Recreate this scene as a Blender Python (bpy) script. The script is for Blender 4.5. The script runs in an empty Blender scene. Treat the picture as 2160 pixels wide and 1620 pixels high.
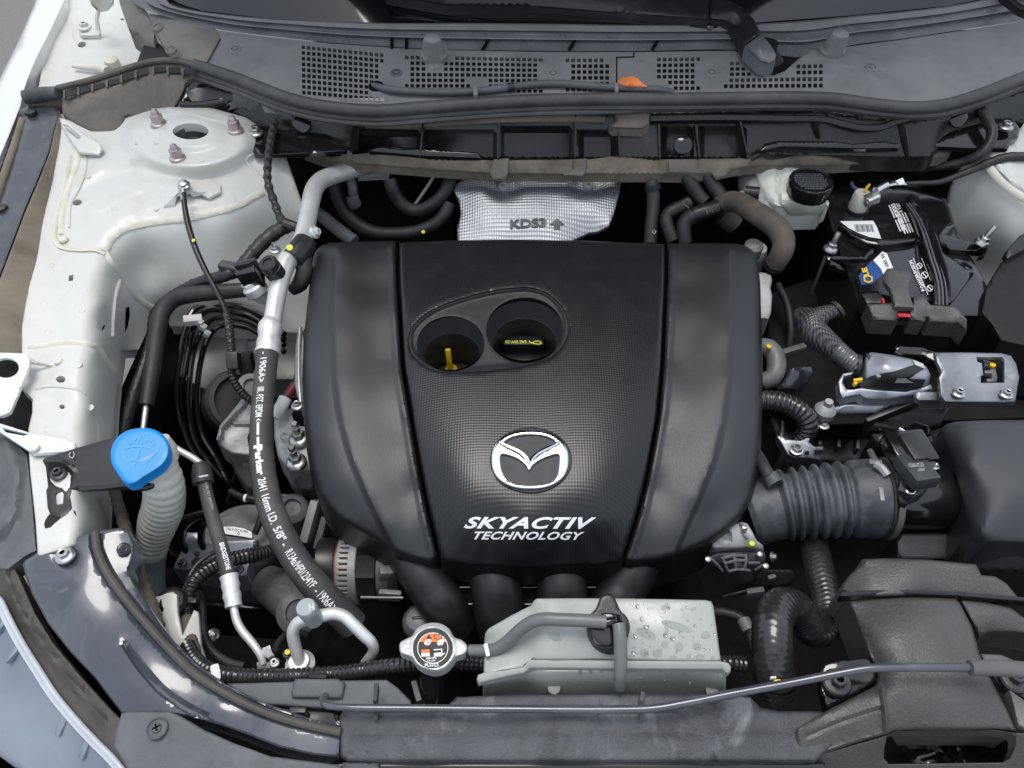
import bpy, bmesh, math, random
import numpy as np
from mathutils import Vector, Matrix
from mathutils.geometry import delaunay_2d_cdt
random.seed(7)
scene = bpy.context.scene
COL = scene.collection

# ------------------------------------------------------------------ camera
FPX = 1632.0                       # focal length in pixels of a 2160 x 1620 frame
PITCH = math.radians(48.0)         # looking down by 48 degrees
DIST = 0.85
CAM = Vector((0.0, -DIST * math.cos(PITCH), DIST * math.sin(PITCH)))
cam_data = bpy.data.cameras.new('camera')
cam = bpy.data.objects.new('camera', cam_data)
COL.objects.link(cam)
cam.location = CAM
cam.rotation_euler = (math.pi / 2 - PITCH, 0, 0)
cam_data.sensor_width = 36.0
cam_data.lens = 36.0 * FPX / 2160.0
cam_data.clip_start = 0.02
cam_data.clip_end = 200.0
scene.camera = cam

# ------------------------------------------------------------------ daylight: thin bright cloud, soft sun
SUN_EL, SUN_AZ = math.radians(83), math.radians(330)
world = bpy.data.worlds.new('World')
scene.world = world
world.use_nodes = True
wt = world.node_tree
wt.nodes.clear()
sky = wt.nodes.new('ShaderNodeTexSky')
sky.sky_type = 'NISHITA'
sky.sun_disc = False
sky.sun_elevation = SUN_EL
sky.sun_rotation = SUN_AZ
sky.air_density = 1.0
sky.dust_density = 2.0
sky.ozone_density = 1.0
wbg = wt.nodes.new('ShaderNodeBackground')
wbg.inputs['Strength'].default_value = 0.15
wout = wt.nodes.new('ShaderNodeOutputWorld')
veil = wt.nodes.new('ShaderNodeMix')          # even high cloud over the blue
veil.data_type = 'RGBA'
veil.inputs[0].default_value = 0.5
veil.inputs[7].default_value = (7.6, 7.8, 8.1, 1)
wt.links.new(sky.outputs[0], veil.inputs[6])
wt.links.new(veil.outputs[2], wbg.inputs[0])
wt.links.new(wbg.outputs[0], wout.inputs[0])
sun_data = bpy.data.lights.new('sun', 'SUN')
sun_data.energy = 1.9
sun_data.angle = math.radians(30)
sun_data.color = (1.0, 0.97, 0.92)
sun = bpy.data.objects.new('sun', sun_data)
COL.objects.link(sun)
sd = Vector((math.sin(SUN_AZ) * math.cos(SUN_EL), math.cos(SUN_AZ) * math.cos(SUN_EL), math.sin(SUN_EL)))
sun.rotation_euler = sd.to_track_quat('Z', 'Y').to_euler()
scene.view_settings.view_transform = 'Standard'
scene.view_settings.look = 'None'
scene.view_settings.gamma = 1.0
scene.view_settings.exposure = 0.2
scene.cycles.max_bounces = 6

# ------------------------------------------------------------------ measuring: photo point + height (cm) -> place
FW = Vector((0, math.cos(PITCH), -math.sin(PITCH)))
UP = Vector((0, math.sin(PITCH), math.cos(PITCH)))
FR = {0: (0, 0, 1), 1: (0, 0, .3087), 2: (560, 0, .3087), 3: (1120, 0, .3087), 4: (1560, 0, .2778), 5: (0, 400, .3087),
      6: (0, 800, .3087), 7: (0, 1120, .3087), 8: (560, 1120, .3087), 11: (1000, 1150, .3056), 12: (1500, 1150, .3056),
      13: (1560, 330, .2778), 14: (1500, 700, .3087), 15: (600, 450, .3087), 16: (820, 820, .3056), 17: (440, 400, .2469),
      18: (440, 750, .2469)}

def A(k, pts):
    ox, oy, s = FR[k]
    return [(ox + p[0] * s, oy + p[1] * s) + tuple(p[2:]) for p in pts]

def P(x, y, z):
    ray = FW + Vector((1, 0, 0)) * ((x - 1080.0) / FPX) + UP * ((810.0 - y) / FPX)
    t = (z * 0.01 - CAM.z) / ray.z
    return CAM + ray * t

def U(x, y, z):
    """metres that one photo pixel spans at that place"""
    return (P(x, y, z) - CAM).dot(FW) / FPX

# ------------------------------------------------------------------ mesh building
class MB:
    def __init__(self):
        self.v = []
        self.f = []
    def add(self, vs, fs):
        n = len(self.v)
        self.v += [tuple(a) for a in vs]
        self.f += [tuple(i + n for i in f) for f in fs]
        return self
    def join(self, other):
        return self.add(other.v, other.f)

def mesh(name, mb, mat, smooth=True, angle=35):
    me = bpy.data.meshes.new(name)
    me.from_pydata(mb.v, [], mb.f)
    me.validate()
    if smooth:
        me.shade_smooth()
        me.set_sharp_from_angle(angle=math.radians(angle))
    me.materials.append(M[mat])
    return me

def root(name, label, cat, base, group=None):
    o = bpy.data.objects.new(name, None)
    o.empty_display_size = 0.02
    COL.objects.link(o)
    o.location = P(*base) if not isinstance(base, Vector) else base
    o['label'] = label
    o['category'] = cat
    if group:
        o['group'] = group
    return o

def wloc(o):
    v = Vector(o.location) if o.parent is None else Vector((0, 0, 0)) + wloc(o.parent)
    return v

def part(name, mb, mat, parent, label=None, smooth=True, angle=35):
    me = mesh(name, mb, mat, smooth, angle)
    o = bpy.data.objects.new(name, me)
    COL.objects.link(o)
    o.parent = parent
    o.matrix_parent_inverse = Matrix.Translation(-wloc(parent)) if parent.type == 'EMPTY' else Matrix.Identity(4)
    if label:
        o['label'] = label
    return o

def solo(name, label, cat, mb, mat, group=None, smooth=True, angle=35, kind=None):
    o = bpy.data.objects.new(name, mesh(name, mb, mat, smooth, angle))
    COL.objects.link(o)
    if label:
        o['label'] = label
    if cat:
        o['category'] = cat
    if group:
        o['group'] = group
    if kind:
        o['kind'] = kind
    return o

def tps(pts, lam=1e-4):
    p = np.array([(a[0], a[1]) for a in pts], float) / 500.0
    z = np.array([a[2] for a in pts], float)
    n = len(p)
    d = np.sqrt(((p[:, None] - p[None]) ** 2).sum(-1))
    K = np.where(d > 0, d * d * np.log(np.maximum(d, 1e-9)), 0) + lam * np.eye(n)
    L = np.zeros((n + 3, n + 3))
    L[:n, :n] = K
    L[:n, n] = 1
    L[:n, n + 1:] = p
    L[n, :n] = 1
    L[n + 1:, :n] = p.T
    w = np.linalg.lstsq(L, np.concatenate([z, np.zeros(3)]), rcond=None)[0]
    def f(x, y):
        q = np.stack([np.atleast_1d(np.asarray(x, float)), np.atleast_1d(np.asarray(y, float))], -1) / 500.0
        dd = np.sqrt(((q[:, None] - p[None]) ** 2).sum(-1))
        k = np.where(dd > 0, dd * dd * np.log(np.maximum(dd, 1e-9)), 0)
        return k @ w[:n] + w[n] + q @ w[n + 1:]
    return f

def curve2(pts, closed=False, step=12.0):
    """smooth curve through points of any dimension"""
    pts = [np.array(p, float) for p in pts]
    n = len(pts)
    out = []
    segs = n if closed else n - 1
    for i in range(segs):
        if closed:
            a, b, c, d = pts[(i - 1) % n], pts[i], pts[(i + 1) % n], pts[(i + 2) % n]
        else:
            b, c = pts[i], pts[i + 1]
            a = pts[i - 1] if i else b * 2 - c
            d = pts[i + 2] if i + 2 < n else c * 2 - b
        m = max(2, int(np.linalg.norm((c - b)[:2]) / step))
        l0 = max(np.linalg.norm(b - a), 1e-9) ** .5
        l1 = max(np.linalg.norm(c - b), 1e-9) ** .5
        l2 = max(np.linalg.norm(d - c), 1e-9) ** .5
        t1, t2 = (c - b) + l1 * ((b - a) / l0 - (c - a) / (l0 + l1)), (c - b) + l1 * ((d - c) / l2 - (d - b) / (l1 + l2))
        for k in range(m):
            t = k / m
            out.append((2 * t**3 - 3 * t**2 + 1) * b + (t**3 - 2 * t**2 + t) * t1 + (-2 * t**3 + 3 * t**2) * c + (t**3 - t**2) * t2)
    if not closed:
        out.append(pts[-1])
    return out

def dens(loop, step):
    out = []
    n = len(loop)
    for i in range(n):
        a, b = np.array(loop[i][:2], float), np.array(loop[(i + 1) % n][:2], float)
        m = max(1, int(np.linalg.norm(b - a) / step))
        for k in range(m):
            out.append(a + (b - a) * k / m)
    return np.array(out)

def inside(pts, loop):
    x, y = pts[:, 0], pts[:, 1]
    r = np.zeros(len(pts), bool)
    n = len(loop)
    for i in range(n):
        x1, y1 = loop[i]
        x2, y2 = loop[(i + 1) % n]
        c = (y1 > y) != (y2 > y)
        with np.errstate(divide='ignore', invalid='ignore'):
            xi = (x2 - x1) * (y - y1) / (y2 - y1 + 1e-12) + x1
        r ^= c & (x < xi)
    return r

def bdist(pts, loop):
    a = loop
    b = np.roll(loop, -1, axis=0)
    out = np.full(len(pts), 1e9)
    ab = b - a
    l2 = np.maximum((ab ** 2).sum(1), 1e-12)
    for s in range(0, len(pts), 2000):
        q = pts[s:s + 2000]
        t = np.clip(((q[:, None] - a[None]) * ab[None]).sum(-1) / l2[None], 0, 1)
        d = np.sqrt(((q[:, None] - a[None] - t[..., None] * ab[None]) ** 2).sum(-1))
        out[s:s + 2000] = d.min(1)
    return out

def ellipse(cx, cy, rx, ry, n=20, rot=0):
    c, s = math.cos(rot), math.sin(rot)
    return [(cx + rx * math.cos(2 * math.pi * i / n) * c - ry * math.sin(2 * math.pi * i / n) * s,
             cy + rx * math.cos(2 * math.pi * i / n) * s + ry * math.sin(2 * math.pi * i / n) * c) for i in range(n)]

def surf(outline, ctrl=(), lam=1e-4):
    return tps(list(outline) + list(ctrl), lam)

def sheet(outline, ctrl=(), holes=(), th=0.15, res=16, rnd=0, rz=None, relief=None, zf=None, solid=False, bstep=None, lam=1e-4,
          smooth=False, hrnd=0, extra=()):
    """pressed or moulded panel: outline and control points carry heights (cm); th = depth of the edge"""
    if smooth:
        outline = [tuple(p) for p in curve2(outline, True, bstep or res)]
    zf = zf or tps(list(outline)[::max(1, len(outline) // 60)] + list(ctrl), lam)
    B = dens(outline, bstep or res)
    H = [dens(h, max(3, (bstep or res) * .5)) for h in holes]
    if rz is None:
        rz = rnd * 0.05
    cand = []
    x0, y0 = B.min(0)
    x1, y1 = B.max(0)
    gx, gy = np.meshgrid(np.arange(x0 + res * .5, x1, res), np.arange(y0 + res * .5, y1, res))
    g = np.stack([gx.ravel(), gy.ravel()], -1)
    g[:, 0] += (np.round((g[:, 1] - y0) / res).astype(int) % 2) * res * .5
    keep = inside(g, B) & (bdist(g, B) > max(res * .35, rnd * 1.05)) if len(g) else np.zeros(0, bool)
    for h in H:
        keep &= ~inside(g, h) & (bdist(g, h) > max(res * .3, hrnd * 1.05))
    ex = np.array([e[:2] for e in extra], float).reshape(-1, 2)
    if len(ex):
        ke = inside(ex, B) & (bdist(ex, B) > max(2.5, rnd * .6))
        for h in H:
            ke &= ~inside(ex, h) & (bdist(ex, h) > 2.5)
        ex = ex[ke]
        gk = g[keep]
        far = np.array([((ex - q) ** 2).sum(1).min() > (res * .45) ** 2 for q in gk], bool) if len(ex) and len(gk) else np.ones(len(gk), bool)
        cand.append(gk[far])
        cand.append(ex)
    else:
        cand.append(g[keep])
    def rings(L, r, sgn):
        d = np.roll(L, -1, 0) - np.roll(L, 1, 0)
        nn = np.stack([-d[:, 1], d[:, 0]], -1)
        nn /= np.maximum(np.linalg.norm(nn, axis=1), 1e-9)[:, None]
        for fr in (.07, .22, .5, 1.0):
            q = L + nn * (r * fr * sgn)
            ok = inside(q, B) & (bdist(q, B) > r * fr * .85)
            for h in H:
                ok &= ~inside(q, h) & (bdist(q, h) > r * fr * .3)
            cand.append(q[ok])
    def area(L):
        return 0.5 * np.sum(L[:, 0] * np.roll(L[:, 1], -1) - np.roll(L[:, 0], -1) * L[:, 1])
    if rnd > 0:
        rings(B, rnd, 1 if area(B) > 0 else -1)
    if hrnd > 0:
        for h in H:
            rings(h, hrnd, -1 if area(h) > 0 else 1)
    allp = [B] + H + cand
    pts = np.concatenate([p for p in allp if len(p)])
    edges = []
    o = 0
    for L in [B] + H:
        n = len(L)
        edges += [(o + i, o + (i + 1) % n) for i in range(n)]
        o += n
    vs, es, fs, _, _, _ = delaunay_2d_cdt([Vector((p[0], -p[1])) for p in pts], edges, [], 1, 1e-4)
    q = np.array([(v.x, -v.y) for v in vs])
    z = zf(q[:, 0], q[:, 1])
    if relief:
        z = z + relief(q[:, 0], q[:, 1])
    if rnd > 0:
        d = np.clip(bdist(q, B) / rnd, 0, 1)
        z = z - rz * (1 - np.sqrt(np.maximum(0, 1 - (1 - d) ** 2)))
    if hrnd > 0:
        for h in H:
            d = np.clip(bdist(q, h) / hrnd, 0, 1)
            z = z - hrnd * .05 * (1 - np.sqrt(np.maximum(0, 1 - (1 - d) ** 2)))
    V3 = [P(q[i, 0], q[i, 1], z[i]) for i in range(len(q))]
    F = [tuple(f) for f in fs]
    cen = np.array([q[list(f)].mean(0) for f in F])
    ok = inside(cen, B)
    for h in H:
        ok &= ~inside(cen, h)
    F = [f for f, k in zip(F, ok) if k]
    cnt = {}
    for f in F:
        for i in range(len(f)):
            e = (f[i], f[(i + 1) % len(f)])
            cnt[e] = cnt.get(e, 0) + 1
    bd = [e for e in cnt if (e[1], e[0]) not in cnt]
    mb = MB()
    mb.add(V3, F)
    if th:
        dn = Vector((0, 0, -th * .01))
        if solid:
            n = len(V3)
            mb.v += [tuple(v + dn) for v in V3]
            mb.f += [tuple(i + n for i in reversed(f)) for f in F]
            mb.f += [(b, a, a + n, b + n) for a, b in bd]
        else:
            idx = {}
            for a, b in bd:
                for i in (a, b):
                    if i not in idx:
                        idx[i] = len(mb.v)
                        mb.v.append(tuple(V3[i] + dn))
            mb.f += [(b, a, idx[a], idx[b]) for a, b in bd]
    return mb

def lines(L, offs, step=7):
    out = []
    c = np.array([q[:2] for q in curve2(L, False, step)])
    d = np.gradient(c, axis=0)
    n = np.stack([-d[:, 1], d[:, 0]], -1)
    n /= np.maximum(np.linalg.norm(n, axis=1), 1e-9)[:, None]
    for o in offs:
        out += [tuple(q) for q in c + n * o]
    return out

def basis(n):
    n = Vector(n).normalized()
    a = Vector((1, 0, 0)) if abs(n.x) < .9 else Vector((0, 1, 0))
    u = (a - n * a.dot(n)).normalized()
    return u, n.cross(u), n

def lathe(mb, o, axis, prof, seg=24, cap=True, wob=None):
    u, v, n = basis(axis)
    vs, fs = [], []
    for r, h in prof:
        for i in range(seg):
            t = 2 * math.pi * i / seg
            rr = r * (wob(t) if wob else 1)
            vs.append(o + u * (rr * math.cos(t)) + v * (rr * math.sin(t)) + n * h)
    for k in range(len(prof) - 1):
        for i in range(seg):
            j = (i + 1) % seg
            fs.append((k * seg + i, k * seg + j, (k + 1) * seg + j, (k + 1) * seg + i))
    if cap:
        fs.append(tuple(range((len(prof) - 1) * seg, len(prof) * seg)))
        fs.append(tuple(reversed(range(seg))))
    mb.add(vs, fs)
    return mb

def hexp(mb, o, axis, r, h0, h1, ch=.12, seg=6, rot=.3):
    u, v, n = basis(axis)
    vs, fs = [], []
    for rr, h in ((r, h0), (r, h1 - ch * r), (r * (1 - ch), h1)):
        for i in range(seg):
            t = 2 * math.pi * i / seg + rot
            vs.append(o + u * (rr * math.cos(t)) + v * (rr * math.sin(t)) + n * h)
    for k in range(2):
        for i in range(seg):
            j = (i + 1) % seg
            fs.append((k * seg + i, k * seg + j, (k + 1) * seg + j, (k + 1) * seg + i))
    fs.append(tuple(range(2 * seg, 3 * seg)))
    mb.add(vs, fs)
    return mb

def bolt(x, y, z, rpx=16, axis=(0, 0, 1), stud=False, flange=1.0, dimple=True):
    o = P(x, y, z)
    s = U(x, y, z) * rpx
    mb = MB()
    lathe(mb, o, axis, [(s * flange, -s * .1), (s * flange, s * .12), (s * flange * .93, s * .2), (s * .62, s * .3)], 20)
    hexp(mb, o, axis, s * .62, s * .2, s * .8, rot=random.random())
    if stud:
        lathe(mb, o, axis, [(s * .3, s * .7), (s * .3, s * 1.5), (s * .24, s * 1.65)], 12)
    elif dimple:
        lathe(mb, o, axis, [(s * .4, s * .8), (s * .36, s * .84), (s * .22, s * .78)], 16)
    return mb

class Tube:
    def __init__(self, pts, rad, seg=14, step=10, rf=None, caps=True, flat=None, sm=True):
        """pts (x, y, z cm) through the run of the pipe; rad in photo pixels; rf(s metres, t 0..1, angle) scales the radius"""
        p = curve2(pts, False, step) if sm else [np.array(q, float) for q in pts]
        self.w = [P(*q[:3]) for q in p]
        scale = [U(*q[:3]) for q in p]
        n = len(p)
        if callable(rad):
            rr = [rad(i / (n - 1)) for i in range(n)]
        elif isinstance(rad, (list, tuple)):
            rr = list(np.interp(np.linspace(0, 1, n), np.linspace(0, 1, len(rad)), rad))
        else:
            rr = [rad] * n
        ms = sum(scale) / n
        self.r = [rr[i] * (scale[i] * .5 + ms * .5) for i in range(n)]
        self.s = [0.0]
        for i in range(1, n):
            self.s.append(self.s[-1] + (self.w[i] - self.w[i - 1]).length)
        tan = []
        for i in range(n):
            t = self.w[min(i + 1, n - 1)] - self.w[max(i - 1, 0)]
            tan.append(t.normalized())
        toward = (CAM - self.w[0]).normalized()
        u = (toward - tan[0] * toward.dot(tan[0])).normalized()
        self.fr = []
        for i in range(n):
            u = (u - tan[i] * u.dot(tan[i])).normalized()
            self.fr.append((u, tan[i].cross(u), tan[i]))
        self.n, self.seg, self.rf, self.caps, self.flat = n, seg, rf, caps, flat
    def at(self, s, ang, lift=0.0, up=None):
        i = int(np.clip(np.searchsorted(self.s, s) - 1, 0, self.n - 2))
        t = (s - self.s[i]) / max(self.s[i + 1] - self.s[i], 1e-9)
        c = self.w[i].lerp(self.w[i + 1], t)
        u = self.fr[i][0].lerp(self.fr[i + 1][0], t).normalized()
        v = self.fr[i][1].lerp(self.fr[i + 1][1], t).normalized()
        r = self.r[i] * (1 - t) + self.r[i + 1] * t + lift
        return c + (u * math.cos(ang) + v * math.sin(ang)) * r
    def mb(self, fine=None):
        L = self.s[-1]
        ss = self.s if fine is None else list(np.linspace(0, L, max(4, int(L / fine))))
        vs, fs = [], []
        k = self.seg
        i = 0
        for s in ss:
            while i < self.n - 2 and self.s[i + 1] < s:
                i += 1
            t = min(1, max(0, (s - self.s[i]) / max(self.s[i + 1] - self.s[i], 1e-9)))
            c = self.w[i].lerp(self.w[i + 1], t)
            u = self.fr[i][0].lerp(self.fr[i + 1][0], t).normalized()
            v = self.fr[i][1].lerp(self.fr[i + 1][1], t).normalized()
            r = self.r[i] * (1 - t) + self.r[i + 1] * t
            for j in range(k):
                a = 2 * math.pi * j / k
                q = r * (self.rf(s, s / L, a) if self.rf else 1)
                fu = self.flat if self.flat else 1
                vs.append(c + u * (math.cos(a) * q * fu) + v * (math.sin(a) * q))
        m = len(ss)
        for a in range(m - 1):
            for j in range(k):
                b = (j + 1) % k
                fs.append((a * k + j, a * k + b, (a + 1) * k + b, (a + 1) * k + j))
        mb = MB()
        if self.caps:
            fs.append(tuple(reversed(range(k))))
            fs.append(tuple(range((m - 1) * k, m * k)))
        return mb.add(vs, fs)

def tube(pts, rad, **kw):
    fine = kw.pop('fine', None)
    return Tube(pts, rad, **kw).mb(fine)

def ribs(period, depth, sharp=1.0):
    def f(s, t, a):
        q = .5 + .5 * math.cos(2 * math.pi * s / period)
        return 1 - depth * (1 - q ** sharp)
    return f

def wrapf(seed=0, amp=.06):
    def f(s, t, a):
        return 1 + amp * math.sin(s * 900 + a * 1.0 + seed) + amp * .7 * math.sin(s * 330 + 2 * a + seed * 2.1)
    return f

def box3(mb, c, ax, ay, az, bev=0.0):
    """bevelled block: centre and three half-axis vectors"""
    bm = bmesh.new()
    bmesh.ops.create_cube(bm, size=2.0)
    lens = (ax.length, ay.length, az.length)
    for v in bm.verts:
        v.co = Vector((v.co.x * lens[0], v.co.y * lens[1], v.co.z * lens[2]))
    if bev > 0:
        bmesh.ops.bevel(bm, geom=bm.edges[:], offset=bev, segments=2, profile=.6, affect='EDGES')
    a, b, d = ax.normalized(), ay.normalized(), az.normalized()
    vs = [c + a * v.co.x + b * v.co.y + d * v.co.z for v in bm.verts]
    bm.verts.index_update()
    fs = [tuple(v.index for v in f.verts) for f in bm.faces]
    bm.free()
    return mb.add(vs, fs)

def bar(p0, p1, wpx, hcm, bev=.0008):
    """straight bevelled block from one measured point to another"""
    a, b = P(*p0), P(*p1)
    s = U(*p0)
    d = (b - a) * .5
    up = Vector((0, 0, 1))
    side = d.cross(up).normalized() * (wpx * s * .5)
    n = side.cross(d).normalized()
    if n.z < 0:
        n = -n
    return box3(MB(), (a + b) * .5 - n * (hcm * .005), d, side, n * (hcm * .005), bev)

# ------------------------------------------------------------------ lettering
def text2d(s, bold=0.0, shear=0.0, space=1.0, res=3):
    cu = bpy.data.curves.new('lettering', 'FONT')
    cu.body = s
    cu.offset = bold
    cu.shear = shear
    cu.space_character = space
    cu.resolution_u = res
    ob = bpy.data.objects.new('lettering', cu)
    COL.objects.link(ob)
    dg = bpy.context.evaluated_depsgraph_get()
    me = bpy.data.meshes.new_from_object(ob.evaluated_get(dg))
    if len(me.vertices):
        bm = bmesh.new()
        bm.from_mesh(me)
        ys = [q.co.y for q in bm.verts]
        for k in (.2, .4, .6, .8):
            bmesh.ops.bisect_plane(bm, geom=bm.verts[:] + bm.edges[:] + bm.faces[:], plane_co=(0, min(ys) + (max(ys) - min(ys)) * k, 0), plane_no=(0, 1, 0))
        bm.to_mesh(me)
        bm.free()
    v = np.array([(a.co.x, a.co.y) for a in me.vertices]) if len(me.vertices) else np.zeros((0, 2))
    f = [tuple(p.vertices) for p in me.polygons]
    bpy.data.objects.remove(ob)
    bpy.data.meshes.remove(me)
    bpy.data.curves.remove(cu)
    if len(v):
        v = (v - v.min(0)) / np.maximum(v.max(0) - v.min(0), 1e-9)
    return v, f

def text_px(s, p0, p1, p2, z, lift=.05, **kw):
    """p0 lower left, p1 lower right, p2 upper left of the writing, as photo points on the surface"""
    v, f = text2d(s, **kw)
    p0, p1, p2 = (np.array(a, float) for a in (p0, p1, p2))
    q = p0 + v[:, :1] * (p1 - p0) + v[:, 1:] * (p2 - p0)
    zz = z(q[:, 0], q[:, 1]) if callable(z) else np.full(len(q), z)
    return MB().add([P(q[i, 0], q[i, 1], zz[i] + lift) for i in range(len(q))], f)

def poly_px(pts, z, lift=.05):
    zz = [float(np.atleast_1d(z(a[0], a[1]))[0]) if callable(z) else z for a in pts]
    return MB().add([P(a[0], a[1], zz[i] + lift) for i, a in enumerate(pts)], [tuple(reversed(range(len(pts))))])

def stroke_px(pts, w, z, lift=.05, closed=False):
    mb = MB()
    n = len(pts)
    for i in range(n if closed else n - 1):
        a, b = np.array(pts[i][:2], float), np.array(pts[(i + 1) % n][:2], float)
        d = b - a
        l = np.linalg.norm(d)
        if l < 1e-6:
            continue
        nn = np.array([-d[1], d[0]]) / l * w * .5
        e = d / l * w * .35
        mb.join(poly_px([a - e + nn, a - e - nn, b + e - nn, b + e + nn], z, lift + .002 * (i % 2)))
    return mb

def text_tube(T, s, s0, s1, a0, a1, lift=.0003, **kw):
    v, f = text2d(s, **kw)
    return MB().add([T.at(s0 + u * (s1 - s0), a0 + w * (a1 - a0), lift) for u, w in v], f)

# ------------------------------------------------------------------ materials
M = {}

def _new(name):
    m = bpy.data.materials.new(name)
    m.use_nodes = True
    t = m.node_tree
    b = t.nodes['Principled BSDF']
    co = t.nodes.new('ShaderNodeTexCoord')
    M[name] = m
    return m, t, b, co.outputs['Object']

def _noise(t, co, scale, detail=4, rough=.6, dist=0):
    n = t.nodes.new('ShaderNodeTexNoise')
    n.inputs['Scale'].default_value = scale
    n.inputs['Detail'].default_value = detail
    n.inputs['Roughness'].default_value = rough
    n.inputs['Distortion'].default_value = dist
    t.links.new(co, n.inputs['Vector'])
    return n.outputs['Fac']

def _ramp(t, fac, lo, hi, a=0.0, b=1.0):
    r = t.nodes.new('ShaderNodeMapRange')
    r.inputs['From Min'].default_value = lo
    r.inputs['From Max'].default_value = hi
    r.inputs['To Min'].default_value = a
    r.inputs['To Max'].default_value = b
    t.links.new(fac, r.inputs['Value'])
    return r.outputs[0]

def _mix(t, fac, a, b):
    m = t.nodes.new('ShaderNodeMix')
    m.data_type = 'RGBA'
    t.links.new(fac, m.inputs[0])
    for sock, c in ((m.inputs[6], a), (m.inputs[7], b)):
        if isinstance(c, tuple):
            sock.default_value = (*c, 1)
        else:
            t.links.new(c, sock)
    return m.outputs[2]

def _bump(t, b, h, strength, dist=.001, prev=None):
    n = t.nodes.new('ShaderNodeBump')
    n.inputs['Strength'].default_value = strength
    n.inputs['Distance'].default_value = dist
    t.links.new(h, n.inputs['Height'])
    if prev is not None:
        t.links.new(prev, n.inputs['Normal'])
    t.links.new(n.outputs[0], b.inputs['Normal'])
    return n.outputs[0]

def mat(name, col, rough=.5, metal=0.0, coat=0.0, grain=None, var=.12, dust=None, dust2=None, rvar=.15, sss=0.0, spec=.5, trans=0.0, blot=None):
    """dust / dust2 / blot = (colour, scale, low, high): patchy layer of another colour"""
    m, t, b, co = _new(name)
    b.inputs['Metallic'].default_value = metal
    b.inputs['Coat Weight'].default_value = coat
    b.inputs['Coat Roughness'].default_value = .08
    b.inputs['Specular IOR Level'].default_value = spec
    b.inputs['Transmission Weight'].default_value = trans
    if sss:
        b.inputs['Subsurface Weight'].default_value = sss
        b.inputs['Subsurface Radius'].default_value = (.01, .011, .012)
    n1 = _noise(t, co, 35, 5, .65)
    c = _mix(t, _ramp(t, n1, .3, .7), tuple(x * (1 - var) for x in col), tuple(min(1, x * (1 + var)) for x in col))
    r = _ramp(t, _noise(t, co, 60, 4), .3, .7, max(.02, rough - rvar * rough), min(1, rough + rvar * rough))
    for i, d in enumerate((dust, dust2, blot)):
        if d:
            fac = _ramp(t, _noise(t, co, d[1], 6, .68, .6), d[2], d[3])
            c = _mix(t, fac, c, d[0])
            if i < 2:
                add = t.nodes.new('ShaderNodeMath')
                add.operation = 'MULTIPLY_ADD'
                t.links.new(fac, add.inputs[0])
                add.inputs[1].default_value = .3
                t.links.new(r, add.inputs[2])
                add.use_clamp = True
                r = add.outputs[0]
    t.links.new(c, b.inputs['Base Color'])
    t.links.new(r, b.inputs['Roughness'])
    if grain:
        _bump(t, b, _noise(t, co, grain[0], 3, .6), grain[1], .001)
    return m

DUST = (.20, .18, .15)
mat('cover_wing', (.011, .012, .014), .33, grain=(1500, .4), rvar=.05, spec=.8)
mat('well_plastic', (.018, .019, .021), .5, grain=(900, .12))
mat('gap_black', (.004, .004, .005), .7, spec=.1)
mat('white_paint', (.60, .605, .57), .34, coat=.12, grain=(400, .02), dust=((.49, .45, .36), 18, .52, 1.0), var=.02, blot=((.22, .20, .16), 95, .71, .83))
mat('white_paint_side', (.62, .62, .55), .38, coat=.2, grain=(260, .04), dust=((.50, .46, .36), 10, .48, .9), var=.03)
mat('sealant', (.66, .65, .56), .5, grain=(420, .2), dust=((.52, .46, .36), 30, .5, .9), var=.04)
mat('fender_white', (.66, .68, .685), .2, coat=.8, var=.01)
mat('gutter_black', (.03, .033, .04), .3, coat=.3, dust=((.10, .10, .11), 20, .45, .8), blot=((.16, .14, .11), 45, .6, .85))
mat('gutter_brown', (.15, .13, .105), .75, grain=(700, .25), dust=((.27, .23, .175), 12, .35, .8), var=.2, spec=.3)
mat('cowl_grey', (.17, .175, .178), .44, grain=(1800, .3), dust=((.25, .25, .245), 14, .4, .8), var=.06)
mat('cowl_dusty', (.15, .15, .145), .62, grain=(1300, .3), dust=((.27, .24, .19), 11, .42, .85), var=.08)
mat('cowl_trough', (.11, .118, .128), .26, dust=((.19, .19, .195), 16, .42, .85), grain=(900, .1))
mat('seal_rubber', (.05, .051, .053), .5, grain=(900, .25), dust=((.11, .11, .11), 14, .4, .8))
mat('beam_black', (.012, .012, .012), .26, dust=((.035, .032, .028), 22, .5, .85), grain=(500, .06))
mat('rail_brown', (.085, .078, .07), .6, grain=(900, .3), dust=((.21, .18, .145), 12, .38, .85), var=.15)
mat('felt', (.19, .165, .13), .95, grain=(2200, .9), dust=((.09, .08, .07), 26, .45, .75), var=.25, spec=.1)
mat('black_paint', (.040, .046, .060), .2, coat=.9, var=.08, dust=((.10, .108, .125), 14, .42, .8), blot=((.17, .16, .15), 26, .66, .76))  # sky sheen on black put into the colour: bluish base and film
mat('black_gloss', (.008, .008, .009), .13, coat=.5, var=.1)
mat('black_satin', (.013, .0135, .015), .36, grain=(900, .14), dust=((.03, .03, .031), 16, .5, .9))
mat('black_dull', (.010, .010, .0105), .55, grain=(700, .2), var=.2, spec=.3)
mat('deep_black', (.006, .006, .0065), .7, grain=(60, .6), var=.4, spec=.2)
mat('shroud', (.042, .045, .050), .46, grain=(700, .9), dust=((.125, .132, .143), 13, .40, .72), dust2=((.22, .225, .235), 24, .58, .8), blot=((.022, .022, .025), 26, .60, .66))
mat('plate_grey', (.075, .081, .088), .5, grain=(1100, .35), dust=((.14, .147, .155), 16, .42, .8))
mat('snorkel', (.066, .065, .063), .36, grain=(520, .7), blot=((.10, .097, .092), 420, .50, .75), rvar=.08, var=.1)
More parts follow.
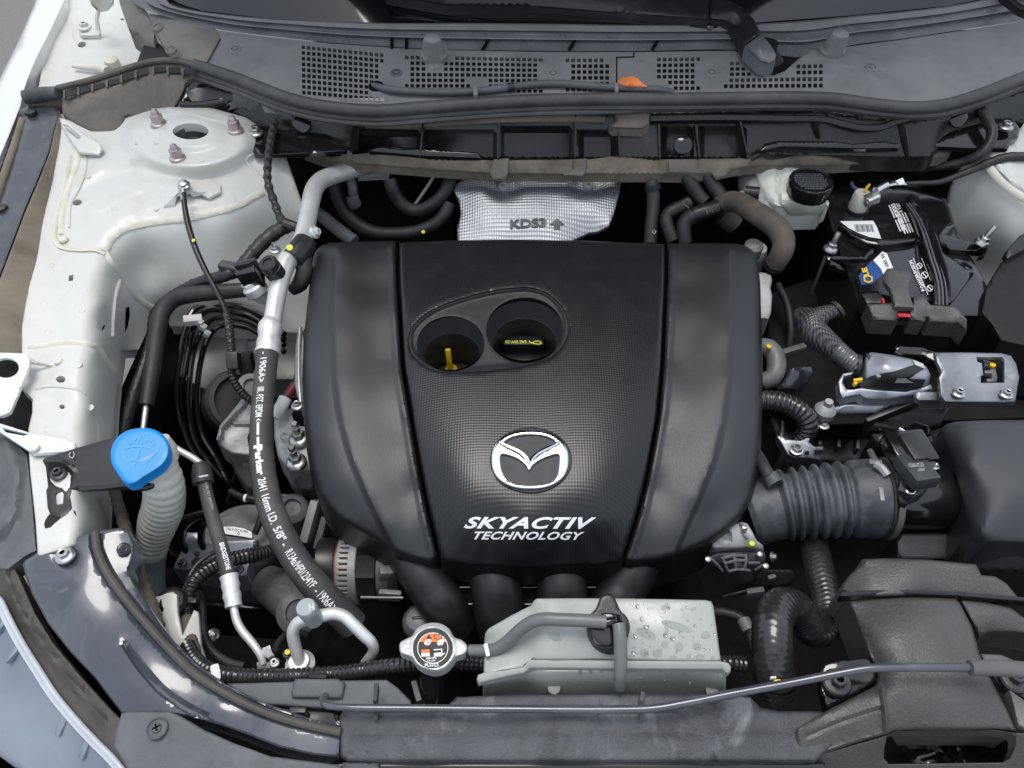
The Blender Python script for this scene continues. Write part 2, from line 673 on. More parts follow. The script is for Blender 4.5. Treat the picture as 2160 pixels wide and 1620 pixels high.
mat('airbox', (.034, .037, .042), .36, grain=(1400, .5), rvar=.08, var=.08)
mat('duct_gloss', (.009, .009, .010), .14, coat=.5)
mat('rubber', (.018, .018, .019), .5, grain=(1100, .2), dust=((.045, .044, .043), 20, .45, .85))
mat('rubber_dusty', (.042, .046, .052), .46, grain=(900, .3), dust=((.12, .135, .155), 30, .44, .76), var=.15)
mat('rubber_brown', (.07, .058, .047), .6, grain=(900, .2), dust=((.15, .125, .10), 22, .45, .8))
mat('hose_print', (.045, .045, .047), .55, grain=(1500, .25), dust=((.11, .095, .08), 16, .45, .8))
mat('hose_grey', (.13, .135, .135), .42, grain=(800, .1), dust=((.19, .18, .17), 25, .5, .85))
mat('tape', (.02, .02, .021), .38, grain=(260, .7), dust=((.05, .048, .045), 30, .5, .8))
mat('tape_brown', (.10, .085, .065), .7, grain=(300, .7), dust=((.17, .14, .10), 30, .4, .8))
mat('corrugated', (.02, .02, .021), .22, coat=.3, dust=((.05, .05, .05), 40, .5, .85))
mat('silver_sleeve', (.16, .16, .165), .28, metal=.6)
mat('aluminium', (.62, .63, .63), .38, metal=.9, grain=(800, .12), dust=((.42, .41, .38), 25, .5, .85), var=.06)
mat('alu_white', (.70, .71, .70), .42, metal=.5, grain=(400, .1), dust=((.45, .43, .38), 25, .52, .85), var=.05)
mat('cast_alu', (.40, .41, .41), .55, metal=.6, grain=(900, .5), dust=((.22, .22, .21), 22, .45, .8), var=.14)
mat('cast_dark', (.16, .165, .165), .55, metal=.4, grain=(700, .5), dust=((.08, .08, .08), 30, .45, .75), var=.2)
mat('zinc', (.52, .53, .52), .3, metal=.95, grain=(500, .15), dust=((.30, .30, .27), 50, .5, .85), var=.1)
mat('zinc_pink', (.48, .42, .43), .4, metal=.7, grain=(500, .15), var=.1)
mat('dark_bolt', (.07, .07, .072), .35, metal=.7, grain=(500, .2), dust=((.16, .15, .14), 60, .5, .8))
mat('chrome', (.86, .87, .88), .05, metal=1.0, var=.01)
mat('steel_bright', (.68, .69, .69), .2, metal=1.0, dust=((.5, .49, .46), 40, .5, .85), var=.05)
mat('terminal_white', (.62, .61, .55), .4, metal=.3, dust=((.45, .42, .34), 60, .45, .8))
mat('emblem_field', (.03, .032, .035), .42, grain=(2000, .4))
mat('print_white', (.80, .81, .82), .5, var=.02)
mat('print_grey', (.42, .43, .43), .6, var=.05)
mat('print_faint', (.10, .10, .102), .55)
mat('print_black', (.02, .02, .02), .6)
mat('print_yellow', (.62, .66, .05), .5)
mat('yellow', (.80, .52, .012), .38, var=.04, dust=((.30, .18, .02), 60, .62, .85))
mat('blue_cap', (.006, .24, .68), .34, var=.05, grain=(1100, .12), dust=((.03, .26, .6), 22, .5, .9))
mat('blue_catchlight', (.05, .34, .88), .35, var=.03)  # lighter blue puts light caught by the raised symbol into its colour
mat('orange', (.80, .16, .03), .5, var=.05)
mat('red', (.55, .02, .03), .4, var=.08)
mat('maroon', (.13, .012, .018), .5)
mat('navy', (.012, .07, .26), .4)
mat('violet', (.16, .10, .30), .5)
mat('sky_wire', (.05, .22, .6), .4)
mat('copper', (.22, .055, .025), .45, metal=.6, grain=(900, .4), var=.4)
mat('reservoir', (.38, .395, .37), .28, sss=.2, grain=(700, .05), dust=((.32, .34, .32), 30, .42, .85), var=.04)
mat('coolant_mark', (.28, .31, .275), .15, sss=.15, var=.06)
mat('brake_bottle', (.70, .72, .64), .35, sss=.25, var=.03)
mat('neck', (.52, .53, .48), .5, sss=.25, grain=(600, .1), dust=((.36, .34, .28), 20, .45, .85), var=.06)
mat('neck_low', (.20, .24, .24), .45, var=.1)
mat('white_plastic', (.74, .75, .74), .4, var=.02)
mat('foam', (.11, .11, .11), .9, grain=(1500, .5))
mat('leaf_orange', (.75, .22, .06), .6, var=.3, grain=(900, .4))
mat('glass_lamp', (.60, .64, .70), .08, trans=.25, coat=.6, var=.03)
mat('lamp_edge', (.46, .49, .53), .16, coat=.6, var=.1, grain=(500, .5))
mat('droplet', (.9, .93, .92), .02, trans=1.0, var=.0)
mat('cap_grey', (.30, .33, .34), .42, var=.04)
mat('lamp_body', (.20, .23, .29), .22, coat=.5, var=.06)
mat('gap_rubber', (.05, .047, .043), .6, grain=(700, .3), dust=((.10, .092, .08), 14, .4, .8))
mat('ecu_alu', (.36, .38, .42), .38, metal=.6, grain=(900, .15), var=.06)
mat('bracket_grey', (.22, .23, .245), .32, metal=.7, dust=((.30, .33, .36), 16, .45, .8), var=.08)
mat('windshield', (.004, .005, .006), .04, coat=.5, spec=.6)
mat('hood_pad', (.007, .007, .0075), .95, grain=(400, .5), spec=.1)

def _sep(t, v):
    s = t.nodes.new('ShaderNodeSeparateXYZ')
    t.links.new(v, s.inputs[0])
    return s.outputs

def _m(t, op, a, b=None):
    n = t.nodes.new('ShaderNodeMath')
    n.operation = op
    for i, q in enumerate((a, b)):
        if q is None:
            continue
        if isinstance(q, (int, float)):
            n.inputs[i].default_value = q
        else:
            t.links.new(q, n.inputs[i])
    return n.outputs[0]

def lattice(name, col, rough, pitch, strength, metal=0.0, coat=0.0, var=.05, col2=None, squash=1.0):
    """raised dots on a diagonal lattice: fine moulded or embossed relief"""
    m, t, b, co = _new(name)
    x, y, z = _sep(t, co)
    k = 2 * math.pi / pitch
    yy = _m(t, 'ADD', _m(t, 'MULTIPLY', y, 1.0), _m(t, 'MULTIPLY', z, -.55))
    h = _m(t, 'MULTIPLY', _m(t, 'SINE', _m(t, 'MULTIPLY', _m(t, 'ADD', x, yy), k * .5)),
           _m(t, 'SINE', _m(t, 'MULTIPLY', _m(t, 'SUBTRACT', x, yy), k * .5 * squash)))
    h = _m(t, 'ADD', _m(t, 'MULTIPLY', h, .5), .5)
    c = _mix(t, _ramp(t, h, .15, .9), tuple(col2 or col), tuple(col))
    b.inputs['Metallic'].default_value = metal
    b.inputs['Coat Weight'].default_value = coat
    t.links.new(c, b.inputs['Base Color'])
    t.links.new(_ramp(t, _noise(t, co, 30, 4), .3, .7, rough * .85, rough * 1.15), b.inputs['Roughness'])
    _bump(t, b, h, strength, .0006)
    return m

lattice('cover_weave', (.013, .0145, .017), .33, .0028, .26, col2=(.006, .0065, .0075))
lattice('heat_foil', (.42, .435, .455), .42, .0036, .7, metal=.7, col2=(.24, .255, .275))
lattice('braid', (.10, .10, .105), .35, .0034, .9, metal=.3, col2=(.012, .012, .013))

def asphalt():
    m, t, b, co = _new('asphalt')
    n = _noise(t, co, 90, 6, .7)
    v = t.nodes.new('ShaderNodeTexVoronoi')
    v.inputs['Scale'].default_value = 120
    t.links.new(co, v.inputs['Vector'])
    c = _mix(t, _ramp(t, n, .3, .7), (.10, .10, .10), (.24, .235, .23))
    c = _mix(t, _ramp(t, v.outputs['Distance'], .0, .5), c, (.16, .155, .15))
    t.links.new(c, b.inputs['Base Color'])
    b.inputs['Roughness'].default_value = .9
    _bump(t, b, v.outputs['Distance'], .6, .004)
asphalt()
# ================================================================== SETTING
g = MB().add([(-30, -30, -.86), (30, -30, -.86), (30, 30, -.86), (-30, 30, -.86)], [(0, 1, 2, 3)])
o = solo('ground', 'grey asphalt ground beside the car', None, g, 'asphalt', kind='structure', smooth=False)
# dark well of the engine bay: floor and the dark firewall behind the engine
wl = MB()
x0, x1, ya, yb, zt, zb = -.66, .85, -.42, .50, -.10, -.46
wl.add([(x0, ya, zb), (x1, ya, zb), (x1, yb, zb), (x0, yb, zb)], [(0, 1, 2, 3)])
solo('engine_bay_floor', 'dark undertray at the bottom of the engine bay', None, wl, 'deep_black', kind='structure', smooth=False)
wl = MB()
wl.add([(x0, ya, zb + .002), (x1, ya, zb + .002), (x1, ya, zt), (x0, ya, zt)], [(0, 3, 2, 1)])
wl.add([(x0, yb, zb + .002), (x1, yb, zb + .002), (x1, yb, .02), (x0, yb, .02)], [(0, 1, 2, 3)])
xl, xr = -.478, .80
wl.add([(xl, ya, zb + .002), (xl, .30, zb + .002), (xl, .30, -.075), (xl, ya, -.075)], [(0, 1, 2, 3)])
wl.add([(xr, ya, zb + .002), (xr, yb, zb + .002), (xr, yb, -.06), (xr, ya, -.06)], [(0, 1, 2, 3)])
solo('firewall', 'dark walls closing the engine bay on all sides', None, wl, 'deep_black', kind='structure', smooth=False)

# ------------------------------------------------------------------ raised hood above the bay
hd = root('hood', 'raised white hood with dark insulation pad above the bay', 'hood', Vector((0, .86, .20)))
hdir = Vector((0, -math.cos(math.radians(60)), math.sin(math.radians(60))))
hn = Vector((0, -math.sin(math.radians(60)), -math.cos(math.radians(60))))
b = Vector((.10, .98, .26))
part('outer_panel', box3(MB(), b + hdir * .52 - hn * .03, Vector((.74, 0, 0)), hdir * .52, hn * .006, .004), 'fender_white', hd)
part('insulation_pad', box3(MB(), b + hdir * .52 - hn * .014, Vector((.71, 0, 0)), hdir * .50, hn * .008, .004), 'hood_pad', hd)

# ================================================================== LEFT BODY SIDE
def ridge(line, w, h):
    L = np.array([q[:2] for q in line], float)
    def f(x, y):
        q = np.stack([np.atleast_1d(x), np.atleast_1d(y)], -1)
        d = np.full(len(q), 1e9)
        for i in range(len(L) - 1):
            a, bb = L[i], L[i + 1]
            ab = bb - a
            t = np.clip(((q - a) @ ab) / (ab @ ab), 0, 1)
            d = np.minimum(d, np.linalg.norm(q - a - t[:, None] * ab, axis=1))
        u = np.clip(d / w, 0, 1)
        return h * (1 - u * u * (3 - 2 * u))
    return f

def dome(cx, cy, rx, ry, h, soft=.35):
    def f(x, y):
        d = np.sqrt(((x - cx) / rx) ** 2 + ((y - cy) / ry) ** 2)
        u = np.clip((d - (1 - soft)) / (2 * soft), 0, 1)
        return h * (1 - u * u * (3 - 2 * u))
    return f

def fsum(*fs):
    return lambda x, y: sum(f(x, y) for f in fs)

apron = root('fender_apron', 'white painted inner fender apron with strut tower and sealed seams', 'body panel', (200, 500, 1))
AO = [(128, 250, 5), (200, 262, 5.5), (270, 245, 6), (330, 226, 6.2), (440, 226, 6.3), (520, 248, 6), (549, 266, 5.5), (555, 322, 5),
      (604, 332, 3.5), (628, 400, 1), (642, 440, -1), (654, 520, -6), (658, 640, -10.5), (650, 705, -13), (560, 704, -13), (470, 700, -13),
      (400, 694, -12.5), (345, 690, -11.5), (300, 740, -9.5), (258, 742, -6.5), (250, 800, -6), (244, 860, -6), (239, 940, -6), (238, 1000, -6),
      (228, 1050, -6), (226, 1128, -6), (200, 1142, -3), (165, 1150, 0.4), (80, 1175, 0.5), (75, 1100, .8), (64, 1000, 1), (60, 940, 1), (60, 905, 1), (68, 870, 1),
      (68, 842, 1), (46, 822, 1.2), (46, 750, 1.2), (45, 690, 1.5), (60, 600, 1.8), (85, 480, 2.5), (110, 380, 3.5)]
AC = [(232, 500, 2.7), (222, 560, 1.4), (212, 640, 1.25), (202, 740, 1.1), (184, 815, 1), (178, 860, 1), (178, 940, .9), (172, 1020, .9), (170, 1105, .8),
      (150, 600, 1.6), (130, 700, 1.4), (120, 850, 1.1), (110, 950, 1), (120, 1080, .8), (160, 560, 1.8),
      (245, 484, 3.1), (280, 468, 3.5), (400, 452, 3.6), (480, 432, 3.5), (556, 394, 3.1),
      (248, 510, 2.0), (290, 494, 2.2), (405, 476, 2.4), (490, 455, 2.3), (575, 420, 1.4),
      (300, 560, -2.2), (400, 560, -2.6), (500, 540, -2.6), (590, 500, -3.4), (330, 620, -6.0), (450, 630, -7.0), (560, 620, -7.8),
      (255, 590, -2.0), (285, 640, -6.0), (262, 680, -5.5), (235, 640, -1.5), (228, 720, -1.8), (222, 800, -2), (212, 880, -2.4), (205, 1000, -2.4), (200, 1090, -2.4),
      (200, 330, 4.5), (180, 430, 3.5), (150, 490, 2.4), (300, 420, 4.1), (450, 400, 4.2), (250, 390, 4.1), (540, 360, 4.0), (150, 330, 4.2)]
Ao_zf = surf(AO, AC, 3e-4)
pleat = fsum(ridge([(165, 378), (215, 350), (275, 335)], 20, .34), ridge([(170, 410), (225, 385), (285, 362)], 20, -.28), ridge([(190, 448), (240, 418), (300, 392), (340, 388)], 20, .3), ridge([(262, 470), (320, 446), (420, 436), (500, 416)], 12, -.12),
             ridge([(140, 640), (90, 655)], 28, .12), dome(131, 862, 45, 32, -.18), ridge([(60, 772), (150, 782)], 9, -.15))
sd_ = dome(402, 292, 134, 70, 1.7, .22)
cup = dome(402, 280, 70, 36, .5, .3)
AR = fsum(pleat, sd_, cup)
def apron_z(x, y):
    return Ao_zf(x, y) + AR(np.atleast_1d(float(x)), np.atleast_1d(float(y)))
aholes = [ellipse(402, 277, 38, 17, 24), ellipse(163, 427, 10, 6.5, 12, -.2), [(145, 581), (155, 579), (154, 592), (144, 593)],
          ellipse(214, 683, 8, 14, 14), [(258, 635), (266, 632), (273, 648), (274, 665), (270, 688), (264, 702), (258, 698), (256, 670)],
          ellipse(128, 800, 10, 7.5, 12), ellipse(131, 858, 6, 5, 10)]
part('panel', sheet(AO, holes=aholes, zf=Ao_zf, relief=AR, th=1.2, res=7, rnd=5, rz=.3, bstep=8,
     extra=[q for k in (.76, .80, .84, .88, .92, .96, 1, 1.04, 1.08, 1.12, 1.16, 1.22, 1.26) for q in ellipse(402, 292, 134 * k, 70 * k, 90)]
     + [q for k in (.62, .7, .8, .9, 1, 1.1, 1.2, 1.3, 1.4) for q in ellipse(402, 280, 70 * k, 36 * k, 60)]
     + lines([(165, 378), (215, 350), (275, 335)], (-12, -6, 0, 6, 12), 7) + lines([(190, 448), (240, 418), (300, 392), (340, 388)], (-12, -6, 0, 6, 12), 7) + lines([(170, 410), (225, 385), (285, 362)], (-7, 0, 7), 7)), 'white_paint', apron)
# spring-top cup seen through the tower opening
c0 = P(402, 277, 8.1)
s = U(402, 277, 8)
mb = lathe(MB(), c0, (0, 0, 1), [(s * 37, -.006), (s * 36, -.028), (s * 30, -.036), (s * 14, -.038), (s * 14, -.02), (s * 10, -.018)], 28, cap=False)
part('strut_cup', mb, 'cast_dark', apron)
part('strut_nut', hexp(MB(), c0, (0, 0, 1), s * 13, -.022, -.011), 'black_satin', apron)
for q in aholes[1:]:
    cx, cy = np.mean([a[0] for a in q]), np.mean([a[1] for a in q])
    big = [(cx + (a[0] - cx) * 1.5 + math.copysign(3, a[0] - cx), cy + (a[1] - cy) * 1.4 + 4, 0) for a in q]
    part('hole_backing', sheet(big, zf=lambda x, y: Ao_zf(x, y) + AR(np.atleast_1d(x), np.atleast_1d(y)) - .9, th=.05, res=6), 'gap_black', apron)
def bead(pts, r=6, flat=.45, name='seam_bead'):
    q = [(x, y, float(apron_z(x, y)[0]) + .02) for x, y in [a[:2] for a in curve2(pts, False, 14)]]
    return part(name, tube(q, r, seg=8, step=14, flat=flat, rf=wrapf(pts[0][0], .07)), 'sealant', apron)
bead([(168, 318), (165, 345), (150, 385), (140, 420), (132, 455), (131, 495)], 7)
bead([(150, 330), (138, 400), (122, 460), (116, 500), (128, 520), (160, 527), (205, 528), (222, 535)], 7)
bead([(220, 530), (238, 500), (262, 484), (300, 473), (350, 466), (400, 460), (450, 449), (500, 434), (555, 404)], 8)
bead([(222, 533), (236, 558), (255, 585), (275, 615), (300, 638), (330, 652)], 7)
bead([(252, 590), (243, 620), (238, 660), (236, 710)], 5)
bead([(60, 734), (100, 730), (140, 724), (180, 728), (205, 735), (222, 760), (240, 785)], 8)
for x, y in ((185, 372), (290, 300), (345, 330), (425, 338), (470, 318), (330, 300), (108, 560), (92, 640), (172, 655), (100, 700), (165, 770), (190, 860), (100, 905), (150, 1010), (120, 1120), (240, 440), (330, 440)):
    part('spot_weld', lathe(MB(), P(x, y, float(apron_z(x, y)[0])), (0, -.1, 1), [(.0042, -.001), (.0040, .0004), (.0030, .0005), (.0026, .0001)], 14), 'white_paint', apron)
for pts in ([(178, 315), (182, 350), (168, 395), (150, 430), (146, 480)], [(560, 318), (520, 335), (548, 372), (566, 392)], [(75, 820), (110, 815), (165, 822), (180, 830)], [(352, 232), (420, 246), (470, 258), (520, 262)]):
    q = [(x, y, float(apron_z(x, y)[0]) + .05) for x, y in [a[:2] for a in curve2(pts, False, 10)]]
    part('sheet_edge', tube(q, 2.6, seg=8, step=10, flat=.8), 'white_paint', apron)
part('spot_plug', lathe(MB(), P(133, 504, 2.5), (0, 0, 1), [(.006, -.002), (.0055, .001), (.003, .0025)], 14), 'sealant', apron)
for i, (x, y) in enumerate([(335, 262), (497, 276), (375, 334)]):
    z = float(apron_z(x, y)[0])
    c = P(x, y, z)
    s = U(x, y, z)
    mb = lathe(MB(), c, (0, 0, 1), [(s * 17.5, -.001), (s * 16.5, s * 4), (s * 13, s * 6)], 20)
    hexp(mb, c, (0, 0, 1), s * 12.5, s * 4, s * 24)
    lathe(mb, c, (0, 0, 1), [(s * 8, s * 22), (s * 7, s * 30), (s * 4, s * 34)], 14)
    part('tower_nut', mb, 'zinc_pink', apron)
# ground strap bracket welded on the tower
zf = lambda x, y: apron_z(x, y)
mb = sheet([(338, 384, 4.6), (368, 374, 5.0), (378, 380, 5.3), (398, 384, 5.4), (440, 376, 5), (464, 388, 4.9), (465, 405, 4.7), (440, 418, 4.5), (425, 408, 5.2), (405, 412, 5.0),
            (400, 405, 5.6), (372, 412, 5.4), (368, 432, 4.4), (345, 436, 4.2), (336, 415, 4.4)], [(388, 392, 6.0)], th=.25, res=12, rnd=3)
part('strap_bracket', mb, 'white_paint', apron)
# slotted tab near the gutter
mb = sheet([(125, 248, 6.4), (137, 252, 6.6), (180, 285, 6.4), (210, 302, 5.9), (216, 312, 5.7), (208, 325, 5.3), (168, 322, 5.3), (160, 312, 5.4), (130, 268, 6.0)], th=.25, res=10, rnd=2,
           holes=[[(133, 262), (143, 264), (170, 287), (170, 293), (162, 292), (138, 274)]])
part('slotted_tab', mb, 'white_paint', apron)

# frame rail below the tower
rail = root('frame_rail', 'pale painted frame rail plate low between brake lines and engine', 'body panel', (480, 780, -18))
mb = sheet([(330, 640, -14), (440, 660, -14.5), (540, 690, -15), (640, 700, -16), (640, 800, -20), (560, 800, -19), (520, 850, -19), (470, 842, -18.5), (420, 815, -18.5), (340, 780, -18.5), (290, 745, -17)],
           [(430, 700, -15.5), (430, 730, -17.2)], th=4, res=16, rnd=4)
part('panel', mb, 'white_paint', rail)
part('weld_washer', lathe(MB(), P(540, 725, -14.8), (0, -.3, 1), [(.016, -.001), (.0155, .002), (.012, .0028), (.0118, .001), (.006, .002)], 24), 'cast_alu', rail)

# fender edge outside, gutter trim
fen = root('fender', 'glossy white outer fender edge next to the gutter trim', 'fender', (60, 150, 4))
part('panel', sheet([(140, -60, 8), (138, 0, 7.4), (110, 60, 6.9), (75, 130, 6.4), (58, 170, 6.1), (50, 195, 6), (44, 225, 5.6), (20, 285, 5), (-20, 380, 4.2), (-60, 470, 3.5),
                     (-140, 480, -4), (-140, 330, -3), (-40, 240, 2.5), (0, 165, 3.6), (40, 85, 4.6), (72, 10, 5.4), (90, -60, 6)],
                    [(60, 100, 6.2), (100, 10, 7.0), (20, 220, 5.2)], th=3, res=14, rnd=8), 'fender_white', fen)
gut = root('gutter_trim', 'dusty dark gutter strip between outer fender and white apron', 'trim', (60, 400, 4))
part('strip', sheet([(42, 232, 5.4), (58, 222, 5.4), (122, 226, 5.6), (124, 240, 5.5), (104, 320, 4.9), (78, 385, 4.6), (52, 445, 4.3), (22, 525, 3.9), (-10, 610, 3.6), (-60, 700, 3.3), (-60, 520, 3.0), (0, 345, 4.2)],
                    [(60, 330, 4.6), (10, 430, 3.9)], relief=ridge([(45, 250), (0, 400), (-40, 520)], 16, -.6), th=.6, res=9, rnd=4), 'gutter_black', gut)
part('side_wall', sheet([(125, 232, 5.4), (140, 296, 4.0), (132, 340, 3.4), (108, 440, 2.4), (84, 560, 1.6), (62, 660, 1.2), (46, 745, .9), (-60, 760, 1.6), (-60, 704, 3.2), (-9, 613, 3.5), (23, 528, 3.8), (53, 448, 4.2), (79, 388, 4.5), (105, 322, 4.8)],
                       th=.4, res=11, rnd=2), 'gutter_brown', gut)
part('groove', tube([(48, 250, 5.0), (32, 300, 4.6), (8, 370, 4.1), (-12, 430, 3.6)], 7, seg=8, flat=.4), 'gutter_brown', gut)
part('clip', lathe(MB(), P(64, 238, 5.6), (0, 0, 1), [(.009, -.001), (.0085, .003), (.004, .0045)], 16), 'black_satin', gut)
part('clip', lathe(MB(), P(4, 440, 3.9), (0, 0, 1), [(.008, -.001), (.0075, .003), (.004, .0045)], 16), 'black_satin', gut)

# hinge area behind the rail
hp = root('hinge_pillar', 'white sheet metal ledge around the hood hinge foot', 'body panel', (190, 100, 4))
part('panel', sheet(A(1, [(400, -60, 6), (330, 280, 5), (290, 420, 4.6), (260, 620, 4), (760, 600, 4), (860, 520, 4), (940, 440, 4.4), (980, 290, 4.8), (880, 200, 5.2), (800, -60, 6.4)]),
                    A(1, [(560, 360, 4.2), (640, 180, 4.6)]), relief=fsum(ridge(A(1, [(500, 120), (470, 350)]), 14, .4), ridge(A(1, [(480, 340), (850, 350)]), 10, .25)), th=3, res=11, rnd=3,
                    holes=[ellipse(173, 94, 9, 6, 12, -.3), ellipse(258, 41, 4, 2.5, 8)]), 'white_paint', hp)
part('hole_backing', MB().add([P(x, y, 2.0) for x, y in ((150, 85), (270, 30), (280, 60), (190, 125))], [(0, 3, 2, 1)]), 'gap_black', hp, smooth=False)
part('hinge_arm', sheet(A(1, [(600, -60, 13), (620, 20, 11), (660, 60, 9), (645, 120, 7.5), (660, 200, 5.8), (560, 235, 5.4), (545, 215, 5.4), (600, 245, 5.2), (680, 240, 5.2), (690, 215, 5.6), (670, 120, 8), (680, 70, 9.2), (740, 60, 10), (770, 20, 11.5), (780, -60, 13)])[:3]
                        + A(1, [(645, 120, 7.5), (655, 205, 5.6), (560, 205, 5.4), (535, 225, 5.2), (560, 245, 5.1), (675, 245, 5.1), (688, 225, 5.4), (668, 120, 8), (680, 68, 9.2), (735, 55, 10.2), (770, 15, 11.5), (775, -60, 13)]), th=.4, res=8, rnd=2), 'white_paint', hp)
part('hinge_bolt', bolt(*A(1, [(580, 190)])[0], 5.6, 14), 'white_paint', hp)
q = A(1, [(500, 450, 4.9), (600, 462, 4.9), (700, 470, 5.0), (740, 490, 5.1)])
part('drain_stub', tube(q, [5, 6, 9, 10], seg=12), 'sealant', hp)
part('drain_stub', lathe(MB(), P(*A(1, [(762, 420)])[0], 5.0), (.1, -.2, 1), [(.011, -.02), (.012, -.002), (.010, .004), (.006, .006)], 16), 'sealant', hp)

# ================================================================== COWL AND WINDSHIELD
ws = root('windshield', 'dark windshield glass above the grey cowl', 'windshield', (1100, 20, 15))
part('glass', sheet([(340, -90, 20), (352, 2, 14.6), (420, 22, 14.4), (560, 38, 14.2), (700, 46, 14.1), (830, 48, 14.1), (1000, 48, 14.1), (1330, 52, 14.0), (1560, 50, 14.1), (1800, 32, 14.4), (2000, 12, 14.8), (2260, -40, 16), (2260, -90, 19), (1100, -90, 18.5)],
                    th=.5, res=40), 'windshield', ws)

CO = [(440, 62, 13.0), (560, 77, 12.8), (700, 92, 12.6), (830, 101, 12.5), (900, 105, 12.4), (1120, 109, 12.4), (1330, 110, 12.4), (1550, 107, 12.4), (1575, 118, 12.2), (1592, 138, 12.0), (1612, 155, 11.9),
      (1632, 159, 11.9), (1655, 150, 12.0), (1680, 128, 12.2), (1712, 106, 12.4), (1790, 98, 12.5), (1900, 84, 12.7), (2060, 60, 13), (2200, 38, 13.3), (2230, 140, 11.4), (2160, 158, 11.2),
      (2050, 200, 10.8), (1950, 216, 10.7), (1850, 212, 10.7), (1740, 200, 10.8), (1600, 198, 10.9), (1400, 200, 10.9), (1200, 203, 10.9), (1000, 212, 10.8), (800, 226, 10.7), (720, 220, 10.7),
      (640, 206, 10.8), (560, 180, 11.0), (470, 150, 11.3), (432, 138, 11.4), (466, 84, 12.4), (455, 66, 12.8)]
co_zf = surf(CO, [(1100, 160, 11.6), (600, 130, 11.9), (1900, 140, 11.8)], 5e-4)
# ---- five patches of square holes, each a real grid
def patch(k, TL, TR, BL, BR, nc, nr, mask):
    TL, TR, BL, BR = [np.array(a) for a in A(k, [TL, TR, BL, BR])]
    f = lambda u, v: (TL * (1 - u) + TR * u) * (1 - v) + (BL * (1 - u) + BR * u) * v
    open_ = set()
    us = [0.0]
    vs_ = [0.0]
    for i in range(nc):
        us += [(i + .17) / nc, (i + .83) / nc]
    us.append(1.0)
    for j in range(nr):
        vs_ += [(j + .19) / nr, (j + .82) / nr]
    vs_.append(1.0)
    mb = MB()
    V, ids = [], {}
    def vid(i, j, dz):
        if (i, j, dz) not in ids:
            p = f(us[i], vs_[j])
            ids[(i, j, dz)] = len(V)
            V.append(P(p[0], p[1], float(co_zf(p[0], p[1])[0]) + dz))
        return ids[(i, j, dz)]
    F = []
    for i in range(len(us) - 1):
        for j in range(len(vs_) - 1):
            if i % 2 == 1 and j % 2 == 1 and mask((i - 1) // 2, (j - 1) // 2):
                for (a, b) in (((i, j), (i + 1, j)), ((i + 1, j), (i + 1, j + 1)), ((i + 1, j + 1), (i, j + 1)), ((i, j + 1), (i, j))):
                    F.append((vid(*a, 0), vid(*b, 0), vid(*b, -.25), vid(*a, -.25)))
                continue
            F.append((vid(i, j, 0), vid(i, j + 1, 0), vid(i + 1, j + 1, 0), vid(i + 1, j, 0)))
    mb.add(V, F)
    loop = [tuple(f(u, 0)) for u in us] + [tuple(f(1, v)) for v in vs_[1:]] + [tuple(f(u, 1)) for u in reversed(us[:-1])] + [tuple(f(0, v)) for v in reversed(vs_[1:-1])]
    return mb, loop
p1 = patch(2, (240, 302), (812, 360), (245, 650), (815, 700), 16, 9, lambda i, j: not ((1 < j < 6 and i == 15) or (5 < j < 8 and i > 12)))
p2 = patch(2, (946, 372), (1900, 392), (946, 645), (1900, 640), 25, 7,
           lambda i, j: [i < 3 or i > 8, 0 < i < 4 or 6 < i < 24, 0 < i < 4 or 6 < i < 24, 0 < i < 24, 0 < i < 11 or 14 < i < 24, i < 12 or i > 14, i < 8 or i > 19][j])
p3 = patch(3, (231, 392), (540, 392), (231, 632), (540, 632), 8, 6, lambda i, j: [i < 7, i > 0, i > 0, i > 0, i > 0, i < 5][j])
p4 = patch(3, (855, 388), (1162, 384), (855, 622), (1162, 622), 8, 6, lambda i, j: [True, i < 7, i < 7, i < 7, 1 < i < 7, i > 2][j])
p5 = patch(3, (1312, 528), (2000, 518), (1312, 610), (2000, 606), 18, 2, lambda i, j: j == 1 or i > 0)
p6 = patch(3, (1354, 416), (1510, 414), (1354, 526), (1510, 525), 4, 3, lambda i, j: i <= j + 1)
p7 = patch(3, (1808, 434), (2000, 430), (1808, 516), (2000, 514), 5, 2, lambda i, j: True)
cw = root('cowl_grille', 'grey plastic cowl panel with patches of small square holes', 'cowl panel', (1100, 160, 10))
seam = [(1298, 111), (1336, 111), (1336, 119), (1301, 120), (1300, 186), (1297, 186)]
part('panel', sheet(CO, holes=[p1[1], p2[1], p3[1], p4[1], p5[1], p6[1], p7[1]], zf=co_zf, th=1.0, res=13, rnd=3, bstep=10, relief=ridge([(1900, 120), (1850, 190)], 14, .06)), 'cowl_grey', cw)
for pm in (p1, p2, p3, p4, p5, p6, p7):
    part('grille', pm[0], 'cowl_grey', cw, smooth=False)
part('joint', stroke_px([(1337, 112), (1337, 120), (1301, 121), (1301, 186)], 3, co_zf, .02), 'gap_black', cw)
part('cavity', MB().add([P(x, y, z) for x, y, z in ((500, 90, 7), (2200, 60, 7), (2200, 190, 6), (500, 210, 6))], [(0, 3, 2, 1)]), 'gap_black', cw, smooth=False)
for i, (x, y) in enumerate([(497, 105), (836, 155), (1166, 157), (1500, 155), (1838, 143)]):
    z = float(co_zf(x, y)[0])
    mb = lathe(MB(), P(x, y, z), (0, -.25, 1), [(.0085, -.002), (.0082, .0015), (.006, .002), (.0058, .0005), (.0035, .0008), (.003, .003), (.001, .0034)], 18)
    part('clip', mb, 'cowl_grey' if i != 1 else 'plate_grey', cw)
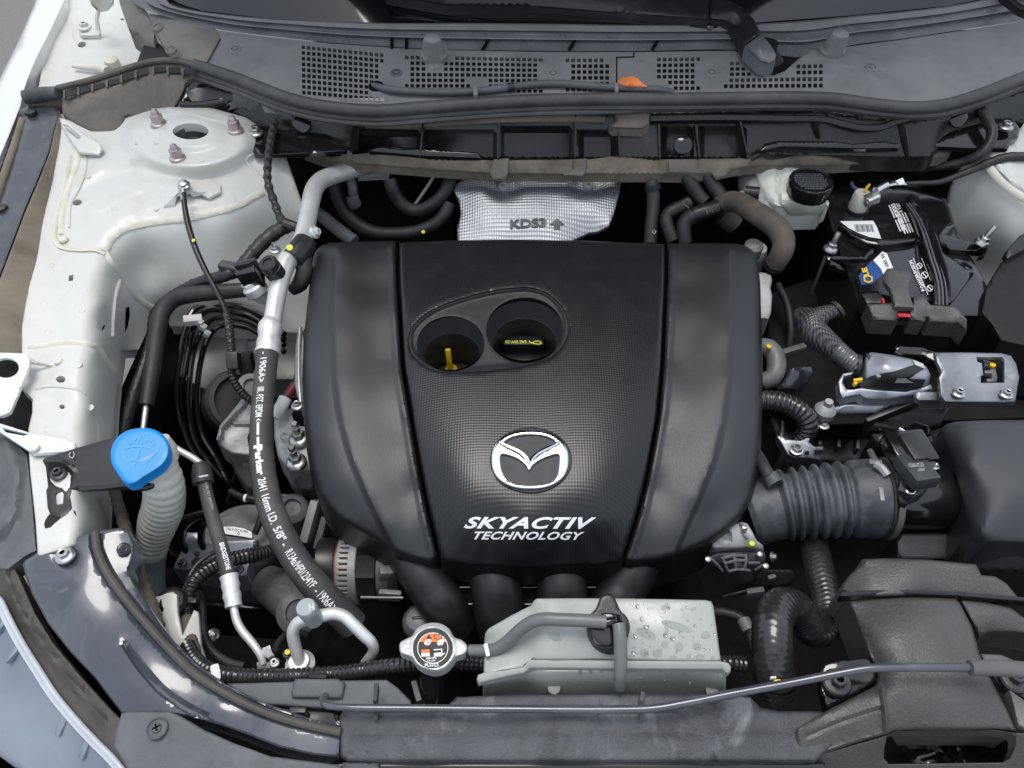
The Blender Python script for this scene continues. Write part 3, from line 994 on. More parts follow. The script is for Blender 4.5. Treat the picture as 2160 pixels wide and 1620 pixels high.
for x, y in ((918, 0), (1757, -10)):
    zb_ = float(co_zf(x, 125)[0])
    mb = sheet([(x - 30, 90 + y, zb_), (x + 27, 88 + y, zb_ + .2), (x + 24, 112 + y, zb_), (x + 16, 145 + y, zb_ - .2), (x - 10, 147 + y, zb_ - .2), (x - 22, 120 + y, zb_)], [(x, 110 + y, zb_ + .5)], th=.8, res=7, rnd=4)
    part('bumper_foot', mb, 'cowl_grey', cw)
    c = P(x - 2, 118 + y, zb_ + .4)
    mb = lathe(MB(), c, (.0, -.35, 1), [(.017, -.004), (.0165, .004), (.014, .007), (.0125, .026), (.010, .032), (.004, .0345)], 20, wob=lambda t: 1 + .12 * math.cos(2 * t))
    part('bumper_stop', mb, 'cowl_grey', cw)
part('end_panel', sheet(A(1, [(1015, 95, 13), (1100, 100, 13), (1470, 195, 13), (1515, 245, 12.7), (1405, 448, 11.6), (1290, 415, 11.4), (1180, 395, 10.8), (1120, 320, 10.8), (1060, 220, 11.8)]),
                        A(1, [(1250, 280, 12.6)]), th=.7, res=9, rnd=5), 'cowl_dusty', cw, 'dusty cowl end piece with three push clips')
for x, y in A(1, [(1080, 185), (1368, 270), (1168, 340)]):
    part('clip', lathe(MB(), P(x, y, 12.35), (0, -.3, 1), [(.0085, -.003), (.008, .001), (.006, .0014), (.0058, .0002), (.003, .0012)], 16), 'cowl_dusty', cw)
part('pillar_trim', sheet(A(1, [(790, -80, 15), (830, 60, 13), (880, 200, 11.4), (960, 260, 10.4), (985, 300, 9.8), (1050, 290, 10.5), (1060, 230, 11.4), (1010, 90, 12.9), (960, 30, 13.8), (870, -80, 15.5)]), th=3, res=11, rnd=3), 'cowl_dusty', cw)
part('pillar_block', sheet(A(1, [(985, 300, 9.5), (1070, 280, 9.8), (1130, 330, 9.8), (1200, 400, 9.2), (1000, 430, 8.6), (930, 440, 8.4)]), th=4, res=11, rnd=3), 'black_dull', cw)
# trough between cowl and glass, three steps
tr = root('windshield_trough', 'dark stepped rubber trough along the lower windshield edge', 'moulding', (1100, 80, 13))
e0 = [(268, -60, 16), (275, 0, 14.4), (330, 28, 13.6), (400, 48, 13.2), (460, 62, 12.8), (560, 75, 12.5), (700, 90, 12.3), (830, 99, 12.2), (900, 103, 12.1), (1120, 107, 12.1), (1330, 108, 12.1), (1550, 105, 12.1), (1700, 120, 12.0), (1790, 96, 12.2), (1900, 82, 12.4), (2060, 58, 12.7), (2230, 34, 13)]
e3 = [(345, -60, 16.5), (352, 4, 14.7), (400, 20, 14.5), (470, 30, 14.3), (540, 37, 14.2), (640, 43, 14.1), (730, 47, 14.1), (830, 49, 14.1), (960, 49, 14.1), (1120, 50, 14.1), (1330, 53, 14.0), (1550, 52, 14.1), (1700, 44, 14.2), (1800, 34, 14.4), (1900, 25, 14.6), (2020, 10, 14.9), (2230, -34, 16)]
def lerp_edge(t, dz):
    return [(a[0] + (b[0] - a[0]) * t, a[1] + (b[1] - a[1]) * t, a[2] + (b[2] - a[2]) * t + dz) for a, b in zip(e0, e3)]
def strip(ea, eb, mname, nm, parent):
    a = curve2(ea, False, 14)
    bq = curve2(eb, False, 14)
    n = min(len(a), len(bq))
    ai = np.linspace(0, len(a) - 1, 120)
    def samp(c, n):
        c = np.array(c)
        t = np.linspace(0, len(c) - 1, n)
        i = np.clip(t.astype(int), 0, len(c) - 2)
        fr = (t - i)[:, None]
        return c[i] * (1 - fr) + c[i + 1] * fr
    A_, B_ = samp(a, 120), samp(bq, 120)
    rows = 4
    V, F = [], []
    for r in range(rows + 1):
        t = r / rows
        for i in range(120):
            q = A_[i] * (1 - t) + B_[i] * t
            V.append(P(q[0], q[1], q[2]))
    for r in range(rows):
        for i in range(119):
            F.append((r * 120 + i, r * 120 + i + 1, (r + 1) * 120 + i + 1, (r + 1) * 120 + i))
    return part(nm, MB().add(V, F), mname, parent)
strip(lerp_edge(0, -.1), lerp_edge(.42, -.25), 'cowl_trough', 'lower_strip', tr)
strip(lerp_edge(.42, .12), lerp_edge(.46, .12), 'cowl_grey', 'step_edge', tr)
strip(lerp_edge(.46, .1), lerp_edge(.74, .0), 'cowl_trough', 'middle_strip', tr)
strip(lerp_edge(.74, .22), lerp_edge(1.0, .15), 'cowl_grey', 'upper_strip', tr)
strip(lerp_edge(.98, .2), lerp_edge(1.03, -.2), 'black_dull', 'glass_edge', tr)
for xx in (827, 858, 1032, 1215, 1390):
    q = [(xx + 6, 58), (xx, 80), (xx - 14 * (xx > 900), 105)]
    part('tab', tube([(a, b, 13.4 - .022 * (b - 58)) for a, b in q], 4, seg=6, flat=.5), 'gap_black', tr)  # black ticks: dark hood reflections put in as thin tubes
# washer hose and its clips on the cowl
wh = root('washer_hose', 'thin grey washer hose clipped along the cowl holes', 'hose', (1000, 190, 11))
hz = lambda x, y, d=.5: (x, y, float(co_zf(x, y)[0]) + d)
part('hose', tube([hz(786, 181, -.2), hz(815, 187), hz(900, 194), hz(990, 193), hz(1060, 186), hz(1120, 178), hz(1180, 176), hz(1260, 182), hz(1340, 187), hz(1400, 190, .1), hz(1420, 196, -.3)], 7.5, seg=12), 'plate_grey', wh)
part('coupling', tube([hz(1071, 185), hz(1084, 183)], 9, seg=14), 'black_satin', wh)
part('hose_clip', bar(hz(1002, 178, .9), hz(1003, 200, .9), 9, .8), 'cowl_grey', wh)
part('hose_clip', bar(hz(1301, 174, .9), hz(1301, 190, .9), 8, .8), 'cowl_grey', wh)
part('grommet', lathe(MB(), P(*hz(794, 183, 0)), (0, -.2, 1), [(.011, -.002), (.011, .0012), (.008, .0016)], 18), 'gap_black', wh)
# fallen petal
lf = sheet([(1303, 172, 12.4), (1310, 164, 12.6), (1322, 162, 12.7), (1335, 161, 12.8), (1345, 165, 12.7), (1356, 176, 12.5), (1366, 182, 12.3), (1362, 185, 12.0), (1345, 184, 12.0), (1325, 183, 12.2), (1310, 179, 12.2)],
           [(1330, 174, 12.9)], th=.05, res=6, rnd=2)
solo('petal', 'orange flower petal fallen on the grey cowl', 'petal', lf, 'leaf_orange')
# wiper arm
wp = root('wiper', 'black wiper arm folded across the lower windshield', 'wiper', (1400, 60, 15))
part('arm', sheet(A(3, [(-1000, -110, 19.5), (0, -60, 17.5), (1225, -30, 16.6), (1215, 132, 15.4), (600, 92, 15.6), (0, 42, 16), (-560, 40, 16.4), (-750, 10, 16.8), (-1000, -40, 17.6)]), th=1.4, res=16, rnd=4), 'black_satin', wp)
part('arm_underside', sheet(A(3, [(-700, 70, 14.9), (0, 48, 15.1), (600, 98, 14.8), (1215, 138, 14.6), (1290, 170, 14.4), (1285, 205, 14.0), (1200, 200, 14.0), (600, 160, 14.2), (0, 128, 14.5), (-600, 118, 14.6)]), th=.5, res=14, rnd=3), 'black_dull', wp)
part('arm_head', sheet(A(3, [(1228, -40, 16.8), (1340, -10, 17), (1440, 50, 16.6), (1525, 135, 16), (1572, 225, 15.4), (1455, 315, 14.8), (1400, 215, 15.0), (1370, 175, 15.0), (1300, 145, 15.2), (1216, 130, 15.4)]), A(3, [(1380, 80, 16.6)]), th=1.6, res=10, rnd=6), 'black_satin', wp)
part('pivot_cap', sheet(A(3, [(1575, 230, 15.4), (1640, 310, 15.0), (1676, 375, 14.6), (1670, 415, 14.2), (1625, 438, 14), (1565, 420, 14.2), (1510, 370, 14.5), (1458, 318, 14.8)]), A(3, [(1560, 330, 15.4)]), th=1.8, res=9, rnd=7), 'cowl_trough', wp)
part('arm_side', sheet(A(3, [(1300, 150, 14.6), (1375, 182, 14.5), (1440, 290, 14.2), (1480, 370, 13.6), (1560, 440, 13.2), (1640, 450, 13), (1610, 470, 12.6), (1530, 450, 12.6), (1450, 370, 13), (1400, 250, 13.4), (1290, 205, 13.8)]), th=.8, res=11, rnd=3), 'black_dull', wp)
part('rivet', lathe(MB(), P(*A(3, [(1222, 185)])[0], 14.8), (0, -.6, .8), [(.005, -.001), (.0048, .0015), (.002, .0025)], 12), 'black_gloss', wp)
part('pivot_well', lathe(MB(), P(*A(3, [(1590, 400)])[0], 11.6), (0, 0, 1), [(.028, 0), (.022, .006), (.016, .008), (.015, .024)], 20), 'black_dull', wp)
# second wiper at the far corner
part2 = sheet([(2060, -40, 17), (2110, -8, 16), (2150, 22, 15.4), (2240, 60, 14.8), (2240, 40, 15.6), (2160, 8, 16.2), (2100, -40, 17.4)], th=.8, res=14, rnd=4)
solo('wiper', 'black wiper blade end at the windshield corner beyond the battery', 'wiper', part2, 'black_satin')

# ---- hood seal
sp = [(412, 136, 10.9), (440, 146, 11.0), (500, 166, 11.0), (560, 190, 10.9), (620, 211, 10.8), (680, 224, 10.7), (740, 231, 10.6), (800, 234, 10.6), (880, 228, 10.6), (1000, 219, 10.7), (1120, 212, 10.8), (1250, 209, 10.8), (1400, 209, 10.8), (1550, 207, 10.8),
      (1680, 206, 10.8), (1760, 209, 10.7), (1840, 220, 10.6), (1920, 227, 10.5), (1990, 222, 10.5), (2060, 202, 10.6), (2130, 175, 10.8), (2230, 135, 11.2)]
hs = root('hood_seal', 'long black rubber hood seal running along the cowl edge', 'seal', (1100, 215, 10))
part('bulb', tube(sp, 13, seg=14, step=18), 'seal_rubber', hs)
part('lip', tube([(x, y + 17, z - 1.0) for x, y, z in sp], 7, seg=8, step=18), 'seal_rubber', hs)
part('lip', tube([(x, y + 28 - (6 if x > 1300 else 0), z - 1.6) for x, y, z in sp], 5.5, seg=8, step=18), 'seal_rubber', hs)
# ---- front wall of the cowl: black moulded beam with ribs, felt below
cb = root('cowl_beam', 'glossy black ribbed cowl front wall above the engine', 'cowl panel', (1100, 300, 5))
BO = [(392, 182, 8.6), (430, 172, 8.8), (500, 196, 8.8), (560, 218, 8.6), (620, 238, 8.4), (700, 250, 8.2), (800, 256, 8.2), (1000, 246, 8.3), (1200, 236, 8.4), (1400, 233, 8.4), (1600, 231, 8.4), (1740, 234, 8.4), (1840, 248, 8.2), (1920, 253, 8.2), (1990, 246, 8.2), (2060, 226, 8.4), (2150, 190, 8.8), (2220, 165, 9),
      (2220, 240, 6.2), (2120, 262, 5.6), (2010, 292, 4.8), (1960, 332, 3.9), (1900, 334, 3.8), (1790, 330, 3.9), (1610, 326, 4), (1590, 336, 3.7), (1400, 334, 3.8), (1050, 336, 3.8), (900, 328, 3.9), (780, 310, 4.2), (700, 322, 4), (660, 312, 4.2), (590, 300, 4.6), (545, 268, 5.6), (500, 246, 6.2), (372, 226, 6.8), (380, 205, 7.6)]
bz = surf(BO, [(900, 285, 5.6), (1200, 285, 5.5), (1700, 285, 5.5), (640, 280, 6)], 3e-4)
def panels(x, y):
    z = np.zeros(len(np.atleast_1d(x)))
    for (xa, xb, ya_, yb_) in ((750, 888, 276, 330), (898, 1048, 272, 332), (1058, 1208, 270, 332), (1222, 1300, 276, 332), (1395, 1465, 266, 330), (1475, 1570, 266, 330)):
        d = np.minimum(np.minimum(x - xa, xb - x), np.minimum(y - ya_, yb_ + 30 - y))
        u = np.clip(d / 7.0, 0, 1)
        z -= 1.1 * u * u * (3 - 2 * u)
    return z
part('panel', sheet(BO, zf=bz, relief=panels, th=2.2, res=8, rnd=4, bstep=12), 'beam_black', cb)
for xa, ya_, xb, yb_ in ((742, 256, 738, 320), (893, 252, 886, 330), (1053, 246, 1050, 334), (1214, 242, 1213, 334), (1305, 275, 1308, 330), (1390, 262, 1392, 332), (1468, 262, 1476, 332), (1560, 246, 1578, 330), (1724, 250, 1732, 290), (1910, 256, 1920, 330)):
    za, zb2 = float(bz(xa, ya_)[0]), float(bz(xb, yb_)[0])
    part('rib', bar((xa, ya_, za + .45), (xb, yb_, zb2 + .25), 4, 1.2, .0004), 'beam_black', cb)
for x, y in ((637, 262), (1440, 307), (2020, 250)):
    part('push_clip', lathe(MB(), P(x, y, float(bz(x, y)[0]) + .1), (0, -.75, .66), [(.013, -.001), (.0125, .003), (.008, .0055), (.002, .0062)], 18), 'black_gloss', cb)
tl = [(770, 262), (840, 264), (893, 262), (1000, 255), (1053, 252), (1130, 250), (1213, 250), (1275, 252)]
part('top_ledge', tube([(x, y, float(bz(x, y)[0]) + .35) for x, y in tl], 8, seg=8, flat=.6), 'rail_brown', cb)
tl = [(1372, 250), (1480, 248), (1560, 248), (1660, 250), (1740, 252), (1780, 262), (1820, 270), (1860, 268), (1905, 252), (1940, 246)]
part('top_ledge', tube([(x, y, float(bz(x, y)[0]) + .5) for x, y in tl], 7, seg=8, flat=.6), 'beam_black', cb)
part('joint_cover', sheet([(1296, 232, 8.9), (1372, 236, 8.9), (1370, 262, 7.6), (1356, 272, 7.2), (1292, 270, 7.2), (1284, 262, 7.4), (1298, 256, 7.8)], th=1.2, res=9, rnd=4), 'rail_brown', cb)
part('lower_lip', sheet([(775, 314, 4.6), (800, 307, 4.8), (1008, 322, 4.4), (1014, 334, 3.8), (900, 330, 4.0), (780, 320, 4.3)], th=.5, res=10, rnd=3), 'black_gloss', cb)
part('lower_lip', sheet([(1602, 318, 5.6), (1612, 303, 6.0), (1640, 297, 6.2), (1760, 298, 6.2), (1800, 304, 6), (1860, 298, 6.1), (1900, 304, 5.9), (1896, 313, 5.5), (1800, 314, 5.5), (1650, 309, 5.7), (1625, 314, 5.6)], th=.5, res=10, rnd=3), 'black_gloss', cb)
fe = [(640, 322, 3.8), (700, 330, 3.7), (780, 322, 3.9), (900, 334, 3.6), (1030, 338, 3.4), (1245, 336, 3.4), (1290, 330, 3.6), (1400, 336, 3.4), (1590, 338, 3.4), (1612, 320, 3.9), (1660, 310, 4.3), (1800, 316, 4.1), (1900, 314, 4.0), (2010, 314, 3.9), (2000, 332, 3.2), (1900, 342, 2.7), (1760, 350, 2.5), (1600, 350, 2.4), (1460, 370, 2.0), (1300, 369, 2.0), (1040, 367, 2.0), (900, 358, 2.2), (780, 348, 2.5), (690, 340, 2.8)]
solo('felt_strip', 'dusty brown felt insulation strip under the cowl wall', 'insulation', sheet(fe, th=1.2, res=12, rnd=4), 'felt')
for pts in ([(1042, 336, 3.9), (1074, 334, 3.9), (1072, 366, 2.4), (1064, 378, 1.9), (1040, 378, 1.9), (1032, 362, 2.4)], [(1212, 336, 3.9), (1238, 334, 3.9), (1236, 366, 2.4), (1228, 372, 2.2), (1190, 370, 2.2), (1186, 358, 2.5), (1206, 356, 2.6)],
            [(1410, 336, 3.9), (1585, 334, 3.9), (1580, 352, 2.9), (1545, 354, 2.8), (1530, 372, 2.2), (1512, 376, 2.1), (1502, 366, 2.3), (1408, 366, 2.3)], [(1886, 300, 5.2), (1928, 296, 5.3), (1924, 330, 3.6), (1882, 332, 3.6)], [(712, 310, 4.6), (742, 318, 4.4), (744, 338, 3.4), (722, 336, 3.4)]):
    part('hanger_tab', sheet(pts, th=.3, res=8, rnd=3), 'rail_brown', cb)

# rubbery end rail of the cowl, with its row of pockets
er = root('cowl_end_rail', 'dusty brown plastic rail with square pockets behind the strut tower', 'trim', (250, 200, 6))
part('body', sheet(A(1, [(165, 640, 6.6), (195, 608, 6.8), (390, 600, 7.2), (620, 545, 8), (850, 470, 9), (1040, 420, 9.8), (1190, 412, 10.2), (1330, 440, 10.6), (1420, 470, 10.8), (1410, 530, 9.8), (1320, 545, 9.3), (1280, 570, 9),
                         (1240, 660, 7.8), (1190, 750, 6.6), (1030, 770, 6.4), (860, 800, 6.2), (840, 880, 5.6), (800, 905, 5.4), (620, 900, 5.3), (520, 850, 5.3), (430, 780, 5.6), (420, 690, 6.0), (230, 712, 5.8), (175, 690, 6.2)]),
                   A(1, [(700, 700, 7.4), (1100, 560, 9.0), (600, 640, 7.4), (1000, 640, 8.0)]), relief=ridge(A(1, [(440, 690), (700, 650), (900, 580), (1050, 520), (1250, 510)]), 10, .25), th=2, res=9, rnd=5), 'rail_brown', er)
for i in range(9):
    t = i / 8.0
    pts = curve2(A(1, [(470, 630, 7.5), (700, 575, 8.3), (900, 510, 9.3), (1080, 465, 10), (1300, 480, 10.4)]), False, 6)
    q = pts[int(t * (len(pts) - 1) * .985)]
    d = pts[min(len(pts) - 1, int(t * (len(pts) - 1) * .985) + 1)] - pts[max(0, int(t * (len(pts) - 1) * .985) - 1)]
    part('pocket_rib', bar((q[0] - 10, q[1] - 4, q[2] + .25), (q[0] - 10, q[1] + 12, q[2] - .25), 4, .6, .0005), 'rail_brown', er)
    part('pocket_floor', sheet([(q[0] - 6, q[1] - 3, q[2] + .2), (q[0] + 16, q[1] - 3 + d[1] / max(d[0], 1) * 16, q[2] + .35), (q[0] + 16, q[1] + 8 + d[1] / max(d[0], 1) * 16, q[2] - .1), (q[0] - 6, q[1] + 9, q[2] - .2)], th=.1, res=12), 'black_dull', er)
part('nose', tube(A(1, [(165, 665, 6.5), (230, 655, 6.6), (330, 640, 6.9), (400, 630, 7.2)]), [14, 16, 15, 12], seg=14), 'rubber_dusty', er)
part('rim', tube(A(1, [(390, 602, 7.6), (620, 545, 8.4), (850, 470, 9.4), (1040, 420, 10.2), (1190, 412, 10.6), (1330, 440, 11), (1420, 470, 11.1)]), 6, seg=8), 'rail_brown', er)

# black pocket and stay plates left and right
pk = root('cowl_pocket', 'glossy black deep pocket at the cowl end beside the strut tower', 'cowl panel', (440, 215, 7))
part('pocket', sheet(A(1, [(1300, 570, 9), (1340, 555, 9.2), (1440, 575, 9.2), (1640, 640, 9), (1790, 700, 8.6), (1800, 790, 6.8), (1700, 770, 7), (1650, 740, 7.3), (1560, 760, 7), (1460, 785, 6.6), (1240, 775, 6.6), (1195, 750, 6.8)]),
                     A(1, [(1450, 620, 7.4), (1380, 700, 6.8)]), th=1, res=8, rnd=4), 'black_gloss', pk)
part('bar', tube(A(1, [(1235, 712, 7.6), (1350, 716, 7.6), (1490, 700, 7.8), (1530, 690, 7.9)]), 7, seg=8), 'black_gloss', pk)
part('foam_pad', sheet(A(1, [(1780, 700, 9.2), (1900, 730, 9), (1960, 750, 8.8), (2000, 800, 8), (1930, 790, 8), (1870, 785, 8), (1810, 770, 8.4)]), th=.5, res=8, rnd=2), 'cast_dark', pk)
for nm, lab, pts, (bx, by), hp_ in (
    ('stay_plate', 'glossy black stay plate bolted beside the twisted tape cable', A(1, [(1645, 960, 6.2), (1660, 900, 6.4), (1700, 855, 6.5), (1800, 850, 6.5), (1900, 880, 6.4), (2000, 900, 6.3), (2230, 905, 6.2), (2310, 970, 6.0), (2370, 1000, 5.9), (2370, 1030, 5.8), (2100, 1050, 5.8), (1740, 1060, 5.9), (1720, 1010, 6.0), (1690, 995, 6.1)]), (540, 281), 6.6),
    ('stay_plate', 'glossy black stay plate bolted above the battery cables', [(1940, 305, 4.9), (1985, 285, 5.6), (2040, 262, 6.2), (2100, 248, 6.6), (2135, 248, 6.7), (2152, 272, 6.3), (2148, 290, 5.8), (2132, 298, 5.6), (2126, 314, 5.0), (2040, 314, 4.8), (1956, 310, 4.7)], (2121, 268), 6.8)):
    st = root(nm, lab, 'bracket', pts[0])
    part('plate', sheet(pts, th=.5, res=10, rnd=4), 'black_gloss', st)
    part('bolt', bolt(bx, by, hp_, 15), 'zinc', st)
# ================================================================== ENGINE COVER
ec = root('engine_cover', 'large black engine cover with textured middle panel and emblem', 'engine cover', (1120, 860, -3))
LW = [(659, 556, 1.5), (661, 544, 1.6), (665, 532, 1.75), (672, 523, 1.95), (683, 516, 2.15), (696, 512, 2.35), (760, 510, 2.8), (834, 508, 3.0), (836, 560, 3.0), (840, 650, 2.8), (848, 780, 2.2), (863, 870, 1.5), (883, 990, 0), (903, 1090, -2.0), (925, 1180, -4.8),
      (908, 1191, -5), (870, 1184, -4.9), (830, 1168, -4.5), (790, 1143, -4.1), (755, 1123, -3.7), (715, 1098, -3.2), (688, 1072, -2.8), (668, 1042, -2.2), (655, 1000, -1.5), (647, 950, -.8), (640, 880, 0), (637, 800, .6), (640, 720, 1.0), (648, 640, 1.25), (655, 590, 1.4)]
LC = [(712, 530, 3.1), (706, 620, 3.1), (704, 700, 2.9), (710, 800, 2.4), (720, 880, 1.7), (740, 960, .8), (775, 1040, -.6), (812, 1110, -2.4), (676, 620, 2.3), (670, 720, 2.0), (668, 820, 1.55), (676, 920, .7), (698, 1010, -.6),
      (770, 600, 2.75), (775, 700, 2.5), (785, 800, 2.0), (800, 900, 1.15), (830, 1000, -.35), (862, 1100, -2.45), (814, 600, 2.6), (824, 760, 2.0), (846, 900, .8), (876, 1040, -1.5), (730, 1060, -1.7)]
RL = [(712, 530), (707, 600), (705, 680), (710, 790), (722, 880), (745, 965), (780, 1050), (815, 1120), (840, 1170)]
LW_z = surf(LW, LC)
def strip_tilt(line, w, h):
    L = np.array(line, float)
    r = ridge(line, w, 1.0)
    return lambda x, y: h * r(x, y)
def chamfer(line, w, h):
    # surface drops by h over w pixels on the outer side of the line
    L = np.array(line, float)
    def f(x, y):
        xl = np.interp(y, L[:, 1], L[:, 0])
        d = (xl - x) * (1 if w > 0 else -1)
        return -h * np.clip(d / abs(w), 0, 1)
    return f
def slope_in(line, w, h):
    L = np.array(line, float)
    def f(x, y):
        xl = np.interp(y, L[:, 1], L[:, 0])
        return h * np.clip(1 - np.abs(xl - x) / w, 0, 1)
    return f
lrel = fsum(chamfer(RL, 13, .36), slope_in([(838, 508), (842, 650), (850, 780), (865, 870), (885, 990), (905, 1090), (927, 1182)], 22, .5))
part('side_wing', sheet(LW, zf=LW_z, relief=lrel, th=5.5, res=9, rnd=14, rz=1.2, bstep=8, extra=lines(RL, (-14, -13, -7, 0, 1, 7, 13, 14)) + lines([(838, 508), (842, 650), (850, 780), (865, 870), (885, 990), (905, 1090), (927, 1182)], (11, 22, 24, 32))), 'cover_wing', ec)
def mirror(pts):
    # the other wing is a little narrower towards the throttle body
    out = []
    for p in pts:
        x, y = p[0], p[1]
        t = (838 - x)
        xr = 1407 - (0 if y < 560 else 0) + t * 1.0
        # follow the measured joint line on that side
        jl = np.interp(y, [508, 650, 780, 870, 990, 1090, 1182], [837, 841, 849, 864, 884, 904, 926])
        jr = np.interp(y, [508, 650, 780, 870, 990, 1090, 1182], [1408, 1405, 1399, 1391, 1370, 1346, 1316])
        out.append((jr + (jl - x) * 1.02, y) + tuple(p[2:]))
    return out
RW = [(1408, 514, 3.0), (1490, 513, 2.8), (1550, 514, 2.5), (1568, 517, 2.3), (1582, 524, 2.1), (1592, 534, 1.85), (1598, 548, 1.6), (1604, 600, 1.35), (1606, 680, 1.1), (1609, 760, .75), (1609, 850, .2), (1606, 930, -.6), (1600, 1000, -1.5), (1588, 1050, -2.3), (1565, 1092, -3), (1530, 1125, -3.6), (1490, 1150, -4.1), (1440, 1172, -4.5), (1380, 1188, -4.9), (1330, 1193, -5), (1316, 1182, -4.8),
      (1346, 1090, -2), (1370, 990, 0), (1391, 870, 1.5), (1399, 780, 2.2), (1405, 650, 2.8), (1408, 560, 3)]
RR = [(1538, 524), (1540, 600), (1540, 690), (1534, 800), (1522, 890), (1502, 970), (1470, 1050), (1440, 1115), (1420, 1165)]
RC = [(1538, 535, 3.0), (1540, 620, 3.0), (1540, 700, 2.9), (1534, 800, 2.4), (1522, 890, 1.6), (1502, 970, .6), (1470, 1050, -.9), (1440, 1115, -2.7), (1572, 620, 2.3), (1576, 720, 2.0), (1576, 830, 1.5), (1564, 930, .5), (1535, 1030, -1.1),
      (1475, 600, 2.7), (1470, 700, 2.45), (1460, 800, 1.95), (1445, 900, 1.1), (1418, 1000, -.4), (1386, 1100, -2.5), (1432, 600, 2.6), (1424, 760, 2.0), (1404, 900, .8), (1376, 1040, -1.5), (1505, 1075, -2.2)]
RW_z = surf(RW, RC)
rrel = fsum(chamfer(RR, -13, .36), slope_in([(1406, 514), (1403, 650), (1397, 780), (1389, 870), (1368, 990), (1344, 1090), (1314, 1184)], 22, .5))
part('side_wing', sheet(RW, zf=RW_z, relief=rrel, th=5.5, res=9, rnd=14, rz=1.2, bstep=8, extra=lines(RR, (-14, -13, -7, 0, 1, 7, 13, 14)) + lines([(1406, 514), (1403, 650), (1397, 780), (1389, 870), (1368, 990), (1344, 1090), (1314, 1184)], (-11, -22, -24, -32))), 'cover_wing', ec)
CP = [(842, 512, 3.0), (960, 507, 3.3), (1080, 505, 3.4), (1240, 508, 3.3), (1402, 515, 3.0), (1403, 560, 3), (1400, 650, 2.8), (1394, 780, 2.2), (1386, 870, 1.5), (1365, 990, 0), (1341, 1090, -2), (1311, 1186, -4.9), (1260, 1194, -5.1), (1130, 1199, -5.2), (1000, 1195, -5.1), (931, 1183, -4.9),
      (909, 1090, -2), (889, 990, 0), (869, 870, 1.5), (854, 780, 2.2), (846, 650, 2.8), (842, 560, 3)]
CC = [(1120, 560, 3.7), (1120, 700, 3.3), (1120, 800, 2.8), (1120, 900, 2.1), (1120, 980, 1.35), (1120, 1060, .3), (1120, 1110, -.8), (1120, 1150, -2.5), (915, 870, 2.0), (1342, 870, 2.0), (940, 980, 1.0), (1316, 980, 1.0), (965, 1085, -.8), (1286, 1085, -.8), (985, 1140, -2.8), (1262, 1140, -2.8), (900, 780, 2.6), (1352, 780, 2.6), (880, 650, 3.1), (1370, 650, 3.1)]
CP_z = surf(CP, CC)
hull = A(15, [(850, 870), (866, 795), (930, 718), (1050, 642), (1200, 587), (1400, 535), (1560, 512), (1680, 510), (1790, 545), (1870, 610), (1920, 690), (1937, 765), (1925, 850), (1880, 930), (1800, 990), (1650, 1037), (1450, 1067), (1250, 1082), (1100, 1084), (1000, 1062), (920, 1012), (868, 950)])
hull = [tuple(q) for q in curve2(hull, True, 8)]
part('middle_panel', sheet(CP, zf=CP_z, holes=[hull], th=3.5, res=9, rnd=7, rz=.5, bstep=10, hrnd=5), 'cover_weave', ec)
zc = lambda x, y: CP_z(x, y)
lc, rc = A(15, [(1137, 890)])[0], A(15, [(1642, 800)])[0]
hull_b = [tuple(np.array(rc) * .0 + np.array(q) + (np.array(q) - np.array((1030, 695))) * .015) for q in hull]
def tray_z(x, y):
    return CP_z(x, y) - .75
lell, rell = ellipse(lc[0], lc[1] + 1, 70, 58, 40), ellipse(rc[0], rc[1], 80, 69, 44)
tray = part('oil_well_tray', sheet(hull_b, zf=tray_z, holes=[lell, rell], th=.3, res=8, hrnd=3, relief=ridge(hull + [hull[0]], 11, .5), extra=lines(hull + [hull[0]], (-12, -9, -6, -3, 3, 6, 9, 12), 6)), 'well_plastic', ec)
def well(c, rx, zt_, d1, d2):
    o_ = P(c[0], c[1], zt_)
    r = U(c[0], c[1], zt_) * rx
    ax = Vector((0, -.10, 1)).normalized()
    mb = lathe(MB(), o_, ax, [(r * 1.02, .001), (r, -.002), (r * .875, -d1), (r * .855, -d1 - .001), (r * .84, -d2), (r * .3, -d2 - .001), (r * .01, -d2 - .001)], 44, cap=False)
    mb.f = [tuple(reversed(f)) for f in mb.f]
    return mb, o_, r, ax
w1, o1, r1, ax1 = well(lc, 70, float(tray_z(*lc)[0]) - .1, .019, .075)
w2, o2, r2, ax2 = well(rc, 80, float(tray_z(*rc)[0]) - .1, .021, .072)
part('dipstick_well', w1, 'well_plastic', ec)
part('filler_well', w2, 'well_plastic', ec)
# emblem
em = part('emblem_base', sheet([(x, y, float(CP_z(x, y)[0]) + .22) for x, y in ellipse(1120, 971, 87, 70, 48)], th=.4, res=10, rnd=5), 'emblem_field', ec)
def emz(x, y):
    return CP_z(x, y) + .28
cxm, cym = A(16, [(975, 490)])[0]
outer = []
for i in range(64):
    a = 2 * math.pi * i / 64
    e = 2.35
    ca, sa = math.cos(a), math.sin(a)
    outer.append((cxm + 82 * abs(ca) ** (2 / e) * math.copysign(1, ca), cym + 63 * abs(sa) ** (2 / e) * math.copysign(1, sa)))
uph = [tuple(q) for q in curve2(A(16, [(800, 372), (850, 338), (960, 317), (1080, 328), (1146, 366), (1100, 388), (1035, 420), (992, 462), (970, 488), (945, 456), (900, 417), (845, 390)]), True, 5)]
loh = [tuple(q) for q in curve2(A(16, [(778, 455), (830, 462), (900, 492), (950, 537), (968, 568), (990, 537), (1040, 497), (1110, 467), (1170, 455), (1172, 530), (1160, 600), (1120, 640), (1050, 658), (970, 662), (890, 655), (820, 630), (785, 570), (774, 510)]), True, 5)]
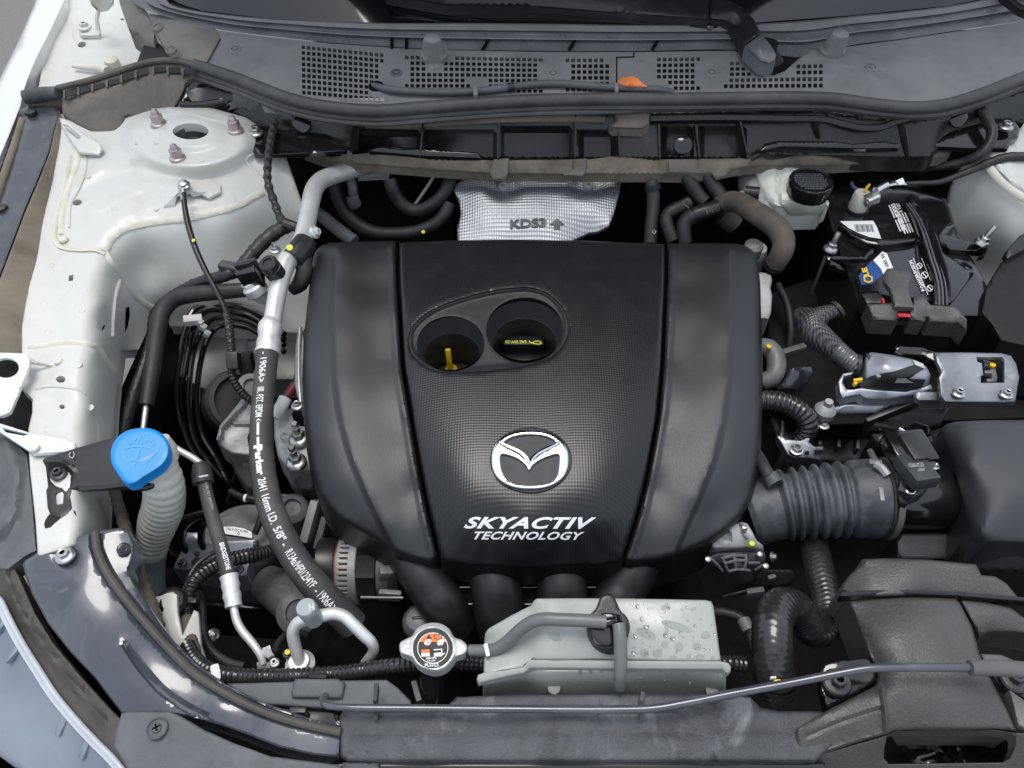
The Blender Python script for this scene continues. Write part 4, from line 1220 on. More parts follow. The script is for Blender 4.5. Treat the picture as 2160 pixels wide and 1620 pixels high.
part('emblem_ring', sheet([(x, y, 0) for x, y in outer], zf=lambda x, y: emz(x, y) + .25, holes=[uph, loh], th=.3, res=3.5, rnd=5, hrnd=4, bstep=3), 'chrome', em)
wing = A(16, [(764, 366), (800, 388), (850, 410), (905, 438), (945, 475), (970, 510), (992, 480), (1035, 440), (1100, 408), (1150, 382), (1186, 362)])
part('emblem_wing', tube([(x, y, float(emz(x, y)[0]) + .38) for x, y in wing], [1.2, 2.5, 3.2, 3.6, 4, 4.4, 4, 3.6, 3.2, 2.5, 1.2], seg=6, flat=.7), 'chrome', em)
part('wing_groove', stroke_px(A(16, [(764, 380), (800, 402), (850, 424), (900, 452), (940, 488)]) , 1.6, emz, .34), 'gap_black', em)  # flat black stroke for the slit between wing and ring
part('wing_groove', stroke_px(A(16, [(1186, 380), (1150, 400), (1100, 424), (1040, 456), (1000, 490)]), 1.6, emz, .34), 'gap_black', em)
def fat(s, p0, p1, p2, b, sh):
    return text_px(s, p0, p1, p2, zc, .07, bold=b, shear=sh, space=1.08, res=4)
part('lettering', fat('SKYACTIV', (978, 1115), (1258, 1116), (978, 1090), .034, .42), 'print_white', ec)
part('lettering', fat('TECHNOLOGY', (1000, 1138), (1233, 1139), (1000, 1121), .028, .42), 'print_white', ec)

# dipstick and filler cap stand in the wells
dp = root('dipstick', 'yellow oil dipstick handle standing in the smaller well', 'dipstick', (948, 780, -3))
q = A(15, [(1118, 925, -1.6), (1128, 990, -3.0), (1136, 1060, -4.6)])
part('blade', box3(MB(), P(*A(15, [(1126, 1000)])[0], -3.0), Vector((U(948, 760, -3) * 5.5, 0, 0)), (P(*q[0]) - P(*q[2])) * .52, Vector((0, -.0025, .0008)), .0008), 'yellow', dp)
part('eyelet', lathe(MB(), P(*A(15, [(1124, 972)])[0], -2.3), (0, -.75, .6), [(.0019, 0), (.0019, .0006)], 10), 'print_black', dp)
part('plug', lathe(MB(), P(*A(15, [(1140, 1068)])[0], -5.0), ax1, [(.0085, -.012), (.0085, -.002), (.0072, .002), (.003, .004)], 20), 'yellow', dp)
fc = root('oil_filler_cap', 'black oil filler cap with yellow print in the larger well', 'cap', (1107, 730, -5))
oc = P(*A(15, [(1636, 925)])[0], -3.6)
part('body', lathe(MB(), oc, ax2, [(r2 * .78, -.03), (r2 * .78, -.004), (r2 * .74, 0), (r2 * .25, .001)], 36), 'black_gloss', fc)
gx = U(1107, 740, -3)
gp = part('grip', box3(MB(), P(*A(15, [(1632, 900)])[0], -2.9), Vector((gx * 43, 0, 0)), Vector((0, .0075, 0)), Vector((0, 0, .009)), .0015), 'black_satin', fc)
zt_ = -2.9 + .9
part('lettering', text_px('SAE 0W-20', A(15, [(1655, 868)])[0], A(15, [(1508, 868)])[0], A(15, [(1655, 888)])[0], zt_, .03, bold=.02), 'print_yellow', gp)
part('oil_can_symbol', stroke_px(A(15, [(1672, 872), (1680, 884), (1700, 884), (1706, 876), (1735, 872), (1752, 880), (1754, 890), (1740, 894), (1700, 890)]), 1.8, zt_, .03), 'print_yellow', gp)

# cylinder head block under the cover
eb = root('engine_block', 'dark engine block hidden below the engine cover', 'engine', (1120, 900, -30))
part('head', sheet([(690, 560, -6), (1570, 560, -6), (1560, 900, -8), (1480, 1060, -9), (1300, 1130, -10), (920, 1130, -10), (760, 1040, -9), (680, 900, -8)], th=26, res=60, rnd=14), 'deep_black', eb)
FR.update({21: (320, 1020, .2716), 22: (1280, 330, .1944), 23: (600, 320, .1759), 24: (1600, 700, .1852), 25: (1460, 1060, .1481)})
def s_of(T, pts, axis, val):
    c = np.array([q[:3] for q in curve2(pts, False, 10)])
    k = np.argsort(c[:, axis])
    return float(np.interp(val, c[k, axis], np.array(T.s)[k]))

# ================================================================== LEFT: CABLES, PIPES
gs = root('ground_strap', 'thin black ground cable from the strut tower to a corrugated sleeve', 'cable', (388, 398, 6))
part('cable', tube([(388, 408, 6.4), (389, 430, 5.9), (396, 470, 4.8), (411, 520, 3.4), (432, 568, 2.0), (455, 610, 1.0), (470, 640, .5), (479, 664, .2)], [5.5, 6.5, 6.5, 6.5, 6, 5.5], seg=12), 'black_satin', gs)
part('lug', lathe(MB(), P(388, 392, 6.3), (0, -.2, 1), [(.0085, -.001), (.008, .002), (.006, .003), (.006, .006), (.004, .007)], 16), 'zinc', gs)
part('ferrule', tube([(388, 400, 6.5), (388, 424, 6.0)], 6.5, seg=12), 'zinc', gs)
part('paint_mark', lathe(MB(), Vector(P(408, 507, 4.2)), (0, -.6, 1), [(.0022, -.001), (.0022, .0005)], 8), 'print_yellow', gs)
part('sleeve', tube([(477, 660, .2), (483, 690, -.6), (489, 742, -2.2)], [8, 10, 9.5], seg=14, rf=ribs(.0042, .18), fine=.0009), 'corrugated', gs)
part('connector', bar((487, 742, -1.2), (489, 778, -2.4), 25, 2.0, .0015), 'black_satin', gs)
part('connector_back', bar((512, 748, -2.4), (520, 790, -4.4), 30, 2.5, .004), 'black_dull', gs)
part('sleeve', tube([(488, 776, -3.2), (492, 800, -4.2), (505, 822, -5.4), (530, 846, -7), (550, 858, -8.5)], 9, seg=14, rf=ribs(.0042, .18), fine=.0009), 'corrugated', gs)

tc = tube([(580, 255, 7.6), (572, 290, 7.2), (565, 340, 6.6), (565, 385, 5.6), (578, 425, 4.0), (592, 462, 2.6), (602, 478, 1.8)], 8, seg=10, rf=lambda s, t, a: 1 + .16 * math.sin(s * 420 + 2 * a), fine=.0025)
solo('twisted_cable', 'black tape-twisted cable hanging down the strut tower side', 'cable', tc, 'tape')
hn_ = root('taped_harness', 'black taped wiring harness running from the twisted cable along the apron', 'harness', (480, 580, 0))
part('run', tube([(612, 474, 1.5), (590, 484, 1.4), (556, 510, 1.0), (524, 545, .5), (506, 566, .2), (470, 583, -.2), (430, 592, -.8), (395, 606, -1.8), (350, 634, -4.0), (325, 665, -6), (318, 720, -7), (300, 780, -8), (280, 840, -9), (262, 900, -10), (248, 960, -10), (250, 1040, -10)],
               [15, 16, 15, 14, 12, 11, 11, 10, 10, 11, 13, 15, 15, 14, 14, 13], seg=12, rf=wrapf(1.2, .06), fine=.004), 'tape', hn_)
part('tail', bar((462, 552, 1.2), (512, 563, 1.2), 22, 1.0, .003), 'seal_rubber', hn_)
part('branch', tube([(600, 470, 2.4), (622, 478, 2.2), (650, 488, 1.6)], 11, seg=10), 'tape', hn_)
br = tube(A(6, [(780, 740, -3), (800, 830, -3.6), (840, 960, -4.4), (870, 1080, -5), (920, 1230, -5.4), (970, 1400, -5.8), (1030, 1560, -6), (1080, 1700, -6.4)]), [11, 12, 13, 13, 15, 16, 16, 14], seg=12,
          rf=lambda s, t, a: 1 + .09 * (2 * ((s * 95 + a / 6.28) % 1) - 1), fine=.0015)
solo('wrapped_harness', 'brown dusty tape-wrapped harness between washer neck and front support', 'harness', br, 'tape_brown')

ip = root('insulated_pipe', 'thick black foam-sleeved pipe bending past the white brake line clip', 'pipe', (345, 700, -3))
part('sleeve', tube([(556, 606, -1.2), (520, 611, -1.1), (460, 616, -1.2), (400, 622, -1.6), (366, 632, -2.2), (344, 655, -3), (334, 690, -3.8), (327, 740, -4.8), (318, 800, -6), (309, 855, -7.2)], [16, 16, 17, 18, 18, 18, 17, 17, 16, 15], seg=18, step=8), 'rubber', ip)
part('bare_end', tube([(309, 850, -7.2), (304, 890, -8), (299, 930, -8.8)], 6.5, seg=12), 'aluminium', ip)

ap = root('suction_line', 'bare aluminium air conditioning pipe with crimped end and printed rubber hose', 'pipe', (580, 650, 0))
part('pipe', tube([(870, 322, -3.0), (800, 344, -.8), (740, 360, .9), (700, 371, 1.9), (676, 382, 2.5), (663, 398, 2.9), (656, 425, 3.0), (648, 465, 2.7), (640, 500, 2.4), (628, 525, 2.3), (607, 550, 2.2), (594, 580, 1.9), (585, 620, 1.4), (578, 660, .9), (573, 690, .5)],
                  [15, 16, 17, 17.5, 18, 19, 19, 18.5, 19, 19, 20, 19, 18, 17.5, 17.5], seg=22, step=7), 'alu_white', ap)
part('crimp', tube([(573, 674, .7), (571, 684, .6), (569, 700, .4), (568, 712, .2), (567, 722, 0), (566, 738, -.2), (565, 744, -.25)], [17, 25, 25.5, 22, 25.5, 25, 23], seg=26, step=4), 'alu_white', ap)
part('crimp_rim', tube([(565, 741, -.2), (564, 747, -.3)], 27, seg=26), 'alu_white', ap)
HP = [(565, 742, -.2), (559, 800, -.5), (553, 870, -.9), (551, 930, -1.3), (556, 1000, -2.0), (568, 1060, -2.8), (590, 1118, -3.8), (622, 1178, -5.2), (662, 1232, -6.8), (706, 1280, -8.8), (745, 1318, -11)]
HT = Tube(HP, [23.5, 23.5, 24, 25, 26, 27, 28, 29, 30, 31, 31], seg=26, step=10)
hose = part('hose', HT.mb(), 'hose_print', ap)
for (s_, ya_, yb_, bold) in (('F - 1906A>', 745, 820, .012), ('IIR. PET. EPDM <', 830, 902, .012), ('arker', 964, 1012, .05), ('2041 16mm I.D.', 1018, 1108, .012), ('5/8" -', 1116, 1152, .012), ('R134a/HF01234YF', 1162, 1232, .012), ('- 1906A>', 1238, 1275, .012)):
    part('lettering', text_tube(HT, s_, s_of(HT, HP, 1, ya_), s_of(HT, HP, 1, yb_), .62, .02, .0004, bold=bold), 'print_white', hose)
for ya_, yb_, a in ((904, 930, .32), (934, 950, .32)):
    sa, sb = s_of(HT, HP, 1, ya_), s_of(HT, HP, 1, yb_)
    mb = MB()
    for i in range(6):
        p0_, p1_ = sa + (sb - sa) * i / 6, sa + (sb - sa) * (i + 1) / 6
        mb.add([HT.at(p0_, a + .1, .0004), HT.at(p1_, a + .1, .0004), HT.at(p1_, a - .1, .0004), HT.at(p0_, a - .1, .0004)], [(0, 1, 2, 3)])
    part('print_line', mb, 'print_white', hose)
part('lettering', text_tube(HT, 'P', s_of(HT, HP, 1, 950), s_of(HT, HP, 1, 964), .72, 0.0, .0004, bold=.09), 'print_white', hose)
part('pipe_clamp', tube([(645, 512, 2.5), (632, 530, 2.4), (616, 548, 2.3)], [25, 26, 24], seg=18), 'black_satin', ap)
part('clamp_mark', lathe(MB(), P(611, 522, 4.8), (0, -.45, 1), [(.004, -.002), (.004, .0005)], 12), 'print_yellow', ap)
part('clamp_tail', tube([(640, 540, 1.8), (642, 575, .6), (632, 600, -.6), (616, 612, -1.4)], [16, 18, 18, 12], seg=14), 'rubber', ap)
part('port_cap', lathe(MB(), P(578, 572, 3.2), Vector((-.18, -.25, 1)), [(.0118, -.006), (.0118, .008), (.0105, .0085), (.0105, .0105), (.0112, .011), (.0112, .017), (.0095, .0185), (.006, .0185), (.0055, .0165), (.002, .0165)], 24), 'black_satin', ap)
part('port_stem', tube([(592, 596, 1.8), (580, 580, 2.6)], 15, seg=14), 'alu_white', ap)
part('side_nut', bolt(664, 490, 2.6, 14, axis=(1, -.3, .5)), 'alu_white', ap)
part('side_bolt', bolt(580, 528, 2.6, 12, stud=True), 'zinc', ap)

ps = root('pressure_switch', 'black sensor connector on a pale hex sensor beside the aluminium pipe', 'sensor', (535, 600, 0))
part('hex_body', hexp(lathe(MB(), P(538, 608, .6), (-.45, .1, 1), [(.0145, -.006), (.0145, .004), (.012, .006)], 20), P(538, 608, .4), (-.45, .1, 1), .0125, .002, .012), 'alu_white', ps)
part('connector', box3(MB(), P(528, 578, 2.4), Vector((.0125, 0, .003)), Vector((-.002, .011, .002)), Vector((-.004, 0, .012)), .002), 'black_gloss', ps)
part('connector_rib', box3(MB(), P(517, 566, 3.2), Vector((.010, .001, .002)), Vector((-.001, .003, 0)), Vector((-.002, 0, .008)), .001), 'black_satin', ps)
part('connector_rib', box3(MB(), P(535, 560, 3.4), Vector((.006, .001, .002)), Vector((-.001, .003, 0)), Vector((-.002, 0, .008)), .001), 'black_satin', ps)
part('block', bar((540, 612, -.4), (566, 622, -.8), 20, 1.6, .002), 'alu_white', ps)
part('bracket', sheet([(518, 620, -1.4), (560, 622, -1.4), (556, 628, -1.8), (522, 627, -1.8)], th=.5, res=10, rnd=2), 'black_satin', ps)

# four brake lines looping through a white clip
offs = [(0, 0), (17, 11), (34, 22), (50, 34)]
blpaths = [
    [(600, 705, -8), (560, 672, -8), (520, 650, -8), (470, 642, -8.2), (430, 643, -8.5), (408, 655, -9), (396, 680, -9.5), (384, 720, -11), (377, 770, -13), (372, 825, -15), (384, 900, -18), (398, 940, -20), (425, 1000, -24), (450, 1060, -30)],
    [(600, 716, -8.6), (560, 686, -8.6), (520, 664, -8.6), (470, 655, -8.8), (440, 656, -9), (420, 668, -9.5), (408, 692, -10), (398, 735, -12), (388, 790, -14), (380, 840, -16), (396, 930, -19), (430, 985, -21), (460, 1040, -25), (480, 1090, -30)],
    [(600, 728, -9.2), (560, 700, -9.2), (525, 678, -9.2), (480, 670, -9.4), (452, 672, -9.6), (436, 684, -10), (422, 706, -10.5), (408, 745, -12.5), (400, 800, -14.5), (398, 850, -16.5), (412, 930, -19), (450, 985, -21), (478, 1015, -22), (510, 1060, -26), (530, 1100, -31)],
    [(600, 742, -10), (560, 716, -10), (530, 694, -10), (490, 686, -10), (464, 688, -10.2), (448, 700, -10.6), (436, 720, -11), (424, 760, -13), (416, 820, -15), (416, 860, -16.5), (428, 920, -18.5), (455, 965, -20), (480, 1015, -21), (515, 1070, -26), (540, 1110, -31)]]
for i, pp in enumerate(blpaths):
    lab = ['black brake line, outermost in the white clip bundle', 'black brake line, second from outside in the white clip bundle', 'black brake line, third from outside in the white clip bundle', 'black brake line, innermost in the white clip bundle'][i]
    solo('brake_line', lab, 'brake line', tube(pp, 6.2, seg=10), 'black_gloss', group='brake lines in the white clip')
lcx = root('line_clip', 'white plastic clip holding the four brake lines', 'clip', (405, 678, -9))
part('body', bar((386, 672, -8.0), (426, 668, -8.4), 22, .9, .0015), 'white_plastic', lcx)
part('finger', bar((424, 684, -8.8), (436, 690, -9.2), 12, .8, .001), 'white_plastic', lcx)
part('finger', bar((432, 698, -9.4), (444, 704, -9.8), 12, .8, .001), 'white_plastic', lcx)
part('finger', bar((420, 676, -8.4), (428, 680, -8.6), 12, .8, .001), 'white_plastic', lcx)

# ================================================================== LEFT: ENGINE MOUNT, TIMING SIDE
mo = root('engine_mount', 'cast grey engine mount with stud nuts next to the printed hose', 'engine mount', (560, 950, -12))
part('arm', sheet(A(18, [(65, 720, -10), (95, 600, -9.6), (180, 500, -9), (285, 370, -8.4), (380, 425, -8.6), (420, 580, -9.2), (420, 860, -11), (300, 850, -11), (200, 835, -11), (140, 800, -11), (85, 765, -10.6)]),
                  A(18, [(150, 680, -10.2), (300, 560, -9.6)]), relief=fsum(ridge(A(18, [(75, 720), (115, 610), (200, 510), (300, 400)]), 9, .8), ridge(A(18, [(215, 590), (400, 585)]), 5, .6)), th=3, res=7, rnd=5), 'cast_alu', mo)
part('foot', sheet(A(18, [(138, 800, -11.4), (250, 840, -11.4), (420, 868, -11.4), (440, 1160, -16), (330, 1130, -16), (200, 930, -14)]), th=4, res=10, rnd=4), 'cast_dark', mo)
part('foot_mark', text_px('JL', A(18, [(290, 950)])[0], A(18, [(345, 940)])[0], A(18, [(285, 925)])[0], -12.6, .3), 'print_black', mo)
part('opening', sheet(A(18, [(380, 600, -8.9), (350, 640, -9), (330, 700, -9.4), (340, 770, -9.8), (385, 830, -10.2), (420, 840, -10.2), (420, 600, -9)]), th=.4, res=9), 'gap_black', mo)
part('plate', sheet(A(18, [(560, 500, -8), (640, 462, -7.6), (720, 450, -7.4), (800, 480, -7.4), (870, 560, -7.6), (890, 980, -9.6), (770, 1000, -9.8), (680, 985, -9.6), (620, 900, -9.2), (590, 860, -9), (560, 700, -8.4)]), th=3.5, res=9, rnd=6), 'cast_alu', mo)
part('cast_mark', stroke_px(A(18, [(665, 670), (635, 660), (610, 690), (620, 715), (650, 720)]), 1.6, -8.2, .15), 'cast_dark', mo)
part('lower_box', sheet(A(18, [(640, 960, -11), (760, 1004, -10.4), (880, 1000, -10.4), (900, 1150, -12.4), (790, 1145, -12.4), (740, 1080, -12)]), th=4, res=10, rnd=4), 'cast_dark', mo)
for x, y in A(18, [(775, 715), (752, 915)]):
    c = P(x, y, -8.2)
    s = U(x, y, -8.2)
    mb = lathe(MB(), c, (0, 0, 1), [(s * 22, -.002), (s * 22, .002), (s * 20, .0035), (s * 13, .005)], 26)
    hexp(mb, c, (0, 0, 1), s * 13.5, .004, .013)
    lathe(mb, c, (0, 0, 1), [(s * 8, .012), (s * 8, .022)], 14)
    hexp(mb, c, (0, 0, 1), s * 7, .022, .030)
    part('stud_nut', mb, 'zinc', mo)
bs = root('mount_bushing', 'round dark rubber bushing behind the cast engine mount', 'bushing', (510, 820, -13))
part('ring', lathe(MB(), P(508, 845, -12.5), (.5, -.3, .7), [(.042, -.03), (.044, -.004), (.040, .002), (.034, .003), (.032, -.004), (.018, -.004)], 34), 'rubber', bs)
part('washer', lathe(MB(), P(530, 815, -9.5), (.4, -.3, .8), [(.017, -.004), (.017, .001), (.010, .002), (.009, -.002), (.004, -.002)], 24), 'cast_alu', bs)
vc = root('valve_cover', 'pale cast valve cover edge beside the engine cover', 'engine', (632, 800, -5))
part('flange', sheet(A(18, [(780, -260, -3.2), (800, -240, -3.2), (830, 0, -3.6), (830, 480, -5.2), (790, 470, -5.2), (770, 390, -5), (755, 340, -4.8), (735, 240, -4.6), (735, 80, -4.2), (745, -100, -3.8), (765, -220, -3.4)]), th=3, res=7, rnd=4), 'cast_alu', vc)
part('flange_rib', tube(A(18, [(782, -240, -2.7), (775, -100, -3.1), (772, 60, -3.5), (775, 240, -4), (790, 400, -4.6)]), 3.5, seg=8), 'aluminium', vc)
part('bolt', bolt(*A(18, [(758, 430)])[0], -4.8, 13), 'zinc', vc)
part('black_boot', sheet(A(18, [(710, 500, -7), (740, 440, -6.6), (830, 440, -6.6), (830, 590, -7.2), (770, 580, -7.2), (725, 545, -7.2)]), th=1, res=10, rnd=4), 'gap_black', vc)  # rounded near-black sheet below the flange bolt
rw = root('engine_ground_wire', 'maroon wire with white printed collar behind the printed hose', 'wire', (595, 850, -5))
part('sleeve', tube([(640, 700, -5), (636, 760, -5), (625, 805, -5.4), (612, 828, -5.6)], 9, seg=12, rf=ribs(.004, .15), fine=.001), 'corrugated', rw)
part('wire', tube([(622, 812, -5.4), (608, 832, -5.6), (600, 844, -5.8)], 10, seg=12), 'maroon', rw)
part('collar', tube([(602, 840, -5.6), (592, 860, -6), (578, 880, -6.4)], 14, seg=14), 'white_plastic', rw)
# alternator behind the hose
al = root('alternator', 'alternator with slotted silver end frame and copper windings', 'alternator', (740, 1190, -20))
AX = Vector((1, 0, 0))
ca = P(*A(8, [(640, 250)])[0], -13)
ua = U(750, 1195, -13)
part('pulley_housing', lathe(MB(), ca, AX, [(ua * 58, -ua * 84), (ua * 62, -ua * 80), (ua * 62, -ua * 46), (ua * 60, -ua * 42)], 36), 'black_satin', al)
part('winding', lathe(MB(), ca, AX, [(ua * 66, -ua * 40), (ua * 66, ua * 2)], 36), 'copper', al)
part('end_ring', lathe(MB(), ca, AX, [(ua * 56, -ua * 42), (ua * 64, -ua * 40), (ua * 68, -ua * 34), (ua * 69, -ua * 28), (ua * 60, -ua * 27)], 40), 'cast_alu', al)
part('end_ring', lathe(MB(), ca, AX, [(ua * 60, -ua * 10), (ua * 75, -ua * 10), (ua * 76, ua * 4), (ua * 74, ua * 6), (ua * 60, ua * 7)], 40), 'cast_alu', al)
for k in range(26):
    t = math.radians(-20 + k * 9.2)
    d = Vector((0, math.cos(t), math.sin(t)))
    tg = Vector((0, -math.sin(t), math.cos(t)))
    part('cage_bar', box3(MB(), ca + AX * (-ua * 19) + d * (ua * 69), AX * (ua * 12), tg * (ua * 3.6), d * (ua * 4), .0008), 'cast_alu', al)
part('stator', lathe(MB(), ca, AX, [(ua * 70, ua * 6), (ua * 70, ua * 44)], 40, wob=lambda t: 1 + .03 * math.copysign(1, math.sin(t * 20))), 'black_dull', al)
part('rear_frame', lathe(MB(), ca, AX, [(ua * 62, ua * 44), (ua * 66, ua * 46), (ua * 66, ua * 70), (ua * 50, ua * 86), (ua * 20, ua * 90)], 32), 'cast_dark', al)
part('lug', bar(A(8, [(780, 262, -8)])[0], A(8, [(880, 258, -8.4)])[0], 22, 1.6, .003), 'cast_dark', al)
part('lug', bar(A(8, [(775, 410, -8.6)])[0], A(8, [(930, 420, -9)])[0], 12, 1.6, .002), 'cast_dark', al)
part('through_bolt', tube(A(8, [(650, 455, -8.6), (940, 458, -8.8)]), 4, seg=10), 'dark_bolt', al)
# intake manifold runners
im = root('intake_manifold', 'dark plastic intake manifold with four runners under the engine cover', 'manifold', (1120, 1230, -14))
for i, (pp, r) in enumerate((([(150, 1150, -8.5), (220, 1260, -8.8), (300, 1380, -9.8), (380, 1500, -11), (440, 1620, -14)], 50), ([(690, 1180, -9), (720, 1280, -9.2), (745, 1400, -10), (765, 1520, -11.5), (780, 1640, -14)], 54),
                             ([(1190, 1180, -9), (1195, 1280, -9.2), (1195, 1400, -10), (1195, 1520, -11.5), (1195, 1640, -14)], 54), ([(1730, 1160, -8.5), (1690, 1250, -8.8), (1620, 1370, -9.8), (1540, 1500, -11), (1480, 1620, -14)], 50))):
    part('runner', tube(A(16, pp), r, seg=20, step=9), 'black_satin', im)
part('flange', sheet(A(16, [(330, 1180, -11), (1700, 1180, -11), (1650, 1640, -14), (300, 1640, -14)]), th=6, res=30, rnd=6), 'black_dull', im)
for x in (505, 950, 1385):
    part('boss', bar(A(16, [(x, 1295, -8.6)])[0], A(16, [(x + 90, 1295, -8.6)])[0], 10, 1, .0015), 'black_gloss', im)
    part('web', bar(A(16, [(x - 30, 1365, -9.6)])[0], A(16, [(x + 110, 1363, -9.6)])[0], 5, 1, .0008), 'black_gloss', im)
    part('web', bar(A(16, [(x - 20, 1482, -11)])[0], A(16, [(x + 100, 1480, -11)])[0], 5, 1, .0008), 'black_gloss', im)
wpb = root('water_outlet', 'small pale plastic fitting in the dark gap beside the radiator cap', 'fitting', (885, 1300, -12))
part('body', lathe(MB(), P(*A(8, [(1050, 620)])[0], -13), (0, -.2, 1), [(.016, -.02), (.018, -.004), (.017, .004), (.012, .012), (.006, .014)], 14), 'hose_grey', wpb)
part('rib', bar(A(8, [(1000, 590, -11.4)])[0], A(8, [(1110, 586, -11.4)])[0], 5, .6, .0006), 'black_satin', wpb)

# ================================================================== WASHER FILLER
wb = root('filler_bracket', 'black bolted bracket carrying the washer filler neck', 'bracket', (150, 1000, 1.5))
part('plate', sheet(A(6, [(290, 555, 2.2), (310, 535, 2.3), (520, 470, 2.6), (780, 395, 3.0), (900, 400, 3.0), (1000, 560, 2.6), (960, 700, 2.2), (900, 738, 2.0), (560, 757, 1.6), (520, 745, 1.6), (490, 770, 1.5), (480, 800, 1.4), (490, 880, 1.3), (455, 935, 1.2), (400, 952, 1.2), (345, 930, 1.2), (325, 880, 1.3), (315, 760, 1.5), (328, 735, 1.6), (312, 600, 2.0)]),
                    th=.35, res=8, rnd=4, holes=[A(6, [(385, 775), (425, 768), (435, 785), (430, 850), (395, 858), (372, 845), (375, 790)])],
                    relief=fsum(ridge(A(6, [(300, 570), (420, 570), (480, 600)]), 10, .35), dome(*A(6, [(400, 655)])[0], 24, 21, -.45))), 'black_satin', wb)
part('flange_edge', tube(A(6, [(555, 748, 1.6), (700, 738, 1.8), (850, 722, 2.0), (960, 705, 2.1)]), 4, seg=8), 'black_gloss', wb)
part('slot_bar', bar(A(6, [(372, 812, 1.1)])[0], A(6, [(432, 800, 1.1)])[0], 5, .5, .0005), 'black_satin', wb)
part('bolt', bolt(*A(6, [(402, 648)])[0], 1.9, 17), 'dark_bolt', wb)
part('size_mark', stroke_px(A(6, [(500, 495), (508, 515), (495, 540), (475, 530), (472, 510), (482, 500)]), 1.5, 2.5, .1), 'print_grey', wb)
part('under_tab', lathe(MB(), P(*A(6, [(415, 965)])[0], .9), (0, 0, 1), [(.014, -.004), (.014, .001), (.010, .002)], 18), 'black_dull', wb)
wf = root('washer_filler', 'ribbed translucent washer filler neck with bright blue cap', 'washer filler', (340, 1100, -6))
part('neck', tube(A(6, [(1060, 560, 3.4), (1095, 640, 2.2), (1120, 730, .6), (1120, 850, -2.2), (1085, 960, -5), (1050, 1080, -8), (1030, 1170, -10)]), [38, 41, 42, 43, 42, 37, 33], seg=28, rf=ribs(.0088, .055, .7), fine=.0011), 'neck', wf)
part('collar', tube(A(6, [(985, 480, 4.4), (1030, 545, 3.4), (1062, 590, 2.6)]), [56, 58, 52], seg=30), 'neck', wf)
part('retainer', tube(A(6, [(900, 735, 2.6), (1000, 735, 2.5), (1080, 700, 2.5), (1150, 640, 2.5), (1168, 618, 2.5)]), 9, seg=10), 'black_satin', wf)
part('tank_top', tube(A(6, [(1030, 1165, -10), (1025, 1240, -12), (1030, 1400, -15), (1040, 1500, -17)]), [33, 30, 29, 30], seg=22), 'neck_low', wf)
bc_o = A(6, [(755, 520), (765, 460), (800, 400), (860, 355), (940, 335), (1020, 335), (1090, 360), (1140, 410), (1158, 470), (1150, 530), (1110, 590), (1040, 640), (980, 675), (935, 708), (885, 720), (845, 700), (800, 640), (765, 580)])
capz = lambda x, y: 5.6 - (np.atleast_1d(y) - 962) * .011 + (np.atleast_1d(x) - 297) * -.002
bo2 = [tuple(q) for q in curve2(bc_o, True, 6)]
bcap = part('cap', sheet([(q[0], q[1], 0) for q in bo2], zf=capz, th=.9, res=7, rnd=7, rz=.3), 'blue_cap', wf)
for pts, w in ((A(6, [(835, 478), (895, 462), (960, 456), (1020, 466), (1075, 490), (985, 577), (960, 560), (925, 552), (895, 556), (865, 566)]), 2.4),):
    part('symbol', stroke_px(pts, w, capz, .05, True), 'blue_catchlight', bcap)
for (x, y) in A(6, [(893, 435), (922, 412), (950, 412), (967, 435), (953, 478), (948, 500), (940, 522), (935, 538), (1000, 418), (1030, 420), (1047, 440), (920, 578)]):
    part('symbol_drop', stroke_px([(x - 1.5, y + 2), (x + 1.5, y - 2)], 3, capz, .06), 'blue_catchlight', bcap)

# ================================================================== FRONT LEFT CORNER
fs = root('front_support', 'glossy black front support with bluish sky sheen in its colour, sweeping round the headlight', 'body panel', (300, 1350, -1))
FO = A(7, [(150, 235, -.4), (172, 200, 0), (250, 150, .5), (420, 72, .8), (630, 5, 1.0), (740, -12, 1.0), (830, -25, .9), (885, 0, .6), (925, 90, 0), (915, 160, -.2), (885, 270, -.4), (920, 350, -.6), (1000, 480, -.8), (1100, 640, -1), (1200, 760, -1), (1350, 905, -1.1), (1540, 1045, -1.2), (1700, 1120, -1.2), (1850, 1190, -1.2), (2138, 1285, -1.3), (2330, 1330, -1.3), (2330, 1400, -1.3),
               (2320, 1550, -1.8), (2138, 1535, -1.8), (1900, 1480, -1.8), (1700, 1400, -1.8), (1500, 1330, -1.7), (1350, 1290, -1.6), (1200, 1260, -1.5), (1000, 1270, -1.6), (830, 1245, -1.7), (740, 1130, -1.5), (650, 1010, -1.4), (480, 830, -1.2), (330, 640, -1.0), (215, 430, -.8)])
seal_line = A(7, [(652, 10), (662, 120), (700, 220), (760, 330), (860, 465), (980, 610), (1150, 800), (1330, 975), (1500, 1085), (1700, 1190), (1900, 1270), (2138, 1335), (2330, 1375)])
FZ = surf(FO, A(7, [(500, 400, .2), (800, 760, -.6), (1000, 1000, -.8), (1500, 1220, -1.2), (1000, 760, -.6)]), 4e-4)
FRz = fsum(ridge(seal_line, 16, -.5), ridge(A(7, [(860, 770), (960, 920), (1100, 1080), (1250, 1190), (1400, 1270)]), 12, -.35), dome(*A(7, [(445, 170)])[0], 24, 22, -.25))
part('panel', sheet(FO, zf=FZ, relief=FRz, th=2.2, res=9, rnd=6, rz=.6, bstep=9, extra=lines(seal_line, (-16, -9, 0, 9, 16), 9) + lines(A(7, [(860, 770), (960, 920), (1100, 1080), (1250, 1190), (1400, 1270)]), (-12, -6, 0, 6, 12), 7)), 'black_paint', fs)
part('bolt', bolt(*A(7, [(445, 170)])[0], .9, 20), 'zinc', fs)
part('side_bolt', bolt(*A(7, [(845, 125)])[0], .4, 14, axis=(.5, -.3, .7)), 'dark_bolt', fs)
